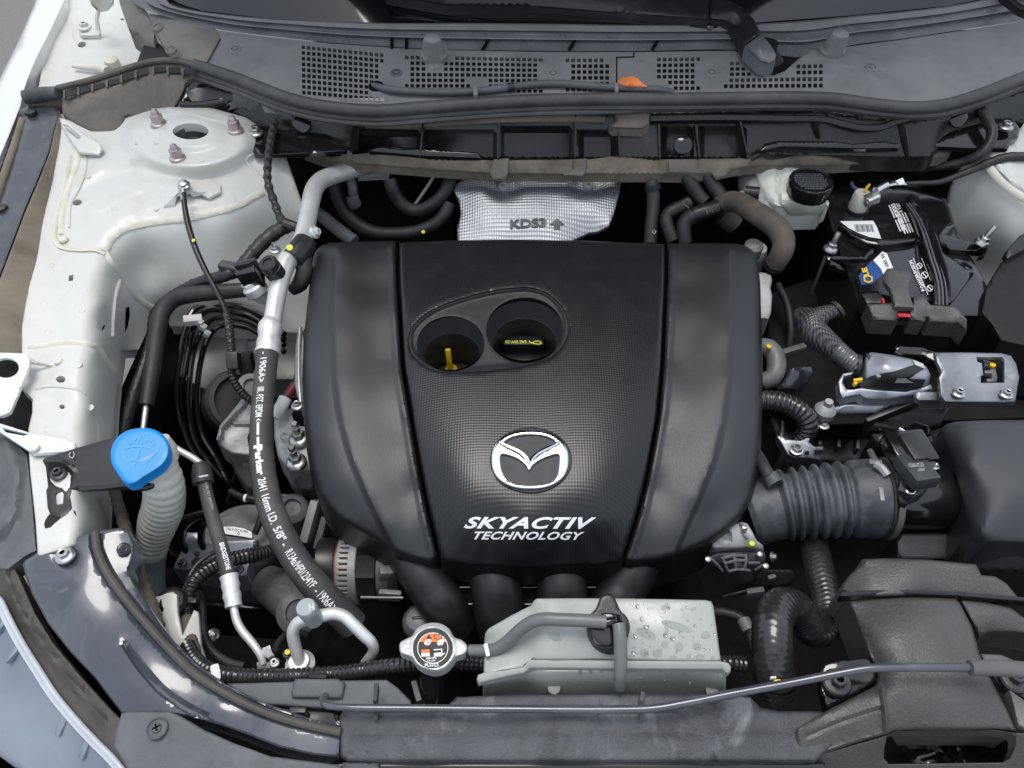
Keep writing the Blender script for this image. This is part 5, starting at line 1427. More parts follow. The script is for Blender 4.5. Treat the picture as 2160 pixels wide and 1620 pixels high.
part('weather_strip', tube([(x, y, float(FZ(x, y)[0]) + .05) for x, y in [q[:2] for q in curve2(seal_line, False, 12)]], 9, seg=10, step=14), 'gap_rubber', fs)
# dark rubber filler between support and lamp
gr = sheet(A(7, [(-100, 40, -2.5), (-20, 60, -2.4), (60, 180, -2.2), (140, 330, -2.2), (240, 560, -2.3), (360, 760, -2.4), (560, 1000, -2.5), (720, 1180, -2.5), (830, 1290, -2.6), (800, 1440, -2.8), (900, 1640, -3), (860, 1700, -3), (640, 1440, -3), (420, 1180, -3), (260, 960, -3), (140, 740, -3), (40, 560, -3), (-100, 380, -3)]), relief=ridge(A(7, [(0, 200), (140, 560), (400, 920), (700, 1280)]), 14, .5), th=2, res=12, rnd=4)
solo('lamp_filler', 'dull dark rubber filler strip between headlight and front support', 'trim', gr, 'gap_rubber')
# dark liner behind the white rail
ln = sheet(A(6, [(-100, 120, -1), (0, 300, -1), (60, 400, -.8), (190, 520, -.6), (205, 640, -.6), (230, 900, -1), (250, 1170, -1), (160, 1220, -1.4), (60, 1300, -1.8), (-100, 1300, -2)]), relief=ridge(A(6, [(40, 420), (110, 620), (90, 900), (-40, 1080)]), 26, .8), th=2, res=11, rnd=5)
solo('fender_liner', 'dark grey moulded liner beside the white rail and lamp', 'trim', ln, 'plate_grey')
hl = root('headlight', 'clear headlight lens with ribbed bright edge at the corner', 'headlight', (80, 1560, -6))
LE = A(7, [(-60, 420, -2.6), (0, 470, -2.5), (60, 590, -2.4), (150, 760, -2.4), (250, 920, -2.5), (380, 1120, -2.6), (520, 1290, -2.7), (660, 1440, -2.8), (780, 1560, -2.8), (860, 1660, -2.9)])
lens = LE + A(7, [(800, 1760, -5), (300, 1760, -7.5), (-60, 1500, -8), (-60, 900, -6)])
part('lens', sheet(lens, A(7, [(200, 1200, -4.6), (400, 1500, -5)]), th=1.5, res=14, rnd=3), 'lamp_body', hl)
part('edge', tube([(x, y, z + .15) for x, y, z in LE], 6, seg=12, step=10), 'lamp_edge', hl)
part('edge', tube([(x - 9, y + 5, z + .05) for x, y, z in LE], 5, seg=8, step=10), 'glass_lamp', hl)
for a, b_ in (((20, 620, -2.5), (-40, 690, -3.4)), ((120, 790, -2.6), (30, 890, -3.8)), ((450, 1250, -2.8), (380, 1400, -4)), ((600, 1420, -2.9), (540, 1560, -4.2))):
    part('lens_rib', bar(A(7, [a])[0], A(7, [b_])[0], 16, .5, .002), 'lamp_body', hl)
# corner cover with screw
cp = root('corner_cover', 'grey plastic corner cover with one cross-head screw', 'cover', (370, 1560, -1.5))
part('plate', sheet(A(7, [(830, 1245, -.6), (870, 1232, -.6), (1160, 1232, -.6), (1230, 1260, -.7), (1400, 1360, -.8), (1600, 1450, -.9), (1850, 1540, -1), (2330, 1600, -1), (2330, 1760, -1.5), (950, 1760, -1.8), (780, 1470, -1.2), (785, 1420, -1.1)]),
                    th=1.0, res=11, rnd=5), 'plate_grey', cp)
c = P(*A(7, [(1078, 1352)])[0], -.85)
s = U(332, 1538, -.8)
part('screw', lathe(MB(), c, (0, -.1, 1), [(s * 23, -.001), (s * 22, .0025), (s * 19, .003), (s * 18, .0018), (s * 11, .0022), (s * 9, .0036), (s * 2, .0038)], 30), 'plate_grey', cp)
for a in (.5, .5 + math.pi / 2):
    part('screw_slot', box3(MB(), c + Vector((0, 0, .0037)), Vector((math.cos(a), math.sin(a), 0)) * s * 8, Vector((-math.sin(a), math.cos(a), 0)) * s * 1.8, Vector((0, 0, .0006))), 'gap_black', cp)
# white headlamp stays at the left edge
h1 = root('lamp_stay', 'white angled lamp stay with a large round opening', 'bracket', (20, 800, 3))
part('plate', sheet([(-60, 742, 3.4), (55, 745, 3.4), (64, 758, 3.3), (62, 775, 3.1), (45, 815, 2.6), (22, 870, 2.0), (5, 878, 1.9), (-60, 878, 1.9)], holes=[ellipse(12, 776, 28, 21, 22)], th=.3, res=8, rnd=3), 'fender_white', h1)
part('arm', sheet([(50, 748, 3.2), (75, 760, 2.6), (100, 768, 2.0), (128, 750, 2.0), (134, 758, 1.9), (130, 770, 1.8), (118, 773, 1.7), (60, 764, 2.8)], th=.3, res=8, rnd=2), 'white_paint', h1)
part('rivet', lathe(MB(), P(122, 761, 2.1), (0, 0, 1), [(.005, -.001), (.0045, .001), (.002, .0015)], 12), 'sealant', h1)
h2 = root('lamp_stay', 'narrow white lamp stay above the black filler bracket', 'bracket', (80, 920, 2))
part('plate', sheet([(-60, 880, 1.8), (0, 893, 1.9), (60, 912, 2.0), (140, 926, 2.2), (158, 934, 2.2), (160, 944, 2.1), (150, 953, 2.0), (70, 958, 1.8), (58, 950, 1.8), (0, 912, 1.6), (-60, 900, 1.5)], holes=[[(5, 902), (30, 908), (62, 916), (50, 919), (12, 912)]], th=.3, res=7, rnd=2.5), 'fender_white', h2)
part('rivet', lathe(MB(), P(72, 944, 2.2), (0, 0, 1), [(.005, -.001), (.0045, .001), (.002, .0015)], 12), 'sealant', h2)

dk = sheet([(-120, 730, -5), (90, 735, -5), (80, 900, -6), (60, 1000, -6), (-120, 1000, -6)], th=1, res=30)  # black sheet added so the round opening reads dark
solo('lamp_stay_backing', 'black sheet added behind the round opening of the white lamp stay', 'liner', dk, 'deep_black')

eb2 = root('belt_bracket', 'grey cast bracket bars low beside the printed hose', 'bracket', (690, 1130, -13))
part('bar', bar(A(18, [(900, 1240, -11)])[0], A(18, [(800, 1600, -14)])[0], 20, 2, .003), 'cast_alu', eb2)
part('bar', bar(A(18, [(985, 1380, -11.6)])[0], A(18, [(910, 1660, -14)])[0], 16, 2, .003), 'cast_dark', eb2)
part('boss', lathe(MB(), P(*A(18, [(715, 1300)])[0], -12), (.2, -.2, 1), [(.017, -.02), (.018, -.002), (.014, .002), (.010, .003), (.009, -.002), (.004, -.002)], 24), 'cast_dark', eb2)
part('web', sheet(A(18, [(620, 1180, -12.6), (800, 1200, -12.4), (780, 1420, -14), (700, 1480, -14.4), (650, 1380, -13.8)]), th=2, res=10, rnd=4), 'cast_dark', eb2)
cmp_ = root('pump_housing', 'dark cast pump housing deep beside the brake unit', 'pump', (600, 1250, -20))
part('body', tube(A(21, [(900, 780, -20), (1020, 850, -19), (1130, 950, -18.6)]), [40, 46, 44], seg=26), 'cast_dark', cmp_)
part('cover', lathe(MB(), P(*A(21, [(1140, 1000)])[0], -16.6), (.3, -.4, .9), [(.022, -.02), (.024, 0), (.019, .004), (.014, .005), (.013, .001), (.004, .001)], 26), 'cast_dark', cmp_)
part('pipe', tube(A(21, [(960, 1280, -11), (1010, 1200, -12), (1100, 1150, -13), (1200, 1170, -14)]), 7, seg=12), 'rubber', cmp_)
# ================================================================== FRONT: SHROUD, ROD, CAP, RESERVOIR
sh = root('radiator_shroud', 'long dusty black radiator top shroud along the front', 'shroud', (1200, 1540, -3))
SO = [(716, 1512, -1.2), (724, 1500, -1), (800, 1498, -.9), (900, 1497, -.9), (940, 1494, -.9), (962, 1470, -1.2), (1100, 1466, -1.2), (1300, 1465, -1.2), (1540, 1464, -1.2), (1582, 1470, -1.2), (1604, 1492, -1.5), (1640, 1500, -1.6), (1728, 1500, -1.5), (1760, 1510, -1.4), (1770, 1560, -1.6), (1720, 1606, -2), (1400, 1606, -1.9), (1000, 1606, -1.9), (735, 1606, -1.9), (718, 1594, -1.7)]
part('top', sheet(SO, [(1200, 1530, -.8), (900, 1540, -.8), (1500, 1540, -.8), (1200, 1575, -1.1)], relief=fsum(ridge([(720, 1497), (1320, 1499), (1420, 1493), (1560, 1462)], 10, -.45), ridge([(740, 1548), (1680, 1550)], 7, .16), ridge([(740, 1590), (1690, 1590)], 6, .14)), th=3.5, res=9, rnd=7, rz=.5), 'shroud', sh)
part('front_lip', sheet([(700, 1608, -3), (1740, 1608, -3), (1740, 1760, -5), (700, 1760, -5)], th=2, res=30, rnd=6, bstep=7), 'black_gloss', sh)
part('foot', sheet([(722, 1608, -2.4), (800, 1606, -2.4), (798, 1650, -3), (718, 1650, -3)], th=2, res=14, rnd=5), 'shroud', sh)
ls = root('fan_shroud_end', 'grey plastic end piece of the radiator shroud with raised block', 'shroud', (650, 1455, -3))
part('plate', sheet([(478, 1442, -2.6), (620, 1438, -2.4), (700, 1436, -2.4), (816, 1434, -2.4), (838, 1450, -2.5), (866, 1478, -2.6), (870, 1494, -2.8), (700, 1496, -2.8), (560, 1486, -2.9), (520, 1475, -2.9)], th=2, res=11, rnd=5), 'plate_grey', ls)
part('block', sheet([(622, 1432, -1.6), (712, 1432, -1.6), (728, 1440, -1.8), (722, 1474, -2.2), (616, 1472, -2.2), (614, 1462, -2.1)], th=1, res=8, rnd=6), 'plate_grey', ls)
part('upper_bridge', bar((650, 1424, -2.2), (690, 1424, -2.2), 14, 1.2, .002), 'black_dull', ls)
part('clip_foot', bar((610, 1497, -2.4), (645, 1497, -2.4), 12, .8, .001), 'black_satin', ls)
lp = sheet([(520, 1478, -3.4), (700, 1500, -3.2), (722, 1512, -3), (722, 1545, -3.2), (640, 1530, -3.4), (560, 1505, -3.6)], th=1.5, res=12, rnd=4)
solo('lower_baffle', 'black lower baffle edge below the grey shroud end piece', 'baffle', lp, 'black_gloss')
rd = root('prop_rod', 'black steel hood prop rod stowed along the radiator shroud', 'prop rod', (1300, 1495, 0))
part('rod', tube([(688, 1466, -1.2), (680, 1476, -.6), (686, 1487, .2), (710, 1491, .5), (900, 1494, .6), (1100, 1496, .6), (1300, 1497, .6), (1380, 1494, .7), (1450, 1482, 1.0), (1550, 1462, 1.4), (1680, 1438, 2.0), (1770, 1420, 2.6), (1830, 1410, 3.0), (1900, 1408, 3.2), (2060, 1408, 3.4)],
                [7, 7.5, 8, 8, 8, 8, 8.5, 9, 9, 9, 9, 9, 9, 9, 9], seg=14, step=12), 'black_paint', rd)
part('grip', tube([(2046, 1409, 3.4), (2100, 1409, 3.4), (2160, 1413, 3.4), (2240, 1424, 3.4)], [16, 17, 17, 17], seg=18), 'foam', rd)
for x, y0_, y1_ in ((792, 1440, 1520), (1355, 1458, 1520)):
    ck = root('rod_clip', 'small plastic clip gripping the prop rod ' + ('by the grey shroud end' if x < 1000 else 'in front of the coolant reservoir'), 'clip', (x, 1490, 0), 'prop rod clips')
    part('prong', bar((x + 2, y0_, -.4), (x - 2, 1478, -.2), 9, 1.0, .001), 'shroud', ck)
    part('prong', bar((x, 1504, -.2), (x, y1_, -.5), 10, 1.0, .001), 'shroud', ck)

rc_ = root('radiator_filler_cap', 'silver eared radiator cap with orange and black warning label', 'radiator cap', (914, 1366, -4))
RO = A(8, [(915, 800), (922, 760), (960, 738), (1003, 715), (1032, 668), (1085, 637), (1150, 626), (1215, 640), (1262, 678), (1290, 726), (1340, 745), (1374, 775), (1378, 815), (1350, 846), (1303, 862), (1275, 902), (1230, 945), (1160, 966), (1090, 950), (1030, 912), (1000, 866), (958, 850), (922, 832)])
ro2 = [tuple(q) for q in curve2(RO, True, 5)]
rz_ = lambda x, y: np.full(len(np.atleast_1d(x)), -.4) + 0 * np.atleast_1d(y)
rcx, rcy = A(8, [(1143, 800)])[0]
def rcap_rel(x, y):
    d = np.sqrt((x - rcx) ** 2 + ((y - rcy) / .98) ** 2)
    return np.where(d < 46, .25, np.where(d < 50, .25 - (d - 46) / 4 * .25, 0))
part('body', sheet([(a, b_, 0) for a, b_ in ro2], zf=rz_, relief=rcap_rel, th=.9, res=6, rnd=6, rz=.35, bstep=5), 'alu_white', rc_)
lz = -.13
lab = part('label', poly_px(ellipse(rcx, rcy, 42.5, 42.5, 48), lz, .03), 'print_black', rc_)
part('label_ring', stroke_px(ellipse(rcx, rcy, 32, 32, 40), 1.4, lz, .06, True), 'print_white', lab)
seg = [(rcx + 32 * math.cos(math.radians(a)), rcy - 32 * math.sin(math.radians(a))) for a in range(24, 157, 6)]
part('label_band', poly_px([(a, b_) for a, b_ in reversed(seg)], lz, .05), 'orange', lab)
part('warning_triangle', poly_px([(rcx - 14, rcy - 19), (rcx - 2, rcy - 19), (rcx - 8, rcy - 30)], lz, .08), 'print_black', lab)
part('book_symbol', stroke_px([(rcx + 4, rcy - 29), (rcx + 11, rcy - 28), (rcx + 18, rcy - 29), (rcx + 18, rcy - 20), (rcx + 11, rcy - 19), (rcx + 4, rcy - 20)], 1.5, lz, .08, True), 'print_black', lab)
part('hand_symbol', poly_px(A(8, [(1082, 765), (1100, 742), (1125, 738), (1135, 752), (1120, 778), (1095, 782)]), lz, .07), 'print_white', lab)
part('hand_symbol', poly_px(A(8, [(1170, 768), (1190, 742), (1215, 738), (1222, 752), (1210, 778), (1180, 782)]), lz, .07), 'print_white', lab)
part('cross', stroke_px(A(8, [(1092, 740), (1135, 778)]), 1.3, lz, .09), 'red', lab)
part('cross', stroke_px(A(8, [(1135, 740), (1095, 778)]), 1.3, lz, .1), 'red', lab)
part('tank_symbol', poly_px(A(8, [(1066, 812), (1120, 808), (1122, 850), (1066, 852)]), lz, .07), 'orange', lab)
part('tank_symbol', poly_px(A(8, [(1066, 836), (1121, 834), (1122, 856), (1066, 858)]), lz, .09), 'print_white', lab)
part('tank_symbol', stroke_px(A(8, [(1152, 812), (1204, 808), (1206, 848), (1222, 836)]), 2, lz, .07), 'print_white', lab)
part('tank_symbol', poly_px(A(8, [(1152, 834), (1206, 830), (1207, 856), (1152, 858)]), lz, .07), 'print_white', lab)
part('lettering', text_px('108 kPa', A(8, [(1098, 878)])[0], A(8, [(1168, 874)])[0], A(8, [(1098, 862)])[0], lz, .08, bold=.02), 'print_white', lab)
part('lettering', text_px('16 psi', A(8, [(1106, 896)])[0], A(8, [(1160, 893)])[0], A(8, [(1106, 880)])[0], lz, .08, bold=.02), 'print_white', lab)
part('lettering', text_px('FL22', A(8, [(1090, 928)])[0], A(8, [(1150, 924)])[0], A(8, [(1088, 906)])[0], lz, .08, bold=.03), 'print_white', lab)
part('lettering', stroke_px(A(8, [(1156, 908), (1178, 906), (1180, 922), (1158, 925)]), 1.4, lz, .08, True), 'print_white', lab)
part('stamp', text_px('1.1', A(8, [(1300, 810)])[0], A(8, [(1340, 808)])[0], A(8, [(1300, 772)])[0], -.4, .04), 'cast_alu', rc_)
part('stamp', stroke_px(A(8, [(945, 770), (985, 768), (995, 785), (985, 800), (945, 802), (935, 785)]), 1.2, -.4, .04, True), 'cast_alu', rc_)
rn = root('radiator_neck', 'glossy black radiator filler neck below the silver cap', 'radiator', (914, 1450, -6))
part('neck', tube([(912, 1376, -2), (912, 1420, -3.6), (910, 1470, -5.4), (909, 1500, -7)], [30, 27, 27, 28], seg=24), 'duct_gloss', rn)
part('side_port', tube([(960, 1372, -2.0), (985, 1372, -1.4), (1012, 1371, -1.2)], 12, seg=14), 'black_satin', rn)
part('side_web', bar((872, 1435, -4), (884, 1478, -4), 12, 2.5, .001), 'plate_grey', rn)

cr = root('coolant_reservoir', 'translucent grey coolant reservoir with wet blotches and droplets', 'reservoir', (1270, 1400, -5))
TO = A(11, [(72, 640, -1.6), (78, 605, -1.0), (100, 575, -.6), (250, 488, .5), (398, 412, 1.4), (410, 385, 1.9), (432, 368, 2.1), (700, 366, 2.2), (1000, 367, 2.2), (1300, 372, 2.2), (1600, 379, 2.2), (1638, 388, 2.1), (1652, 420, 1.9), (1672, 560, 1.4), (1690, 700, .8), (1705, 805, .4), (1200, 800, .4), (800, 795, .4), (400, 792, .4), (372, 815, .3), (345, 850, .0), (200, 868, -.2), (66, 895, -.6), (68, 760, -1.2)])
tz = surf(TO, A(11, [(430, 500, 2.0), (425, 700, 1.1), (800, 500, 2.1), (800, 700, 1.25), (1300, 500, 2.1), (1300, 700, 1.3), (1600, 500, 1.8), (1600, 700, 1.1), (380, 500, 1.2), (375, 700, .5), (220, 620, .0), (220, 780, -.3)]), 2e-4)
part('upper_shell', sheet(TO, zf=tz, th=2.5, res=8, rnd=5, rz=.4, relief=dome(*A(11, [(600, 610)])[0], 28, 12, -.12)), 'reservoir', cr)
part('flange', sheet(A(11, [(352, 828, .5), (372, 802, .7), (395, 790, .8), (1000, 796, .8), (1700, 802, .8), (1752, 812, .7), (1772, 838, .5), (1770, 872, .2), (1750, 888, 0), (1728, 880, 0), (1712, 860, .2), (1000, 856, .2), (400, 850, .2), (345, 884, 0), (200, 915, -.3), (62, 946, -.7), (30, 955, -.8), (18, 925, -.6), (28, 895, -.4), (66, 880, -.2), (200, 865, .1), (340, 842, .3)]), th=.6, res=7, rnd=4), 'reservoir', cr)
LO = A(11, [(390, 858, -.4), (1000, 862, -.4), (1715, 866, -.4), (1738, 900, -.8), (1738, 1090, -6), (1000, 1090, -6), (60, 1090, -6), (62, 952, -1.6), (200, 920, -1.2), (345, 888, -.8)])
lz_ = surf(LO, A(11, [(420, 900, -1.0), (1000, 920, -1.4), (1000, 980, -3), (375, 1000, -4.2), (430, 1000, -3.4), (1690, 960, -2.4)]))
part('lower_shell', sheet(LO, zf=lz_, th=2, res=8, rnd=6, rz=.4), 'reservoir', cr)
for x, y in A(11, [(552, 985), (1642, 1000)]):
    part('mould_disc', lathe(MB(), P(x, y, float(lz_(x, y)[0]) + .1), (0, -.6, .8), [(.0052, -.002), (.0052, .0006), (.0046, .0008)], 20), 'reservoir', cr)
for (x, y, rx, ry, rot) in ((1190, 610, 85, 32, .45), (1400, 560, 130, 30, .3), (1600, 620, 38, 30, 0), (1175, 745, 36, 32, 0), (1265, 750, 40, 32, .4), (1415, 700, 34, 34, 0), (1318, 685, 28, 28, 0), (1540, 700, 36, 28, .3), (1375, 775, 30, 16, 0), (1310, 430, 24, 20, 0), (1560, 770, 34, 20, 0), (1480, 770, 20, 18, 0), (735, 880, 16, 20, 0), (805, 875, 14, 20, 0), (880, 872, 12, 16, 0), (560, 640, 60, 20, .3)):
    q = A(11, [(x, y)])[0]
    zfun = tz if y < 790 else lz_
    part('wet_blotch', poly_px(ellipse(q[0], q[1], rx * .26, ry * .26, 18, rot), zfun, .035), 'coolant_mark', cr)
bl_r = random.Random(11)
for i in range(26):
    q = A(11, [(bl_r.uniform(1050, 1650), bl_r.uniform(400, 780))])[0]
    r_ = bl_r.uniform(1.6, 4.2)
    part('wet_blotch', poly_px(ellipse(q[0], q[1], r_ * 1.2, r_, 12), tz, .03), 'coolant_mark', cr)
dr = MB()
rnd_ = random.Random(4)
for i in range(64):
    x, y = rnd_.uniform(1060, 1660), rnd_.uniform(400, 780)
    if i > 50:
        x, y = rnd_.uniform(1080, 1500), rnd_.uniform(868, 950)
    q = A(11, [(x, y)])[0]
    zz = float((tz if y < 790 else lz_)(q[0], q[1])[0])
    r = rnd_.choice((.0006, .0007, .0008, .001, .0014, .002))
    lathe(dr, P(q[0], q[1], zz + .03), (0, -.2, 1), [(r, -.0002), (r * .85, r * .3), (r * .4, r * .5)], 10)
d_ = part('droplets', dr, 'droplet', cr)
d_['kind'] = 'stuff'
ccap = root('reservoir_cap', 'black coolant cap with raised lettering on the reservoir', 'cap', (1285, 1330, 2))
CPO = A(11, [(855, 400), (875, 355), (920, 335), (957, 345), (985, 392), (1010, 448), (1055, 495), (1076, 560), (1062, 630), (1022, 690), (960, 722), (890, 708), (822, 660), (788, 605), (780, 555), (800, 480), (838, 440)])
cz2 = lambda x, y: 3.0 - (np.atleast_1d(y) - 1310) * .012 + 0 * np.atleast_1d(x)
cpo2 = [tuple(q) for q in curve2(CPO, True, 5)]
part('body', sheet([(a, b_, 0) for a, b_ in cpo2], zf=cz2, th=1.0, res=6, rnd=5, rz=.3), 'black_satin', ccap)
part('inner_disc', sheet([(a, b_, 0) for a, b_ in A(11, ellipse(925, 580, 120, 115, 28))], zf=lambda x, y: cz2(x, y) + .35, th=.5, res=7, rnd=4), 'black_gloss', ccap)
arc = 'COOLANT'
for i, ch in enumerate(arc):
    t = (i - 3) / 3.0
    x, y = 925 + t * 88, 470 + abs(t) ** 1.6 * 34 - 6
    ang = t * .42
    ex, ey = np.array((math.cos(ang), math.sin(ang))) * 26, np.array((math.sin(ang), -math.cos(ang))) * 34
    p0_ = np.array((x, y)) - ex * .5
    part('lettering', text_px(ch, A(11, [tuple(p0_)])[0], A(11, [tuple(p0_ + ex)])[0], A(11, [tuple(p0_ + ey)])[0], lambda a, b_: cz2(a, b_), .42 if False else .12), 'print_faint', ccap)
part('port', tube(A(11, [(905, 535, 4.0), (965, 525, 4.0), (995, 520, 3.8)]), 9, seg=12), 'black_gloss', ccap)
part('port', tube(A(11, [(990, 500, 3.9), (1002, 545, 4.1)]), 10, seg=12), 'black_gloss', ccap)
oh = root('overflow_hose', 'grey rubber hose from the radiator neck to the reservoir cap', 'hose', (1150, 1310, 3))
part('hose', tube([(990, 1372, -1.2), (1022, 1372, -.9), (1048, 1368, -.3), (1072, 1352, .8), (1098, 1328, 2.2), (1122, 1312, 3.2), (1146, 1306, 3.7), (1180, 1307, 3.9), (1230, 1309, 4.0), (1278, 1312, 4.0)], [12.5, 13, 13.5, 14, 14, 14, 14, 14, 14, 14], seg=18), 'hose_grey', oh)
part('clip_mark', bar((1024, 1357, .2), (1030, 1384, -.1), 9, .5, .001), 'white_plastic', oh)
oh2 = root('vent_hose', 'short grey hose from the cap down the reservoir front', 'hose', (1308, 1400, 2))
part('hose', tube([(1304, 1316, 4.1), (1307, 1335, 3.9), (1309, 1370, 3.2), (1309, 1405, 2.2), (1308, 1430, 1.2), (1307, 1448, -.2)], [13, 14, 14.5, 14.5, 14, 12], seg=18), 'hose_grey', oh2)

# corrugated front harness with a white tie
fh = root('front_harness', 'black corrugated wiring harness along the radiator behind the shroud', 'harness', (700, 1420, -4))
part('sleeve', tube([(395, 1362, -5.5), (412, 1392, -5.0), (440, 1412, -4.6), (480, 1424, -4.2), (560, 1427, -4.0), (640, 1425, -3.8), (720, 1420, -3.6), (800, 1408, -3.4), (880, 1400, -3.6), (960, 1398, -4.2), (1040, 1402, -5), (1200, 1420, -6), (1400, 1415, -6), (1530, 1398, -5.5), (1570, 1402, -6)], 17, seg=16, rf=ribs(.0046, .16), fine=.0011), 'corrugated', fh)
part('tie', tube([(452, 1404, -3.6), (456, 1430, -3.4), (448, 1446, -4)], [9, 10, 8], seg=10, flat=.5), 'white_plastic', fh)

# ================================================================== FRONT LEFT PIPES, BRAKE UNIT
lq = root('liquid_line', 'small black air conditioning hose with white crimp and bent aluminium tube', 'pipe', (460, 1150, -3))
part('stub', tube(A(6, [(1170, 455, 1.0), (1250, 500, .6), (1330, 545, .2), (1385, 590, -.2)]), 7, seg=12), 'alu_white', lq)
part('ferrule', tube(A(6, [(1372, 585, .4), (1380, 640, .2), (1390, 710, -.2)]), [17, 21, 22], seg=20), 'rubber', lq)
part('ferrule_rim', tube(A(6, [(1384, 660, .3), (1386, 672, .2)]), 17.5, seg=20), 'steel_bright', lq)
LP_ = A(6, [(1388, 670, -.1), (1410, 780, -.6), (1440, 900, -1.2), (1480, 1040, -2), (1520, 1180, -2.8), (1552, 1300, -3.6), (1568, 1370, -4)])
LT = Tube(LP_, [14, 14, 14.5, 15, 15, 15, 15], seg=18)
lh = part('hose', LT.mb(), 'hose_print', lq)
def syl(a):
    return s_of(LT, LP_, 1, 800 + a * .3087)
part('lettering', text_tube(LT, 'BRIDGESTONE', syl(1130), syl(1310), .15, -.5, .0004, bold=.03), 'print_white', lh)
part('lettering', text_tube(LT, '<PA.IIR.PET.EPDM>', syl(690), syl(910), -.1, -.45, .0004), 'print_grey', lh)
part('crimp', tube(A(6, [(1565, 1345, -3.7), (1570, 1370, -3.8), (1576, 1410, -4), (1580, 1440, -4.1), (1586, 1480, -4.3), (1592, 1510, -4.4), (1598, 1555, -4.6)]), [20, 18, 19.5, 17, 19.5, 17, 18], seg=18, step=4), 'alu_white', lq)
part('tube', tube(A(7, [(1596, 515, -4.6), (1604, 560, -4.8), (1620, 620, -5.2), (1660, 690, -5.6), (1720, 760, -6), (1775, 840, -6.4), (1800, 905, -7)]), [8.5, 8.5, 9, 9, 9, 8, 7], seg=14), 'alu_white', lq)
part('foot', sheet(A(21, [(815, 1390, -7), (850, 1375, -7), (920, 1390, -7), (935, 1420, -7.2), (915, 1440, -7.4), (820, 1438, -7.4)]), th=.8, res=8, rnd=3), 'cast_alu', lq)
up = root('service_pipe', 'bent aluminium pipe arch carrying a grey service cap', 'pipe', (700, 1330, -4))
part('pipe', tube(A(8, [(238, 910, -6), (212, 820, -4.8), (190, 730, -3.6), (190, 680, -3), (225, 625, -2.4), (290, 600, -2), (380, 580, -1.8), (470, 565, -1.8), (540, 585, -2), (600, 640, -2.4), (670, 710, -3), (725, 765, -3.6), (740, 810, -4.4), (710, 865, -5.6), (680, 900, -7)]), [12, 13, 13, 13, 13.5, 14, 14, 13.5, 13, 13, 13, 13, 12, 11, 10], seg=18, step=6), 'alu_white', up)
capo = P(*A(8, [(322, 588)])[0], -1.2)
cu_ = U(660, 1300, -1)
cs = part('service_cap', lathe(MB(), capo, Vector((-.08, -.05, 1)), [(cu_ * 19, -.006), (cu_ * 20, .0), (cu_ * 20, .011), (cu_ * 21, .012), (cu_ * 21, .020), (cu_ * 18.5, .0222), (cu_ * 3, .0224)], 40, wob=lambda t: 1 + .012 * math.cos(t * 40)), 'cap_grey', up)
part('size_mark', text_px('H', A(8, [(300, 545)])[0], A(8, [(335, 540)])[0], A(8, [(296, 500)])[0], 1.06, .03), 'white_plastic', cs)
part('flange', lathe(MB(), P(*A(8, [(235, 905)])[0], -6.2), (0, 0, 1), [(.013, -.006), (.0135, -.001), (.010, .002), (.009, .006)], 20), 'alu_white', up)
part('flange_plate', sheet(A(8, [(130, 860, -6.2), (165, 815, -6), (195, 870, -6.2), (310, 890, -6.4), (315, 920, -6.6), (270, 938, -6.8), (180, 938, -6.8)]), th=.8, res=7, rnd=3), 'cast_alu', up)
part('bolt', bolt(*A(8, [(152, 838)])[0], -5.8, 11), 'dark_bolt', up)
part('bolt_mark', lathe(MB(), P(*A(8, [(150, 828)])[0], -5.0), (0, 0, 1), [(.0025, -.001), (.0025, .0004)], 8), 'yellow', up)
part('bolt', bolt(*A(8, [(62, 900)])[0], -6.4, 11), 'zinc', up)
part('tab', sheet(A(8, [(-20, 800, -6), (30, 780, -5.6), (45, 830, -6), (60, 850, -6.2), (20, 870, -6.4), (-20, 850, -6.2)]), th=.3, res=6, rnd=2), 'alu_white', up)

ab = root('brake_unit', 'anti-lock brake unit with pale valve block, round motor and label', 'brake unit', (500, 1180, -20))
part('block', sheet(A(21, [(275, 380, -13.6), (365, 382, -13.6), (390, 440, -13.8), (410, 455, -14), (822, 432, -14), (795, 490, -14.4), (735, 715, -16), (640, 720, -16), (165, 660, -15.6), (235, 510, -14.6)]), th=5, res=10, rnd=4), 'ecu_alu', ab)
part('motor', lathe(MB(), P(*A(21, [(690, 390)])[0], -16.4), (0, .1, 1), [(.042, -.03), (.044, -.002), (.042, .002), (.037, .0035), (.004, .004)], 44), 'cast_dark', ab)
lbz = -13.9
lb = part('label', sheet(A(21, [(560, 335, 0), (640, 335, 0), (720, 350, 0), (778, 378, 0), (780, 425, 0), (700, 410, 0), (600, 395, 0), (560, 388, 0)]), zf=lambda x, y: np.full(len(np.atleast_1d(x)), -15.6), th=.02, res=8), 'print_white', ab)
part('lettering', text_px('TAB R ESC K1900', A(21, [(575, 358)])[0], A(21, [(745, 385)])[0], A(21, [(578, 338)])[0], -15.6, .04), 'print_black', lb)
part('lettering', text_px('0', A(21, [(665, 398)])[0], A(21, [(682, 400)])[0], A(21, [(668, 376)])[0], -15.6, .04), 'print_black', lb)
part('body', sheet(A(21, [(70, 640, -19), (165, 665, -18.4), (640, 725, -18.4), (740, 715, -18.4), (880, 800, -19), (900, 960, -21), (860, 985, -21.4), (380, 950, -21.4), (80, 760, -20)]), th=8, res=14, rnd=7), 'black_satin', ab)
part('body_lip', tube(A(21, [(350, 930, -20.6), (600, 945, -20.6), (850, 965, -20.8), (885, 940, -20.4)]), 5, seg=8), 'black_gloss', ab)
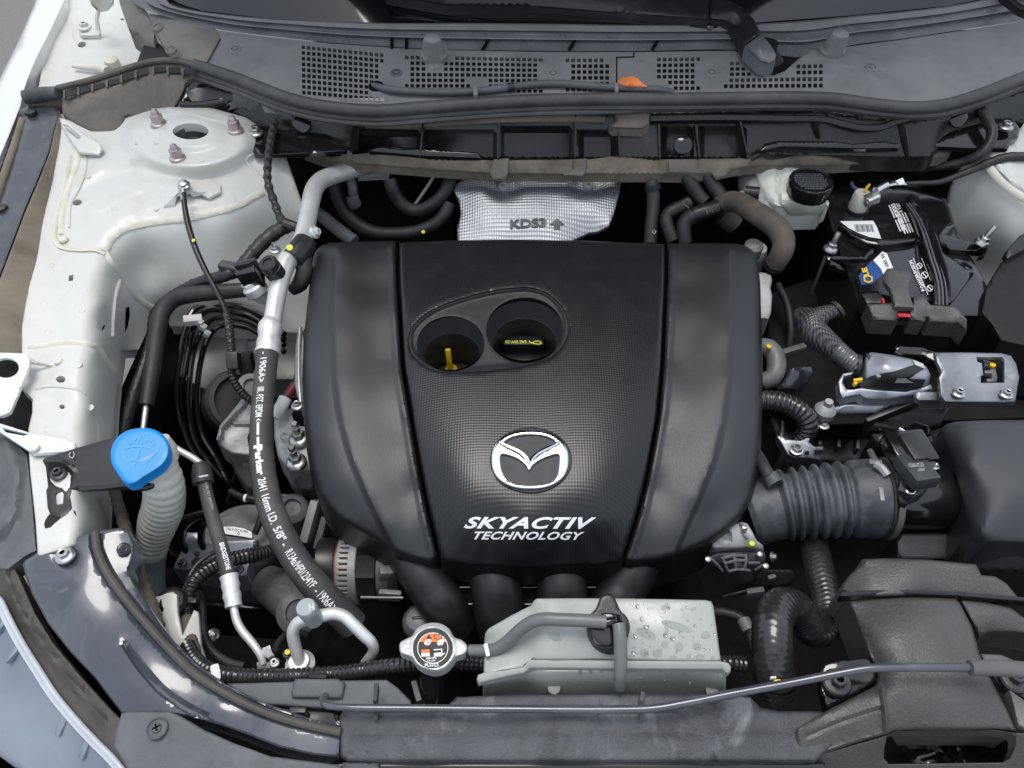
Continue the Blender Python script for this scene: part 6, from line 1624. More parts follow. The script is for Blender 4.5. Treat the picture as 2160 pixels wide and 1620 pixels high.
for pp in ([(430, 220, -9), (330, 250, -9.4), (190, 290, -10.4), (95, 370, -12), (90, 450, -13.6), (150, 530, -15), (215, 580, -16), (240, 610, -16.6)], [(430, 215, -9.4), (340, 260, -9.8), (260, 320, -11), (225, 400, -12.6), (240, 480, -14), (300, 550, -15.4), (350, 600, -16.2)], [(440, 260, -10.4), (400, 320, -11), (385, 400, -12.6), (390, 470, -14), (430, 530, -15.2)]):
    part('brake_pipe', tube(A(21, pp), 8, seg=12), 'black_gloss', ab)
for x, y in ((235, 615), (345, 605), (680, 665)):
    part('pipe_nut', bolt(*A(21, [(x, y)])[0], -14.8, 10), 'dark_bolt', ab)
part('valve_hole', lathe(MB(), P(*A(21, [(350, 540)])[0], -14.6), (0, 0, 1), [(.003, -.002), (.003, .0006)], 10), 'print_black', ab)
sp_ = root('sensor_pipe', 'thin black elbow pipe with white ring above the brake unit', 'pipe', (530, 1060, -14))
part('pipe', tube(A(21, [(610, 60, -13), (720, 110, -12.6), (790, 120, -12.4), (840, 160, -12.6), (855, 230, -13), (830, 320, -13.6), (800, 390, -14.2)]), 7, seg=12), 'black_satin', sp_)
part('ring', tube(A(21, [(722, 112, -12.5), (740, 114, -12.5)]), 8.5, seg=14), 'white_plastic', sp_)
bh = root('loop_harness', 'thick glossy corrugated harness looping over the brake unit', 'harness', (420, 1230, -10))
part('sleeve', tube(A(21, [(980, 510, -14), (880, 535, -13), (760, 560, -11.6), (640, 585, -10.6), (520, 620, -9.8), (400, 690, -9.2), (320, 770, -9), (275, 870, -9), (262, 960, -9.2), (268, 1050, -9.6)]), [15, 16, 17, 17, 17, 17, 17, 16, 16, 16], seg=18, rf=ribs(.0050, .15), fine=.0012), 'corrugated', bh)
part('tie', tube(A(21, [(273, 885, -8.9), (268, 925, -9.1)]), 19, seg=18, rf=ribs(.002, .04)), 'plate_grey', bh)
part('tie_head', bar(A(21, [(195, 905, -8.6)])[0], A(21, [(345, 905, -8.4)])[0], 12, 1.0, .001), 'black_satin', bh)
part('button', lathe(MB(), P(*A(21, [(160, 910)])[0], -7.6), (.3, -.2, 1), [(.014, -.006), (.014, 0), (.010, .003)], 18), 'black_dull', bh)
part('tape_end', tube(A(21, [(268, 1040, -9.6), (275, 1120, -9.4), (300, 1210, -8.8), (325, 1290, -8), (340, 1340, -7.4)]), [16, 16, 15, 13, 12], seg=14, rf=wrapf(3, .1)), 'tape_brown', bh)
part('slim_cable', tube(A(21, [(520, 515, -9), (440, 560, -8.8), (360, 620, -8.8), (310, 690, -8.8), (280, 760, -9)]), 5, seg=8), 'black_satin', bh)
dh = tube(A(21, [(350, 850, -12), (380, 900, -12), (395, 1000, -12.2), (400, 1120, -12.4), (430, 1240, -12.6), (500, 1330, -12.8), (600, 1390, -13), (720, 1420, -13)]), 9, seg=12)
solo('drain_hose', 'slim black rubber hose hanging below the looping harness', 'hose', dh, 'rubber')
wbk = root('lower_stay', 'white lower stay bracket with a round hole under the wrapped harness', 'bracket', (350, 1300, -6))
part('plate', sheet(A(21, [(-40, 880, -7), (60, 876, -7), (120, 850, -6.8), (165, 842, -6.8), (200, 865, -6.8), (205, 1000, -7.4), (240, 1180, -8), (330, 980, -8.4), (365, 1000, -8.6), (385, 1250, -9), (420, 1360, -9.4), (330, 1390, -9), (180, 1260, -8.4), (80, 1120, -8), (-40, 980, -7.6)]),
                    holes=[A(21, ellipse(50, 975, 44, 36, 18))], th=.4, res=8, rnd=3), 'white_paint', wbk)
part('backing', MB().add([P(*A(21, [(x, y)])[0], -9.6) for x, y in ((-10, 920), (110, 920), (110, 1040), (-10, 1040))], [(0, 3, 2, 1)]), 'gap_black', wbk, smooth=False)
part('bolt', bolt(*A(21, [(478, 1180)])[0], -14, 15, axis=(.7, -.3, .6)), 'zinc', wbk)
# ================================================================== REAR: HEAT SHIELD, HOSES
hsd = root('heat_shield', 'dimpled silver heat shield behind the engine cover', 'heat shield', (1130, 430, -4))
HO = [(957, 402, -1.6), (962, 388, -1.2), (985, 372, -.8), (1020, 364, -.6), (1100, 360, -.5), (1300, 358, -.5), (1312, 372, -.8), (1306, 410, -2), (1294, 455, -3.2), (1284, 478, -4), (1262, 490, -4.6), (1240, 494, -4.8), (1200, 512, -5.2), (1080, 516, -5.2), (966, 514, -5), (964, 485, -4.2), (972, 452, -3.2), (968, 425, -2.4)]
hz_ = surf(HO, [(1130, 430, -2.0), (1020, 440, -2.4), (1250, 430, -2.2), (1010, 400, -1.2)])
hrel = fsum(dome(1062, 395, 34, 22, -.5, .4), dome(1242, 393, 34, 22, -.5, .4))
part('panel', sheet(HO, zf=hz_, relief=hrel, th=.2, res=8, rnd=3), 'heat_foil', hsd)
for x, y in ((1062, 393), (1241, 391)):
    z = float(hz_(x, y)[0]) - .4
    part('bolt', lathe(MB(), P(x, y, z), (0, -.7, .7), [(.0075, -.001), (.0075, .003), (.005, .005), (.003, .005), (.003, .002)], 18), 'cast_alu', hsd)
part('lettering', text_px('KDS3', (1076, 482), (1152, 478), (1076, 463), hz_, .12, bold=.04), 'cast_dark', hsd)
part('arrow', poly_px([(1158, 474), (1192, 474), (1175, 460)], hz_, .12), 'cast_dark', hsd)
part('arrow', poly_px([(1168, 483), (1182, 483), (1182, 472), (1168, 472)], hz_, .11), 'cast_dark', hsd)
hu = tube(A(23, [(1260, 330, 0), (1290, 430, -1), (1340, 540, -2.4), (1420, 640, -3.6), (1550, 705, -4.4), (1690, 680, -4), (1830, 590, -3), (1930, 470, -1.8), (1990, 330, -.6), (2010, 220, 0)]), 14, seg=16)
solo('heater_hose', 'black heater hose bent in a U beside the heat shield', 'hose', hu, 'rubber')
hl_ = root('heater_hose', 'long black heater hose sagging below the U bend, with yellow dot', 'hose', (800, 490, -6))
part('hose', tube(A(23, [(600, 330, -2), (620, 480, -3.4), (690, 660, -5), (820, 820, -6.4), (980, 930, -7), (1150, 980, -7.2), (1380, 985, -7), (1600, 955, -6.6), (1790, 880, -5.8), (1920, 760, -4.6), (1980, 620, -3.4)]), 14, seg=16), 'rubber', hl_)
part('paint_dot', lathe(MB(), P(*A(23, [(1665, 962)])[0], -5.2), (0, -.4, 1), [(.0028, -.002), (.0028, .0006)], 8), 'yellow', hl_)
mp = root('heater_pipe', 'short dull metal heater pipe ending in a band clamp', 'pipe', (745, 395, -3))
part('pipe', tube(A(23, [(790, 250, 0), (800, 340, -1), (820, 440, -2), (825, 520, -3)]), 10, seg=14), 'cast_dark', mp)
part('clamp', tube(A(23, [(810, 530, -3), (830, 600, -3.8), (850, 640, -4.4)]), 14, seg=18), 'plate_grey', mp)
part('side_stub', tube(A(23, [(920, 260, -.4), (950, 300, -.8)]), 5, seg=10), 'cast_alu', mp)
cbm = tube(A(23, [(330, 690, -5), (480, 800, -5.6), (640, 930, -6.2), (840, 1080, -7)]), 14, seg=18)
solo('steering_shaft', 'dark steel tube passing down beside the aluminium pipe', 'shaft', cbm, 'plate_grey')
rod_ = tube(A(23, [(1850, 200, 1), (1700, 440, -1.6), (1560, 640, -4)]), 3.5, seg=8)
solo('control_rod', 'thin grey rod slanting behind the U-shaped heater hose', 'rod', rod_, 'cast_alu')
wpn = sheet(A(23, [(880, 330, -3.4), (960, 250, -2.4), (1060, 170, -1.2), (1240, 175, -1.2), (1262, 240, -2.2), (1240, 315, -3.4), (1000, 325, -3.4)]), th=.3, res=10, rnd=3)
solo('firewall_plate', 'small pale plate on the firewall beside the metal heater pipe', 'plate', wpn, 'white_paint')
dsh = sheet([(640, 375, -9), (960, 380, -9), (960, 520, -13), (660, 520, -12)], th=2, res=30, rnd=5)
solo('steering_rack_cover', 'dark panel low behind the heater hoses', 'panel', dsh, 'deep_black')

# right of the shield
hA = root('vacuum_hose', 'black vacuum hose dropping behind the engine cover beside the heat shield', 'hose', (1375, 420, -3))
part('hose', tube(A(22, [(500, 180, 1), (490, 320, 0), (505, 420, -1), (500, 600, -2.6), (480, 760, -4), (470, 950, -5.6)]), [13, 14, 14, 14, 14, 14], seg=16), 'rubber', hA)
part('clip', tube(A(22, [(495, 320, 0), (505, 370, -.5)]), 18, seg=16), 'black_dull', hA)
part('lettering', stroke_px(A(22, [(500, 800), (495, 825), (520, 835), (535, 815), (520, 800)]), 1.2, -3.2, .4), 'print_grey', hA)
tp = root('coolant_tee', 'black coolant tee with gold print joining several hoses', 'fitting', (1500, 430, -3))
part('branch', tube(A(22, [(830, 180, 1.5), (920, 310, .2), (1000, 430, -1), (1060, 500, -1.6)]), 15, seg=16), 'rubber', tp)
part('branch', tube(A(22, [(1060, 180, 1.5), (1160, 320, .2), (1240, 440, -.8), (1250, 500, -1.2)]), 15, seg=16), 'rubber', tp)
TP_ = A(22, [(940, 640, -2), (1060, 600, -1.6), (1180, 560, -1.4), (1260, 520, -1.2)])
TT = Tube(TP_, 17, seg=18)
tb = part('body', TT.mb(), 'black_satin', tp)
part('lettering', text_tube(TT, 'PE01', TT.s[-1] * .32, TT.s[-1] * .82, .45, -.25, .0004), 'tape_brown', tb)
part('elbow', tube(A(22, [(900, 500, -1.4), (800, 550, -1.8), (690, 600, -2.2), (645, 660, -2.8), (660, 760, -3.6), (720, 920, -5)]), 14, seg=16), 'rubber', tp)
part('elbow', tube(A(22, [(960, 640, -2), (890, 670, -2.4), (840, 730, -3), (835, 800, -3.6), (850, 940, -5)]), [16, 17, 16, 15, 15], seg=16), 'rubber', tp)
part('clip', stroke_px(A(22, [(880, 455), (820, 500), (890, 560)]), 2, -1.2, 1.0), 'print_faint', tp)
bhs = root('radiator_return_hose', 'brown dusty thick rubber hose curving down beside the engine cover', 'hose', (1600, 480, 0))
part('hose', tube(A(22, [(1220, 540, -1.6), (1320, 490, -.6), (1430, 500, .2), (1580, 585, .8), (1740, 690, 1.0), (1860, 790, .8), (1915, 900, .2), (1910, 1010, -.6), (1860, 1110, -1.8), (1800, 1180, -3)]), [20, 22, 23, 23.5, 24, 24, 24, 23, 22, 20], seg=22), 'rubber_brown', bhs)
part('clamp', tube(A(22, [(1830, 1150, -2.2), (1800, 1195, -3)]), 22, seg=20), 'dark_bolt', bhs)
part('lower_elbow', tube(A(22, [(1250, 640, -4), (1330, 700, -4.6), (1400, 760, -5.2)]), [20, 22, 20], seg=16), 'rubber_brown', bhs)
plug = root('coolant_plug', 'grey metal plug at the rear corner of the engine cover', 'plug', (1590, 540, -1))
part('cap', lathe(MB(), P(*A(22, [(1590, 985)])[0], -.6), (0, -.1, 1), [(.0125, -.012), (.0125, .003), (.0115, .0045), (.003, .005)], 22), 'zinc', plug)
part('body', lathe(MB(), P(*A(22, [(1625, 1060)])[0], -2.4), (0, -.1, 1), [(.013, -.03), (.013, .004), (.011, .012)], 18), 'cast_alu', plug)
sd2 = root('engine_side_cover', 'pale cast engine cover edge by the dusty brown hose', 'engine', (1615, 620, -4))
part('plate', sheet(A(13, [(160, 880, -2.6), (200, 885, -2.6), (240, 905, -2.8), (248, 940, -3), (235, 1000, -3.2), (248, 1060, -3.6), (240, 1180, -4.2), (220, 1230, -4.4), (120, 1230, -4.4), (120, 880, -2.8)]), th=3, res=8, rnd=4), 'cast_alu', sd2)
part('grey_pipe', tube(A(14, [(330, 100, -4), (390, 110, -3.8), (440, 170, -4), (445, 250, -4.4), (420, 310, -5), (350, 340, -5.6)]), [18, 20, 20, 20, 19, 18], seg=18), 'hose_grey', sd2)
part('paint_mark', lathe(MB(), P(*A(14, [(395, 100)])[0], -2.5), (0, 0, 1), [(.003, -.002), (.003, .0006)], 6), 'yellow', sd2)

# ================================================================== BRAKE FLUID
bf = root('brake_reservoir', 'milky white brake fluid reservoir with black ribbed cap', 'brake reservoir', (1700, 400, -3))
BO_ = A(13, [(105, 110, .6), (120, 75, 1.2), (330, 55, 1.8), (430, 80, 1.8), (560, 95, 1.6), (620, 200, 1), (650, 310, .2), (682, 350, 0), (676, 378, -.4), (645, 394, -1), (612, 446, -3), (375, 450, -3), (342, 402, -1.4), (320, 382, -.6), (250, 385, -1), (200, 345, -1), (170, 260, -.2)])
part('body', sheet(BO_, A(13, [(400, 250, 1.0), (250, 200, .8), (500, 360, .0)]), relief=ridge(A(13, [(310, 90), (270, 250), (300, 360)]), 9, -.4), th=2.5, res=8, rnd=6), 'brake_bottle', bf)
co_ = P(*A(13, [(522, 250)])[0], 1.2)
cu2 = U(1705, 395, 1.5)
kap = part('cap', lathe(MB(), co_, (0, -.05, 1), [(cu2 * 44, -.006), (cu2 * 45, .002), (cu2 * 45.5, .013), (cu2 * 44, .0155), (cu2 * 42, .016), (cu2 * 41.5, .0145), (cu2 * 3, .0145)], 64, wob=lambda t: 1 + .022 * (1 if math.cos(t * 16) > .6 else 0)), 'black_gloss', bf)
rn2 = random.Random(9)
rows = MB()
for k in range(9):
    yy = -.8 + k * .2
    w = math.sqrt(max(0, 1 - yy * yy)) * .92
    x = -w
    while x < w - .1:
        l = rn2.uniform(.05, .16)
        if x + l < w:
            box3(rows, co_ + Vector(((x + l / 2) * cu2 * 38, yy * cu2 * 38, .0147)), Vector((l / 2 * cu2 * 38, 0, 0)), Vector((0, cu2 * 38 * .065, 0)), Vector((0, 0, .0006)))
        x += l + .035
lt = part('warning_lettering', rows, 'plate_grey', kap)
lt['kind'] = 'stuff'
mc = root('master_cylinder', 'grey cast brake master cylinder beside the milky reservoir', 'master cylinder', (1590, 400, -3))
part('body', tube(A(13, [(60, 120, -1), (90, 250, -1.6), (150, 380, -2.6), (200, 450, -3.4)]), [20, 26, 32, 34], seg=20), 'cast_alu', mc)
part('sensor', tube(A(13, [(40, 275, -.6), (150, 285, -.4)]), 15, seg=14), 'black_satin', mc)
part('sensor_tip', tube(A(13, [(0, 278, -.6), (50, 276, -.6)]), 6, seg=10), 'zinc', mc)
part('stay', sheet(A(13, [(-60, 20, 1.6), (60, 30, 1.6), (70, 90, .6), (20, 120, .2), (-100, 110, .2), (-110, 70, .8)]), th=.6, res=8, rnd=3), 'black_gloss', mc)
part('nut', bolt(*A(22, [(1415, 190)])[0], 1.2, 9), 'dark_bolt', mc)
bst = root('brake_booster', 'glossy black brake booster drum in the shadow below the cowl wall', 'booster', (1840, 380, -6))
part('drum', lathe(MB(), P(1835, 335, -5), (0, -.75, .35), [(.115, -.05), (.118, 0), (.112, .012), (.090, .018), (.04, .022)], 48), 'duct_gloss', bst)
# cables over the battery
bcb = root('negative_cable', 'black battery cable running from the terminal clamp to the body', 'cable', (1960, 385, 2))
part('cable', tube([(1878, 386, 1.2), (1905, 387, 1.2), (1940, 386, 1.3), (1980, 384, 1.4), (2030, 366, 2.2), (2080, 345, 3.2), (2120, 333, 4.0), (2160, 330, 4.4), (2240, 330, 4.8)], [4, 5, 6, 7, 9, 10, 10, 10, 10], seg=12, rf=wrapf(2, .05)), 'tape', bcb)
part('bare_wire', tube([(1870, 393, 1.2), (1884, 389, 1.2), (1920, 388, 1.2), (1970, 385, 1.3)], 3, seg=8), 'steel_bright', bcb)
part('tape_flag', sheet(A(13, [(1185, 185, 1.6), (1240, 160, 2.0), (1258, 205, 1.6), (1215, 215, 1.4)]), th=.1, res=8), 'print_white', bcb)
cb2 = tube([(2055, 205, 8.5), (2080, 250, 7.6), (2092, 275, 7.0), (2088, 300, 6.0), (2068, 325, 4.8), (2035, 340, 3.2), (1990, 350, 1.8), (1940, 358, 0)], [12, 11, 11, 11, 10, 9, 8, 7], seg=12, rf=wrapf(5, .05))
solo('drop_cable', 'black shiny taped cable looping down from the cowl beside the stay plate', 'cable', cb2, 'tape')

# right strut tower
rt = root('strut_tower', 'pale green-white painted strut tower beside the battery', 'body panel', (2100, 450, 0))
RTO = [(1990, 455, -6), (2000, 420, -4), (2010, 380, -1.5), (2030, 345, .6), (2052, 322, 2.2), (2070, 312, 3.4), (2090, 318, 4.0), (2120, 300, 4.6), (2150, 275, 5.0), (2170, 240, 5.4), (2280, 230, 5.6), (2280, 660, -10), (2100, 640, -12), (2075, 600, -12), (2050, 560, -11), (2020, 500, -8)]
part('panel', sheet(RTO, [(2100, 400, .6), (2150, 420, .8), (2120, 500, -4), (2200, 520, -4)], relief=fsum(ridge([(2090, 330), (2120, 370), (2160, 400), (2220, 425)], 9, .2), ridge([(2128, 330), (2150, 300)], 5, .25)), th=1, res=10, rnd=4), 'white_paint', rt)
part('seam_bead', tube([(2078, 340, 3.2), (2098, 368, 2.4), (2125, 395, 1.9), (2170, 422, 1.5), (2240, 440, 1.5)], 8, seg=8, flat=.4), 'sealant', rt)

# ================================================================== BATTERY
bt = root('battery', 'black car battery with white warning print and blue label', 'battery', (1850, 560, -10))
BT = A(13, [(640, 330, -2.2), (700, 240, -2.2), (780, 205, -2.2), (1140, 200, -2.2), (1330, 240, -2.2), (1560, 318, -2.2), (1600, 400, -2.2), (1640, 520, -2.2), (1740, 720, -2.2), (1850, 930, -2.2), (1968, 1190, -2.2), (1962, 1216, -2.3), (1640, 1212, -2.3), (1300, 1180, -2.3), (900, 1150, -2.3), (860, 1000, -2.2), (800, 850, -2.2), (720, 600, -2.2)])
part('case', sheet(BT, th=13, res=16, rnd=6, relief=fsum(ridge(A(13, [(1000, 700), (1330, 640), (1500, 690), (1780, 880)]), 8, .4))), 'duct_gloss', bt)
bz_ = -2.2
part('raised_lid', sheet(A(13, [(1090, 690, -1.3), (1340, 640, -1.2), (1500, 690, -1.2), (1600, 760, -1.3), (1780, 890, -1.4), (1600, 1130, -1.5), (1480, 1110, -1.5), (920, 1050, -1.6), (880, 930, -1.6), (960, 800, -1.4)]), th=1, res=14, rnd=6), 'duct_gloss', bt)
stp = A(13, [(1290, 360, -1.6), (1350, 440, -1.0), (1400, 540, -.5), (1440, 650, -.2), (1480, 780, -.2), (1520, 900, -.4), (1540, 1010, -.7), (1545, 1130, -1.3)])
part('carry_strap', tube(stp, [12, 15, 17, 18, 18, 17, 16, 16], seg=14, flat=.45), 'duct_gloss', bt)
for k, dx in enumerate((-30, 0, 30)):
    part('strap_rib', tube([(x + dx * .2778 * (.7 + .3 * i / 7), y, z + .5) for i, (x, y, z) in enumerate(stp)], 2.2, seg=6), 'plate_grey', bt)
part('strap_end', sheet(A(13, [(1490, 945, -.1), (1560, 930, -.1), (1590, 1030, -.4), (1595, 1130, -.9), (1485, 1122, -.9), (1490, 1030, -.4)]), th=.6, res=7, rnd=3, relief=lambda x, y: .18 * np.sin(np.atleast_1d(x) * .95)), 'plate_grey', bt)
part('label', poly_px(A(13, [(762, 492), (1015, 488), (1045, 540), (1076, 625), (985, 612), (900, 580), (830, 545)]), bz_, .1), 'print_white', bt)
for k in range(15):
    x = 870 + k * 9.4
    part('barcode_bar', poly_px(A(13, [(x, 515), (x + 3 + (k * 7 % 4), 515), (x + 17 + (k * 7 % 4), 572), (x + 14, 572)]), bz_, .13), 'print_black', bt)
def lines_print(x0_, y0_, rows_, dx, dy, w, skew, name='fine_print'):
    for r in range(rows_):
        for q in range(2):
            xa = x0_ + r * dx
            ya = y0_ + r * dy
            part(name, stroke_px(A(13, [(xa + q * skew[0] * .55, ya + q * skew[1] * .55), (xa + skew[0] * (.45 + q * .5), ya + skew[1] * (.45 + q * .5))]), w, bz_, .1), 'print_white', bt)
lines_print(1136, 372, 3, 17, -6, 2.6, (90, 205))
lines_print(1196, 440, 4, 20, -4, 3.0, (64, 150))
part('lettering', text_px('8 Voir', A(13, [(1240, 420)])[0], A(13, [(1210, 350)])[0], A(13, [(1205, 430)])[0], bz_, .1, bold=.02), 'print_white', bt)
part('lettering', text_px('KB', A(13, [(1205, 420)])[0], A(13, [(1178, 352)])[0], A(13, [(1178, 425)])[0], bz_, .1, bold=.02), 'print_white', bt)
part('lettering', text_px('DANGER/POISON', A(13, [(1405, 990)])[0], A(13, [(1312, 785)])[0], A(13, [(1375, 1000)])[0], -1.4, .2, bold=.03), 'print_white', bt)
part('warning_triangle', poly_px(A(13, [(1380, 1025), (1408, 1018), (1388, 1000)]), -1.4, .2), 'print_white', bt)
part('print_line', stroke_px(A(13, [(1318, 772), (1430, 1048)]), 1.4, -1.4, .2), 'print_white', bt)
part('print_line', stroke_px(A(13, [(1382, 772), (1450, 940)]), 1.2, -1.4, .2), 'print_white', bt)
for (x, y, r) in ((1365, 830, 20), (1405, 900, 24), (1445, 1000, 22)):
    part('warning_symbol', stroke_px(A(13, ellipse(x, y, r, r, 12)), 1.6, -1.4, .2, True), 'print_white', bt)
    part('warning_symbol', stroke_px(A(13, [(x - 12, y - 12), (x + 12, y + 12)]), 2.4, -1.4, .2), 'print_white', bt)
lines_print(1395, 950, 3, 18, -8, 2.4, (36, 90), 'fine_print')
part('blue_label', sheet(A(13, [(905, 905, -1.45), (945, 850, -1.4), (1010, 790, -1.3), (1070, 850, -1.3), (1085, 895, -1.4), (1005, 968, -1.5), (925, 975, -1.5)]), th=.03, res=12), 'navy', bt)
part('white_label', sheet(A(13, [(1015, 788, -1.25), (1085, 722, -1.2), (1118, 735, -1.2), (1165, 845, -1.25), (1090, 892, -1.3), (1072, 850, -1.28)]), th=.03, res=12), 'print_white', bt)
part('lettering', text_px('685 55', A(13, [(1135, 832)])[0], A(13, [(1095, 735)])[0], A(13, [(1112, 838)])[0], -1.2, .12, bold=.01), 'print_black', bt)
part('lettering', text_px('LE', A(13, [(985, 905)])[0], A(13, [(965, 840)])[0], A(13, [(945, 915)])[0], -1.4, .12, bold=.06), 'yellow', bt)
part('badge', stroke_px(A(13, [(945, 920), (975, 905), (1005, 915), (1005, 945), (980, 955), (950, 945)]), 3, -1.45, .12, True), 'yellow', bt)
nt = root('battery_clamp', 'pale metal battery terminal clamp on the far battery post', 'terminal clamp', (1808, 420, 0))
part('post_ring', lathe(MB(), P(*A(13, [(900, 375)])[0], -1.4), (0, 0, 1), [(.0125, -.004), (.0132, .002), (.0125, .006), (.0118, .020), (.0105, .022), (.0098, .020), (.004, .020)], 26), 'terminal_white', nt)
part('post_base', lathe(MB(), P(*A(13, [(895, 400)])[0], -2.2), (0, 0, 1), [(.0165, -.004), (.0165, .003), (.013, .006)], 8), 'black_satin', nt)
part('jaw', bar(A(13, [(950, 310, 1.0)])[0], A(13, [(1060, 270, 1.6)])[0], 16, 1.0, .0015), 'zinc', nt)
part('jaw', bar(A(13, [(960, 345, .6)])[0], A(13, [(1060, 300, 1.0)])[0], 12, .9, .0015), 'zinc', nt)
part('wire_barrel', tube(A(13, [(1035, 262, 1.8), (1080, 235, 2.0), (1120, 215, 2.2)]), 8.5, seg=16), 'steel_bright', nt)
part('clamp_bolt', tube(A(13, [(975, 340, .8), (1060, 302, 1.2)]), 4.5, seg=10), 'zinc', nt)
part('violet_wire', tube(A(13, [(850, 200, -.6), (865, 235, -.4), (905, 255, 0), (930, 270, .2)]), 3.5, seg=8), 'violet', nt)
part('yellow_wire', tube(A(13, [(985, 215, .6), (965, 240, .8), (955, 258, 1)]), 3, seg=8), 'yellow', nt)
# hold-down
hdn = root('battery_hold_down', 'glossy black battery hold-down bar with two threaded studs', 'bracket', (1800, 530, -1))
part('bar', sheet(A(13, [(655, 752, -.4), (690, 755, -.4), (930, 758, -.4), (1005, 698, -.2), (1020, 715, -.3), (960, 782, -.6), (690, 788, -.7), (760, 820, -1.2), (800, 870, -1.6), (770, 860, -1.6), (690, 830, -1.2)]), th=.6, res=8, rnd=3), 'black_gloss', hdn)
part('cross_bar', sheet(A(13, [(755, 520, -.6), (860, 575, -.5), (1000, 625, -.4), (1160, 635, -.4), (1340, 622, -.3), (1345, 645, -.5), (1200, 668, -.6), (1080, 685, -.7), (960, 665, -.8), (840, 600, -.8)]), th=.8, res=9, rnd=4), 'duct_gloss', hdn)
part('bar', sheet(A(13, [(1490, 620, -.6), (1560, 530, -.4), (1610, 490, -.4), (1640, 520, -.6), (1560, 590, -.6), (1780, 660, -.8), (1865, 665, -.8), (1885, 700, -1.2), (1860, 755, -1.8), (1810, 770, -2), (1850, 735, -1.7), (1600, 710, -1.2)]), th=.6, res=9, rnd=3), 'black_gloss', hdn)
part('arm', bar(A(13, [(655, 755, -.6)])[0], A(13, [(540, 1050, -5)])[0], 7, 1, .0012), 'black_dull', hdn)
for x, y in ((690, 705), (1838, 655)):
    c = P(*A(13, [(x, y)])[0], -.2)
    ax_ = Vector((.15 if x < 1000 else .3, .1, 1)).normalized()
    s = U(1760, 520, -.2)
    mb = lathe(MB(), c, ax_, [(s * 15, -.002), (s * 15, .001), (s * 13, .003), (s * 9, .004)], 20)
    hexp(mb, c, ax_, s * 9.5, .003, .009)
    lathe(mb, c, ax_, [(s * 5.2, .008), (s * 5.2, .024), (s * 4.2, .0255)], 12)
    part('stud', mb, 'zinc', hdn)
ptc = root('terminal_cover', 'black positive terminal cover with hinged flap and red tab', 'terminal cover', (1880, 640, 0))
part('cover', sheet(A(13, [(968, 1122, .6), (1168, 1115, .6), (1175, 1160, .4), (1310, 1150, .4), (1325, 1070, .8), (1395, 1062, .8), (1452, 1128, .6), (1640, 1140, .4), (1728, 1240, .2), (1722, 1335, -1.0), (1660, 1272, -.6), (1442, 1258, -.5), (1424, 1222, -.3), (1404, 1255, -.5), (1298, 1242, -.4), (1290, 1180, .0), (1212, 1180, .0), (1200, 1252, -.4), (1012, 1245, -.4)]),
                    relief=ridge(A(13, [(1470, 1130), (1500, 1250)]), 4, .2), th=2.2, res=8, rnd=4, rz=.3), 'snorkel', ptc)
part('back_wall', sheet(A(13, [(925, 1045, .2), (1060, 1035, .2), (1100, 1080, .4), (1100, 1118, .2), (970, 1116, .0)]), th=2, res=9, rnd=3), 'black_satin', ptc)
part('flap', sheet(A(13, [(1085, 905, 1.0), (1120, 852, 1.4), (1165, 848, 1.5), (1290, 882, 1.5), (1302, 930, 1.4), (1282, 1000, 1.3), (1300, 1080, 1.1), (1328, 1152, .8), (1172, 1145, .8), (1160, 1060, 1.1), (1140, 1010, 1.2), (1095, 950, 1.1)]), th=.5, res=8, rnd=4), 'snorkel', ptc)
part('red_tab', bar(A(13, [(1205, 1200, .2)])[0], A(13, [(1298, 1205, .2)])[0], 10, .6, .0008), 'red', ptc)
part('red_tab', bar(A(13, [(1085, 1075, .6)])[0], A(13, [(1100, 1110, .5)])[0], 4, .6, .0006), 'red', ptc)
part('slot', bar(A(13, [(1215, 1220, .1)])[0], A(13, [(1290, 1222, .1)])[0], 4, .5, .0005), 'gap_black', ptc)
fb = root('fuse_box', 'black fuse box edge beside the pale strut tower', 'fuse box', (2130, 640, -2))
part('lid', sheet([(2070, 660, -1.6), (2078, 610, -1), (2110, 555, -.4), (2150, 520, 0), (2170, 500, .2), (2300, 480, .4), (2300, 760, -3), (2110, 720, -2.6), (2095, 690, -2.2)], th=8, res=16, rnd=6), 'black_dull', fb)
part('catch', sheet([(2120, 532, .8), (2150, 498, 1.2), (2200, 470, 1.4), (2200, 500, 1.0), (2155, 530, .8), (2125, 545, .5)], th=1, res=9, rnd=3), 'black_satin', fb)
by = sheet([(1620, 620, -12), (1790, 560, -12), (1860, 660, -12), (2110, 720, -11), (2240, 760, -11), (2240, 880, -12), (1700, 900, -14), (1620, 800, -13)], th=3, res=40, rnd=6)  # near-black sheet, bracket shade is put into its colour
solo('battery_tray', 'dark battery tray below the battery with bracket shade in its colour', 'tray', by, 'deep_black')
bp = sheet(A(24, [(240, 650, -9), (310, 520, -8), (320, 440, -7.6), (400, 400, -7), (600, 400, -7), (620, 460, -7.4), (560, 560, -8), (470, 660, -9)]), th=2, res=14, rnd=4, relief=ridge(A(24, [(590, 410), (590, 490), (450, 670)]), 3, -.3))
solo('transmission_cover', 'bluish dark panel deep between corrugated hose and braided hose', 'panel', bp, 'black_paint')

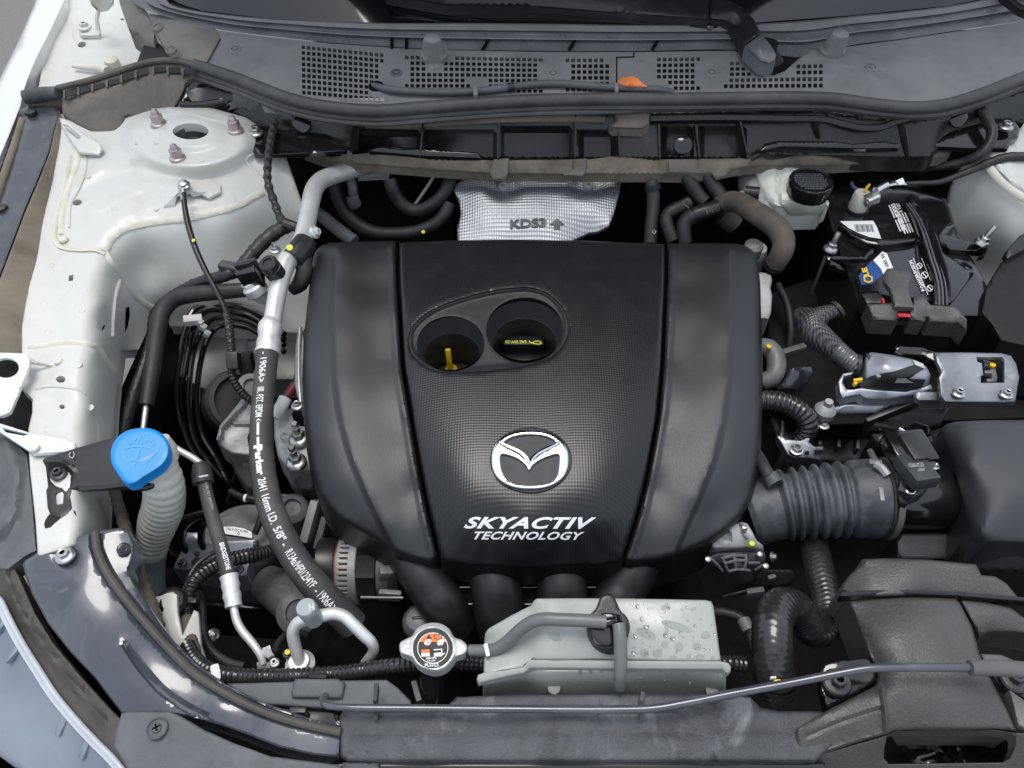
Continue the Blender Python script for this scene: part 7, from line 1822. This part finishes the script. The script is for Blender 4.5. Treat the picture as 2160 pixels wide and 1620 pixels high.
# ================================================================== RIGHT: ECU AND HOSES
bd = root('braided_duct', 'black braided elbow sleeve leading to the metal control unit', 'sleeve', (1740, 720, 0))
part('main', tube(A(13, [(740, 1170, 1.2), (690, 1180, 1.2), (620, 1210, 1.0), (560, 1250, .6), (545, 1300, .2), (580, 1350, -.2), (650, 1410, -.6), (720, 1465, -1)]), [14, 17, 22, 28, 30, 29, 26, 24], seg=24, step=5), 'braid', bd)
part('back_lobe', tube(A(13, [(560, 1250, .4), (500, 1220, .0), (460, 1190, -.6)]), [28, 22, 14], seg=20), 'braid', bd)
part('neck', tube(A(13, [(705, 1450, -.9), (770, 1500, -1.2), (840, 1555, -1.5), (880, 1585, -1.8)]), [24, 22, 21, 20], seg=22, rf=ribs(.0032, .07), fine=.0008), 'silver_sleeve', bd)
part('mouth', lathe(MB(), P(*A(13, [(745, 1165)])[0], 1.2), (.75, .35, .4), [(.012, -.002), (.0122, .002), (.009, .003), (.008, -.006)], 20), 'rubber', bd)
ecu = root('control_unit', 'grey metal control unit with black wave sticker beside the airbox', 'control unit', (1880, 800, -3))
part('seal_ring', tube(A(14, [(985, 230, -1.8), (1010, 235, -1.8)]), 24, seg=24), 'rubber', ecu)
part('seal_ring', tube(A(14, [(1040, 225, -1.6), (1062, 225, -1.6)]), 26, seg=24), 'black_gloss', ecu)
EO = A(14, [(1060, 148, -.2), (1100, 140, -.2), (1250, 160, 0), (1372, 186, .1), (1470, 235, 0), (1500, 290, -.4), (1490, 350, -1.2), (1460, 385, -1.8), (1300, 395, -2), (1180, 400, -2.2), (1080, 380, -2.2), (1045, 320, -1.6), (1050, 220, -.6)])
ez = surf(EO, A(14, [(1200, 220, .5), (1350, 260, .3), (1200, 330, -.8)]))
part('housing', sheet(EO, zf=ez, th=2.5, res=7, rnd=6), 'ecu_alu', ecu)
part('sticker', sheet([(x, y, 0) for x, y in A(14, [(1085, 305), (1165, 285), (1250, 270), (1390, 222), (1455, 252), (1350, 322), (1470, 325), (1455, 350), (1440, 385), (1180, 395), (1020, 385), (1010, 340)])], zf=lambda x, y: ez(x, y) + .06, th=.03, res=9), 'black_satin', ecu)
for k in range(4):
    part('sticker_stripe', stroke_px(A(14, [(1270 - k * 4, 322 + k * 8), (1335 + k * 14, 322 + k * 8)]), 1.2, ez, .14), 'print_grey', ecu)
part('rivet', lathe(MB(), P(*A(14, [(1142, 303)])[0], -.3), (0, 0, 1), [(.003, -.001), (.0025, .001)], 10), 'zinc', ecu)
part('top_window', sheet(A(14, [(1380, 190, .4), (1450, 218, .4), (1462, 250, .2), (1395, 225, .3)]), th=.2, res=8), 'cast_alu', ecu)
part('lock_frame', sheet(A(14, [(868, 340, -2.4), (900, 285, -2), (980, 268, -1.8), (965, 290, -1.8), (905, 310, -2.2), (900, 350, -2.4), (930, 395, -2.6), (1030, 385, -2.2), (1150, 400, -2), (1330, 410, -2), (1500, 360, -1.6), (1515, 390, -1.8), (1400, 430, -2.4), (1180, 465, -3), (1060, 460, -3), (1010, 430, -2.8), (900, 450, -3), (880, 420, -2.8)]), th=1.2, res=6, rnd=3), 'ecu_alu', ecu)
part('dark_hole', sheet(A(14, [(908, 315, -2.6), (960, 295, -2.4), (1010, 330, -2.2), (1015, 375, -2.4), (935, 388, -2.8)]), th=.3, res=8), 'gap_black', ecu)
part('yellow_clip', bar(A(14, [(975, 328, -1.4)])[0], A(14, [(1035, 318, -1.2)])[0], 6, .5, .0005), 'yellow', ecu)
part('yellow_clip', bar(A(14, [(978, 350, -1.6)])[0], A(14, [(998, 344, -1.6)])[0], 6, .5, .0005), 'yellow', ecu)
ecb = root('control_unit_bracket', 'glossy grey bracket plate with a window and two bolts', 'bracket', (2040, 780, -1))
EB = A(14, [(1522, 142, .9), (1700, 140, .9), (1985, 146, .9), (2050, 165, .8), (2085, 220, .6), (2106, 310, .2), (2078, 482, -1.2), (1900, 484, -1.2), (1600, 482, -1.2), (1568, 440, -.9), (1555, 310, .1), (1572, 275, .3), (1540, 200, .7)])
part('plate', sheet(EB, th=.4, res=8, rnd=4, holes=[A(14, [(1812, 172), (1990, 172), (2004, 190), (2006, 348), (1842, 350), (1842, 300), (1858, 296), (1850, 215), (1818, 205)])], relief=ridge(A(14, [(1560, 298), (2100, 300)]), 5, .15)), 'bracket_grey', ecb)
part('window_back', MB().add([P(*A(14, [(x, y)])[0], -1.6) for x, y in ((1800, 150), (2060, 150), (2060, 380), (1800, 380))], [(0, 3, 2, 1)]), 'gap_black', ecb, smooth=False)
cc = root('connector_lever', 'pale grey connector lever seen in the bracket window', 'connector', (2085, 785, -1))
part('lever', sheet(A(14, [(1858, 192, -.4), (1905, 200, -.4), (1940, 240, -.5), (1956, 310, -.8), (1950, 342, -1), (1890, 345, -1), (1880, 320, -.9), (1918, 318, -.8), (1918, 290, -.7), (1872, 282, -.6), (1868, 262, -.6), (1908, 262, -.6), (1900, 236, -.5), (1868, 232, -.5)]), th=.5, res=5, rnd=2), 'hose_grey', cc)
part('mark', lathe(MB(), P(*A(14, [(1925, 225)])[0], -.2), (0, 0, 1), [(.0035, -.002), (.0035, .0005)], 6), 'yellow', cc)
for x, y in A(14, [(1690, 420), (2015, 428)]):
    part('bolt', bolt(x, y, -.6, 14), 'zinc', ecb)
part('upper_tab', sheet(A(14, [(1255, 105, .4), (1270, 98, .5), (1440, 108, .5), (1530, 140, .6), (1555, 215, .2), (1500, 190, .2), (1450, 160, .3), (1300, 150, .2), (1262, 130, .3)]), th=.3, res=7, rnd=2), 'black_gloss', ecb)
part('lower_tab', sheet(A(14, [(1395, 412, -1.6), (1420, 406, -1.5), (1560, 412, -1.5), (1570, 470, -2), (1420, 472, -2), (1398, 455, -1.9)]), th=.6, res=7, rnd=3), 'bracket_grey', ecb)
bk2 = root('wiper_of_tray', 'long polished metal tray edge under the control unit', 'bracket', (1800, 870, -5))
bk2.name = 'tray_edge'
part('edge', sheet(A(14, [(805, 555, -4.6), (850, 510, -4.2), (920, 492, -4), (1180, 492, -4), (1240, 500, -4), (1130, 562, -4.8), (900, 568, -5)]), th=.6, res=8, rnd=5, rz=.5), 'bracket_grey', bk2)
part('rail', bar(A(14, [(1060, 600, -5)])[0], A(14, [(1420, 455, -3.6)])[0], 12, 1.4, .002), 'black_satin', bk2)
part('shelf', sheet(A(14, [(1060, 610, -6), (1420, 520, -5), (1640, 515, -5), (1560, 650, -6.4), (1300, 700, -7), (1060, 680, -7)]), th=1.5, res=12, rnd=4), 'black_satin', bk2)
part('knob', lathe(MB(), P(*A(14, [(782, 530)])[0], -3.6), (0, 0, 1), [(.011, -.01), (.012, .0), (.008, .006), (.005, .008), (.0045, .014)], 18), 'cast_alu', bk2)
part('stud_nut', bolt(*A(14, [(768, 640)])[0], -5.2, 12, stud=True), 'zinc', bk2)
ch = root('corrugated_hose', 'shiny black corrugated hose leaving the engine cover side', 'hose', (1660, 850, -3))
part('hose', tube(A(14, [(300, 468, -2.2), (400, 470, -2.2), (490, 485, -2.4), (580, 525, -2.8), (640, 575, -3.4), (662, 640, -4.4), (640, 700, -5.6), (600, 740, -6.6)]), [21, 22, 22.5, 23, 23, 23, 22, 21], seg=26, rf=ribs(.0058, .13, .8), fine=.0010), 'corrugated', ch)
hb = root('harness_bracket', 'grey clip bracket with hex nut below the corrugated hose', 'bracket', (1690, 950, -5))
part('plate', sheet(A(24, [(212, 1190, -5), (245, 1180, -5), (250, 1110, -4.6), (262, 1130, -4.6), (275, 1200, -5), (340, 1225, -5), (480, 1235, -5), (560, 1200, -4.8), (582, 1220, -4.8), (570, 1255, -5), (640, 1310, -5.2), (735, 1305, -5.2), (738, 1345, -5.6), (742, 1440, -6), (690, 1465, -6.2), (560, 1440, -6), (400, 1440, -6), (330, 1400, -5.8)]), th=1.0, res=7, rnd=3), 'bracket_grey', hb)
for q in ([(526, 1302), (574, 1300), (576, 1345), (528, 1345)], [(528, 1358), (576, 1358), (578, 1402), (530, 1400)]):
    part('socket', poly_px(A(24, q), -5.6, .12), 'gap_black', hb)
part('socket', poly_px(A(24, [(640, 1345), (735, 1345), (740, 1395), (640, 1395)]), -5.6, .16), 'gap_black', hb)
c = P(*A(24, [(430, 1350)])[0], -5.3)
s = U(1680, 950, -5)
mb = lathe(MB(), c, (0, 0, 1), [(s * 14, -.002), (s * 14, .0015), (s * 11, .002)], 20)
part('nut', hexp(mb, c, (0, 0, 1), s * 11, .001, .006), 'steel_bright', hb)
part('nut_bore', lathe(MB(), c, (0, 0, 1), [(s * 6, .003), (s * 6, .0066), (s * 3, .007)], 14), 'dark_bolt', hb)

# ================================================================== AIR INTAKE
bl = root('intake_bellows', 'dusty grey-blue ribbed rubber intake bellows with band clamp', 'intake hose', (1740, 1060, -4))
ctr = A(14, [(240, 1248, -7.0), (330, 1222, -6.6), (420, 1198, -6.2), (520, 1180, -5.8), (640, 1168, -5.4), (760, 1156, -5.0), (880, 1146, -4.7), (1000, 1140, -4.4), (1100, 1138, -4.2), (1180, 1140, -4.1)])
BLT = Tube(ctr, 70, seg=40, step=6)
L_ = BLT.s[-1]
def bell(s, t, a):
    base = float(np.interp(t, [0, .04, .1, .25, .72, .80, .92, .97, 1], [.9, 1.0, 1.0, 1.0, 1.08, 1.16, 1.2, 1.2, 1.12]))
    if .255 < t < .76:
        q = math.cos((t - .295) / .081 * 2 * math.pi)
        base += (.085 * max(0, q) ** .6 if q > 0 else -.085 * (-q) ** .5)
    return base
BLT.rf = bell
part('bellows', BLT.mb(.0011), 'rubber_dusty', bl)
part('band_clamp', tube(A(14, [(1150, 1140, -4.1), (1190, 1140, -4.1)]), 87, seg=44), 'cast_dark', bl)
part('clamp_lip', tube(A(14, [(1120, 1139, -4.1), (1132, 1139, -4.1)]), 88, seg=44), 'rubber', bl)
part('clamp_screw', tube(A(14, [(1120, 900, .4), (1165, 930, .4), (1205, 980, .2)]), 9, seg=8), 'cast_alu', bl)
part('clamp_lug', bar(A(14, [(1080, 880, .2)])[0], A(14, [(1170, 890, .4)])[0], 14, .8, .001), 'cast_dark', bl)
part('clamp_tab', bar(A(14, [(1160, 1060, 1.0)])[0], A(14, [(1175, 1150, 1.0)])[0], 9, .5, .0008), 'cast_alu', bl)
part('stub', tube(A(14, [(1085, 815, -1.2), (1110, 860, -.8), (1130, 895, -.6)]), 6.5, seg=12), 'cast_dark', bl)
part('inner_clamp', tube(A(14, [(275, 1240, -6.8), (300, 1232, -6.7)]), 68, seg=36), 'cast_dark', bl)
part('vent_socket', tube(A(14, [(440, 1040, -2.2), (400, 980, -2.0)]), [18, 17], seg=18), 'rubber_dusty', bl)
pc = tube(A(14, [(400, 990, -1.8), (370, 940, -1.8), (335, 880, -2.2), (290, 820, -2.8)]), [13, 13, 14, 15], seg=16)
solo('breather_hose', 'short black breather hose between engine cover and bellows', 'hose', pc, 'rubber')
md = root('intake_duct', 'glossy black intake duct between bellows and airbox', 'duct', (1950, 1050, -4))
part('duct', tube(A(14, [(1190, 1140, -4.1), (1300, 1138, -4.1), (1500, 1130, -4.2), (1640, 1125, -4.3), (1700, 1122, -4.4)]), [62, 66, 68, 68, 68], seg=44), 'duct_gloss', md)
part('collar', tube(A(14, [(1610, 1126, -4.3), (1640, 1125, -4.3)]), 70, seg=44), 'black_gloss', md)
af = root('airflow_sensor', 'black airflow sensor with plug and blue wires on the duct', 'sensor', (1930, 990, 3))
sz = lambda x, y: np.full(len(np.atleast_1d(x)), 0.9) - (np.atleast_1d(y) - 1010) * .012
part('base', sheet([(x, y, 0) for x, y in A(14, [(1280, 1080), (1300, 960), (1330, 900), (1460, 895), (1520, 898), (1545, 920), (1535, 960), (1490, 1060), (1440, 1110), (1380, 1135), (1340, 1110)])], zf=sz, th=1.2, res=7, rnd=4), 'airbox', af)
part('body', box3(MB(), P(*A(14, [(1402, 950)])[0], 2.1), Vector((.0125, .002, 0)), Vector((-.003, .0175, -.003)), Vector((0, .001, .007)), .002), 'airbox', af)
ff = part('foot', sheet([(x, y, 0) for x, y in A(14, [(1270, 1100), (1330, 1120), (1355, 1150), (1340, 1180), (1290, 1172)])], zf=lambda x, y: sz(x, y) - .6, th=1, res=7, rnd=3), 'black_dull', af)
part('lettering', text_px('PE01', A(14, [(1458, 928)])[0], A(14, [(1412, 936)])[0], A(14, [(1460, 946)])[0], 2.9, .06), 'print_grey', af)
part('lettering', text_px('E5T60871', A(14, [(1452, 906)])[0], A(14, [(1352, 912)])[0], A(14, [(1454, 920)])[0], 3.0, .06), 'print_grey', af)
part('lettering', text_px('2L144 W9T8', A(14, [(1450, 893)])[0], A(14, [(1348, 898)])[0], A(14, [(1452, 905)])[0], 3.1, .06), 'print_grey', af)
part('rib', stroke_px(A(14, [(1345, 1025), (1395, 1020), (1470, 1018)]), 1.4, sz, .08), 'plate_grey', af)
part('rib', stroke_px(A(14, [(1372, 1080), (1400, 1030), (1440, 1028), (1470, 1060)]), 1.4, sz, .08), 'plate_grey', af)
for x, y in A(14, [(1520, 918), (1358, 1086)]):
    part('screw', lathe(MB(), P(x, y, float(sz(x, y)[0]) + .05), (0, 0, 1), [(.0055, -.001), (.005, .0015), (.004, .002), (.002, .0014)], 14), 'steel_bright', af)
part('plug', box3(MB(), P(*A(14, [(1350, 810)])[0], 1.6), Vector((.020, .002, 0)), Vector((-.003, .018, .001)), Vector((0, 0, .009)), .0025), 'black_gloss', af)
part('plug_latch', box3(MB(), P(*A(14, [(1385, 790)])[0], 2.7), Vector((.008, .001, 0)), Vector((-.003, .015, .001)), Vector((0, 0, .003)), .001), 'black_satin', af)
part('wire', tube(A(14, [(1345, 745, 2.1), (1330, 710, 2.1), (1305, 685, 1.9), (1285, 665, 1.7)]), 2.6, seg=8), 'sky_wire', af)
part('wire', tube(A(14, [(1325, 748, 2.1), (1315, 720, 2.1), (1295, 695, 1.9), (1280, 675, 1.7)]), 2.6, seg=8), 'violet', af)
part('wire', tube(A(14, [(1355, 742, 2.2), (1345, 705, 2.3), (1318, 678, 2.1), (1290, 660, 1.9)]), 2.4, seg=8), 'print_white', af)
part('wire_tail', tube(A(14, [(1290, 665, 1.8), (1240, 662, 1.1), (1190, 648, 0.3), (1130, 640, -0.5)]), [5, 5, 5, 6], seg=10, rf=wrapf(1, .12)), 'tape', af)
part('wire_ferrule', tube(A(14, [(1160, 650, -0.1), (1130, 640, -0.5)]), 6.5, seg=10), 'steel_bright', af)

ax_b = root('airbox', 'large matte black airbox lid beside the intake duct', 'airbox', (2100, 1010, -4))
AB = A(14, [(1570, 660, .4), (1610, 630, 1.0), (1680, 612, 1.6), (1900, 604, 1.8), (2300, 600, 2.0), (2300, 1460, -.6), (2100, 1446, -.6), (1800, 1440, -.8), (1770, 1400, -1.2), (1740, 1250, -1), (1690, 1050, -.6), (1640, 880, -.2), (1600, 760, 0)])
part('lid', sheet(AB, A(14, [(1900, 900, 2.6), (1900, 700, 2.4), (1950, 1300, 1.6), (2150, 1000, 2.6), (1760, 900, 2.3), (1840, 1350, 1.6), (1700, 700, 2.1)]), th=6, res=9, rnd=7, rz=.7), 'airbox', ax_b)
part('base', sheet(A(14, [(1480, 690, -3), (1560, 660, -2.6), (2300, 660, -2.6), (2300, 1560, -5), (1700, 1550, -5.4), (1640, 1400, -5)]), th=10, res=30, rnd=8), 'black_dull', ax_b)
part('rear_box', sheet(A(14, [(1100, 700, -3), (1240, 690, -2.8), (1520, 690, -2.6), (1540, 800, -3.4), (1300, 810, -3.8), (1120, 790, -3.8)]), th=4, res=11, rnd=8, rz=.6), 'black_satin', ax_b)
part('latch_frame', sheet(A(14, [(1320, 650, -1.6), (1400, 615, -1.4), (1480, 640, -1.6), (1510, 690, -2), (1480, 700, -2.2), (1470, 650, -1.9), (1360, 655, -1.9), (1345, 690, -2.2)]), th=.6, res=7, rnd=2), 'black_gloss', ax_b)
part('front_box', sheet(A(14, [(1258, 1390, -6), (1300, 1372, -5.8), (1500, 1368, -5.8), (1690, 1370, -5.8), (1700, 1420, -6.2), (1680, 1560, -7), (1270, 1560, -7)]), th=5, res=11, rnd=8, rz=.6), 'airbox', ax_b)
part('side_skirt', sheet(A(14, [(1700, 1460, -3), (2300, 1480, -3), (2300, 1640, -5), (1690, 1640, -5)]), th=6, res=30, rnd=8), 'black_dull', ax_b)

sn = root('intake_snorkel', 'grained dark grey intake snorkel with wide front mouth', 'snorkel', (1950, 1400, -2))
part('upper', sheet(A(12, [(1040, 98, .2), (1200, 90, .4), (1500, 100, .6), (1828, 132, .4), (1865, 205, .0), (1960, 215, -.2), (2040, 265, -.6), (2110, 350, -1.0), (2160, 420, -1.4), (1500, 345, -.4), (940, 360, -.8), (890, 330, -1.4), (905, 270, -1.2), (960, 200, -.6), (1035, 140, 0)]), A(12, [(1400, 220, .8), (1100, 220, .4)]), relief=ridge(A(12, [(1035, 130), (1000, 200), (1100, 190)]), 4, .1), th=4, res=9, rnd=6, rz=.6), 'snorkel', sn)
part('seam_flange', sheet(A(12, [(888, 348, -.2), (900, 322, 0), (935, 316, .2), (1300, 305, .6), (1700, 318, .6), (2000, 345, .2), (2300, 372, 0), (2300, 402, -.3), (2000, 378, -.1), (1700, 352, .3), (1300, 340, .3), (945, 358, -.1), (900, 370, -.5)]), th=.8, res=7, rnd=3), 'black_gloss', sn)
SNO = A(12, [(935, 372, -1.0), (1300, 352, -.2), (1690, 364, 0), (1720, 400, 0), (1800, 560, .1), (1850, 740, .2), (1890, 850, .2), (1960, 980, .0), (2040, 1130, -.4), (2110, 1290, -1.2), (2040, 1278, -1.4), (1960, 1272, -1.4), (1390, 1274, -1.4), (1260, 1284, -1.6), (1210, 1310, -1.8), (1000, 1370, -2.2), (640, 1490, -2.8), (605, 1480, -2.6), (582, 1290, -1.0), (590, 1265, -.7), (800, 1140, -.4), (1000, 1040, -.2), (1150, 965, -.2), (1165, 930, -.4), (1150, 860, -1.0), (1100, 780, -1.2), (1040, 620, -1.2), (980, 460, -1.1)])
snz = surf(SNO, A(12, [(1400, 500, .9), (1400, 800, 1.0), (1500, 1100, .4), (1200, 900, .4), (1100, 560, .0), (900, 1200, -.2), (1800, 900, .8), (1650, 500, .6), (1150, 700, .2), (1700, 1180, -.2)]), 2e-4)
part('main', sheet(SNO, zf=snz, th=4, res=8, rnd=7, rz=.8, relief=fsum(ridge(A(12, [(960, 440), (1040, 640), (1120, 830), (1170, 960), (1200, 1150), (1210, 1290)]), 8, .45), ridge(A(12, [(660, 1320), (900, 1220), (1180, 1130)]), 9, -.25), ridge(A(12, [(640, 1460), (900, 1380), (1180, 1300)]), 5, .2)), extra=lines(A(12, [(960, 440), (1040, 640), (1120, 830), (1170, 960), (1200, 1150), (1210, 1290)]), (-8, -4, 0, 4, 8), 7) + lines(A(12, [(660, 1320), (900, 1220), (1180, 1130)]), (-9, -4, 0, 4, 9), 7)), 'snorkel', sn)
part('side_lobe', sheet(A(12, [(1712, 372, -.2), (1900, 395, -.3), (2070, 432, -.6), (2160, 500, -1), (2300, 560, -1.4), (2300, 640, -2), (2100, 605, -1.8), (1920, 605, -1.6), (1850, 640, -1.6), (1815, 560, -.6), (1760, 460, -.2)]), A(12, [(1950, 500, -.4)]), th=3, res=9, rnd=6, rz=.6), 'snorkel', sn)
mo_ = A(12, [(1215, 1312), (1260, 1288), (1400, 1282), (1960, 1284), (2060, 1295), (2098, 1320), (2096, 1390), (2060, 1470), (2010, 1500), (1225, 1510), (1192, 1470), (1196, 1400)])
FRM = A(12, [(600, 1492, -2.9), (1000, 1375, -2.3), (1210, 1314, -1.9), (1265, 1282, -1.7), (1960, 1276, -1.6), (2105, 1296, -1.5), (2300, 1300, -1.4), (2300, 1660, -6), (620, 1660, -6), (610, 1540, -4)])
part('mouth_frame', sheet(FRM, A(12, [(1150, 1450, -4), (2140, 1420, -3.2)]), holes=[mo_], th=1.2, res=9, rnd=3, hrnd=4), 'snorkel', sn)
part('mouth_cavity', sheet([(x, y, z) for (x, y), z in zip(mo_, [-3] * 6 + [-3.2, -5, -6, -6.4, -6, -5])], A(12, [(1600, 1380, -9), (1400, 1400, -9), (1900, 1380, -8.6), (1700, 1460, -8)]), th=.2, res=10), 'duct_gloss', sn)
for q, (bx, by), bz2, lab in ((A(12, [(760, 1000, -1.6), (748, 880, -1.6), (780, 820, -1.4), (860, 800, -1.2), (1100, 770, -1.2), (1150, 930, -1.4), (1000, 1030, -1.8), (800, 1140, -2)]), (868, 950), -1.1, 'shroud side'), (A(12, [(1860, 750, -1), (2000, 755, -.9), (2080, 790, -.9), (2130, 900, -1.2), (2300, 960, -1.4), (2300, 1100, -2), (2160, 1060, -1.8), (1980, 960, -1.6), (1900, 850, -1.2)]), (2090, 925), -.8, 'outer side')):
    part('ear', sheet(q, th=1, res=9, rnd=4), 'black_gloss' if lab == 'shroud side' else 'plate_grey', sn)
    x, y = A(12, [(bx, by)])[0]
    c = P(x, y, bz2)
    s = U(x, y, bz2)
    mb = lathe(MB(), c, (0, 0, 1), [(s * 30, -.003), (s * 30, .001), (s * 27, .0025), (s * 17, .003)], 30)
    hexp(mb, c, (0, 0, 1), s * 16, .002, .009)
    lathe(mb, c, (0, 0, 1), [(s * 9, .009), (s * 8, .0095), (s * 6, .008)], 16)
    part('bolt', mb, 'dark_bolt', sn)
inner = sheet(A(12, [(2300, 1060, -.8), (2160, 1070, -.8), (2060, 1000, -.4), (2120, 1240, -1.2), (2300, 1340, -1.4)]), th=1, res=14, rnd=3)
solo('side_plate', 'beige-grey dusty plate beyond the snorkel beside the foam grip', 'plate', inner, 'cowl_dusty')

# radiator hose
RP = A(12, [(450, 1010, -6), (440, 900, -4.6), (425, 760, -3.4), (420, 620, -2.8), (430, 510, -2.8), (480, 430, -3.4), (560, 430, -4.4), (630, 500, -5.6), (690, 580, -6.6), (760, 590, -7.4), (800, 520, -8), (790, 380, -8), (755, 220, -8), (720, 60, -8.4), (700, -60, -9)])
rh = root('radiator_hose', 'thick black ribbed radiator hose bending below the snorkel', 'hose', (1640, 1380, -6))
part('hose', tube(RP, [40, 40, 40, 41, 41, 41, 38, 36, 36, 36, 34, 33, 33, 32, 32], seg=36, step=6, rf=lambda s, t, a: 1 - .022 * abs(math.sin(s * 640 + 2.0 * abs(math.sin(a * 2.0)))), fine=.0008), 'corrugated', rh)
part('clamp', tube(A(12, [(446, 915, -4.8), (448, 935, -5.1)]), 43, seg=30), 'black_gloss', rh)
part('clamp_mark', bar(A(12, [(438, 935, -.6)])[0], A(12, [(480, 932, -.6)])[0], 5, .4, .0005), 'yellow', rh)
part('clamp_mark', bar(A(12, [(412, 912, -.8)])[0], A(12, [(450, 910, -.8)])[0], 4, .4, .0005), 'print_white', rh)

# throttle body
tbd = root('throttle_body', 'cast throttle body with black ribbed motor cover under the engine cover', 'throttle body', (1560, 1180, -8))
part('casting', sheet(A(25, [(265, 480, -5.6), (520, 340, -5), (700, 270, -4.8), (790, 300, -4.8), (860, 420, -5), (920, 540, -5.4), (1010, 610, -5.8), (1020, 680, -6.2), (800, 640, -6.2), (330, 660, -6.4), (280, 640, -6.4)]), th=3, res=7, rnd=4, relief=fsum(ridge(A(25, [(530, 440), (540, 540), (330, 560)]), 4, -.5), ridge(A(25, [(690, 280), (740, 400), (780, 540)]), 3, .4))), 'cast_alu', tbd)
part('gasket', sheet(A(25, [(285, 670, -6.4), (800, 625, -6), (1000, 635, -6), (1020, 690, -6.6), (790, 690, -6.8), (330, 710, -7)]), th=.6, res=8, rnd=2), 'plate_grey', tbd)
part('motor_cover', sheet(A(25, [(205, 800, -7.4), (230, 770, -7.2), (340, 720, -6.8), (800, 695, -6.8), (1030, 700, -6.8), (1055, 780, -7.2), (1040, 850, -7.6), (900, 980, -8.4), (880, 1090, -9.6), (800, 1140, -10), (500, 1130, -10), (420, 1000, -9), (380, 960, -8.6), (270, 910, -8)]), A(25, [(640, 850, -6.6), (640, 960, -7.2), (640, 1050, -8.6)]), th=3, res=8, rnd=5), 'airbox', tbd)
for pp in ([(420, 800, -6.4), (590, 755, -6.2), (760, 760, -6.4)], [(460, 870, -6.6), (610, 830, -6.4), (770, 825, -6.6)], [(520, 980, -7.4), (650, 950, -7.2), (820, 970, -7.6)], [(590, 730, -6.3), (610, 830, -6.4), (625, 940, -7.2)], [(440, 800, -6.5), (480, 900, -6.9), (520, 980, -7.5)], [(760, 740, -6.4), (770, 830, -6.6), (740, 940, -7.3)], [(900, 960, -7.8), (990, 900, -7.2), (1050, 880, -7.2)], [(240, 780, -7), (340, 860, -7.2), (440, 980, -8)], [(800, 860, -6.8), (960, 860, -7)]):
    part('rib', tube(A(25, pp), 3, seg=6), 'plate_grey', tbd)
for x, y, m_ in ((225, 808, 'steel_bright'), (965, 735, 'steel_bright'), (1050, 905, 'steel_bright'), (850, 585, 'print_yellow')):
    part('screw', lathe(MB(), P(*A(25, [(x, y)])[0], -6.3 if m_ == 'steel_bright' else -4.9), (0, -.2, 1), [(.003, -.004), (.0028, .001), (.0015, .0016)], 12), 'zinc' if m_ == 'steel_bright' else m_, tbd)
part('side_bolt', bolt(*A(25, [(1140, 770)])[0], -7, 11, axis=(.8, -.3, .5)), 'zinc', tbd)
part('top_nut', bar(A(25, [(715, 345, -4.2)])[0], A(25, [(790, 340, -4.2)])[0], 9, .8, .0008), 'zinc', tbd)
wcn = root('wire_connector', 'flat black wire connector and bracket below the throttle body', 'connector', (1600, 1230, -10))
part('bracket', sheet(A(25, [(900, 1000, -10), (1000, 960, -9.6), (1400, 960, -9.6), (1440, 980, -9.6), (1465, 1100, -10.6), (1360, 1170, -11.2), (1000, 1220, -11.6), (700, 1260, -12)]), th=.8, res=10, rnd=3), 'black_satin', wcn)
part('connector', bar(A(25, [(780, 1260, -10.6)])[0], A(25, [(1030, 1225, -10.4)])[0], 13, 1.4, .002), 'plate_grey', wcn)
part('wire', tube(A(25, [(440, 1335, -11.6), (600, 1300, -11), (780, 1255, -10.8)]), 3, seg=8), 'black_satin', wcn)
part('latch', bar(A(25, [(1080, 1065, -9.2)])[0], A(25, [(1190, 1035, -9)])[0], 9, .6, .001), 'plate_grey', wcn)

# dim castings in the shadows
gb = root('gearbox', 'dark ribbed gearbox casting deep below the battery', 'gearbox', (1700, 800, -22))
part('case', sheet([(1630, 700, -17), (1760, 690, -17), (1860, 780, -18), (1880, 900, -20), (1800, 980, -21), (1650, 960, -20), (1610, 840, -19)], [(1740, 820, -15)], th=6, res=14, rnd=8), 'cast_dark', gb)
for k in range(5):
    part('rib', bar((1660 + k * 38, 715 + k * 6, -15.8), (1650 + k * 40, 930 + k * 4, -17.4), 6, 1.6, .001), 'cast_dark', gb)
part('vent_pipe', tube([(1640, 600, -8), (1660, 640, -9), (1668, 700, -11), (1660, 760, -14)], 8, seg=12), 'rubber', gb)
part('shift_lever', bar((1648, 742, -8), (1700, 726, -7.6), 14, 1.2, .002), 'cast_dark', gb)
ff_ = root('fan_motor_wire', 'dim taped wiring bundle passing under the throttle body', 'harness', (1560, 1330, -14))
part('run', tube([(1480, 1300, -15), (1520, 1290, -14), (1570, 1310, -13.4), (1590, 1360, -13), (1600, 1430, -12)], 11, seg=12, rf=wrapf(2, .06)), 'tape', ff_)
part('clip', tube([(1568, 1308, -13.2), (1580, 1332, -13.1)], 14, seg=14), 'hose_grey', ff_)
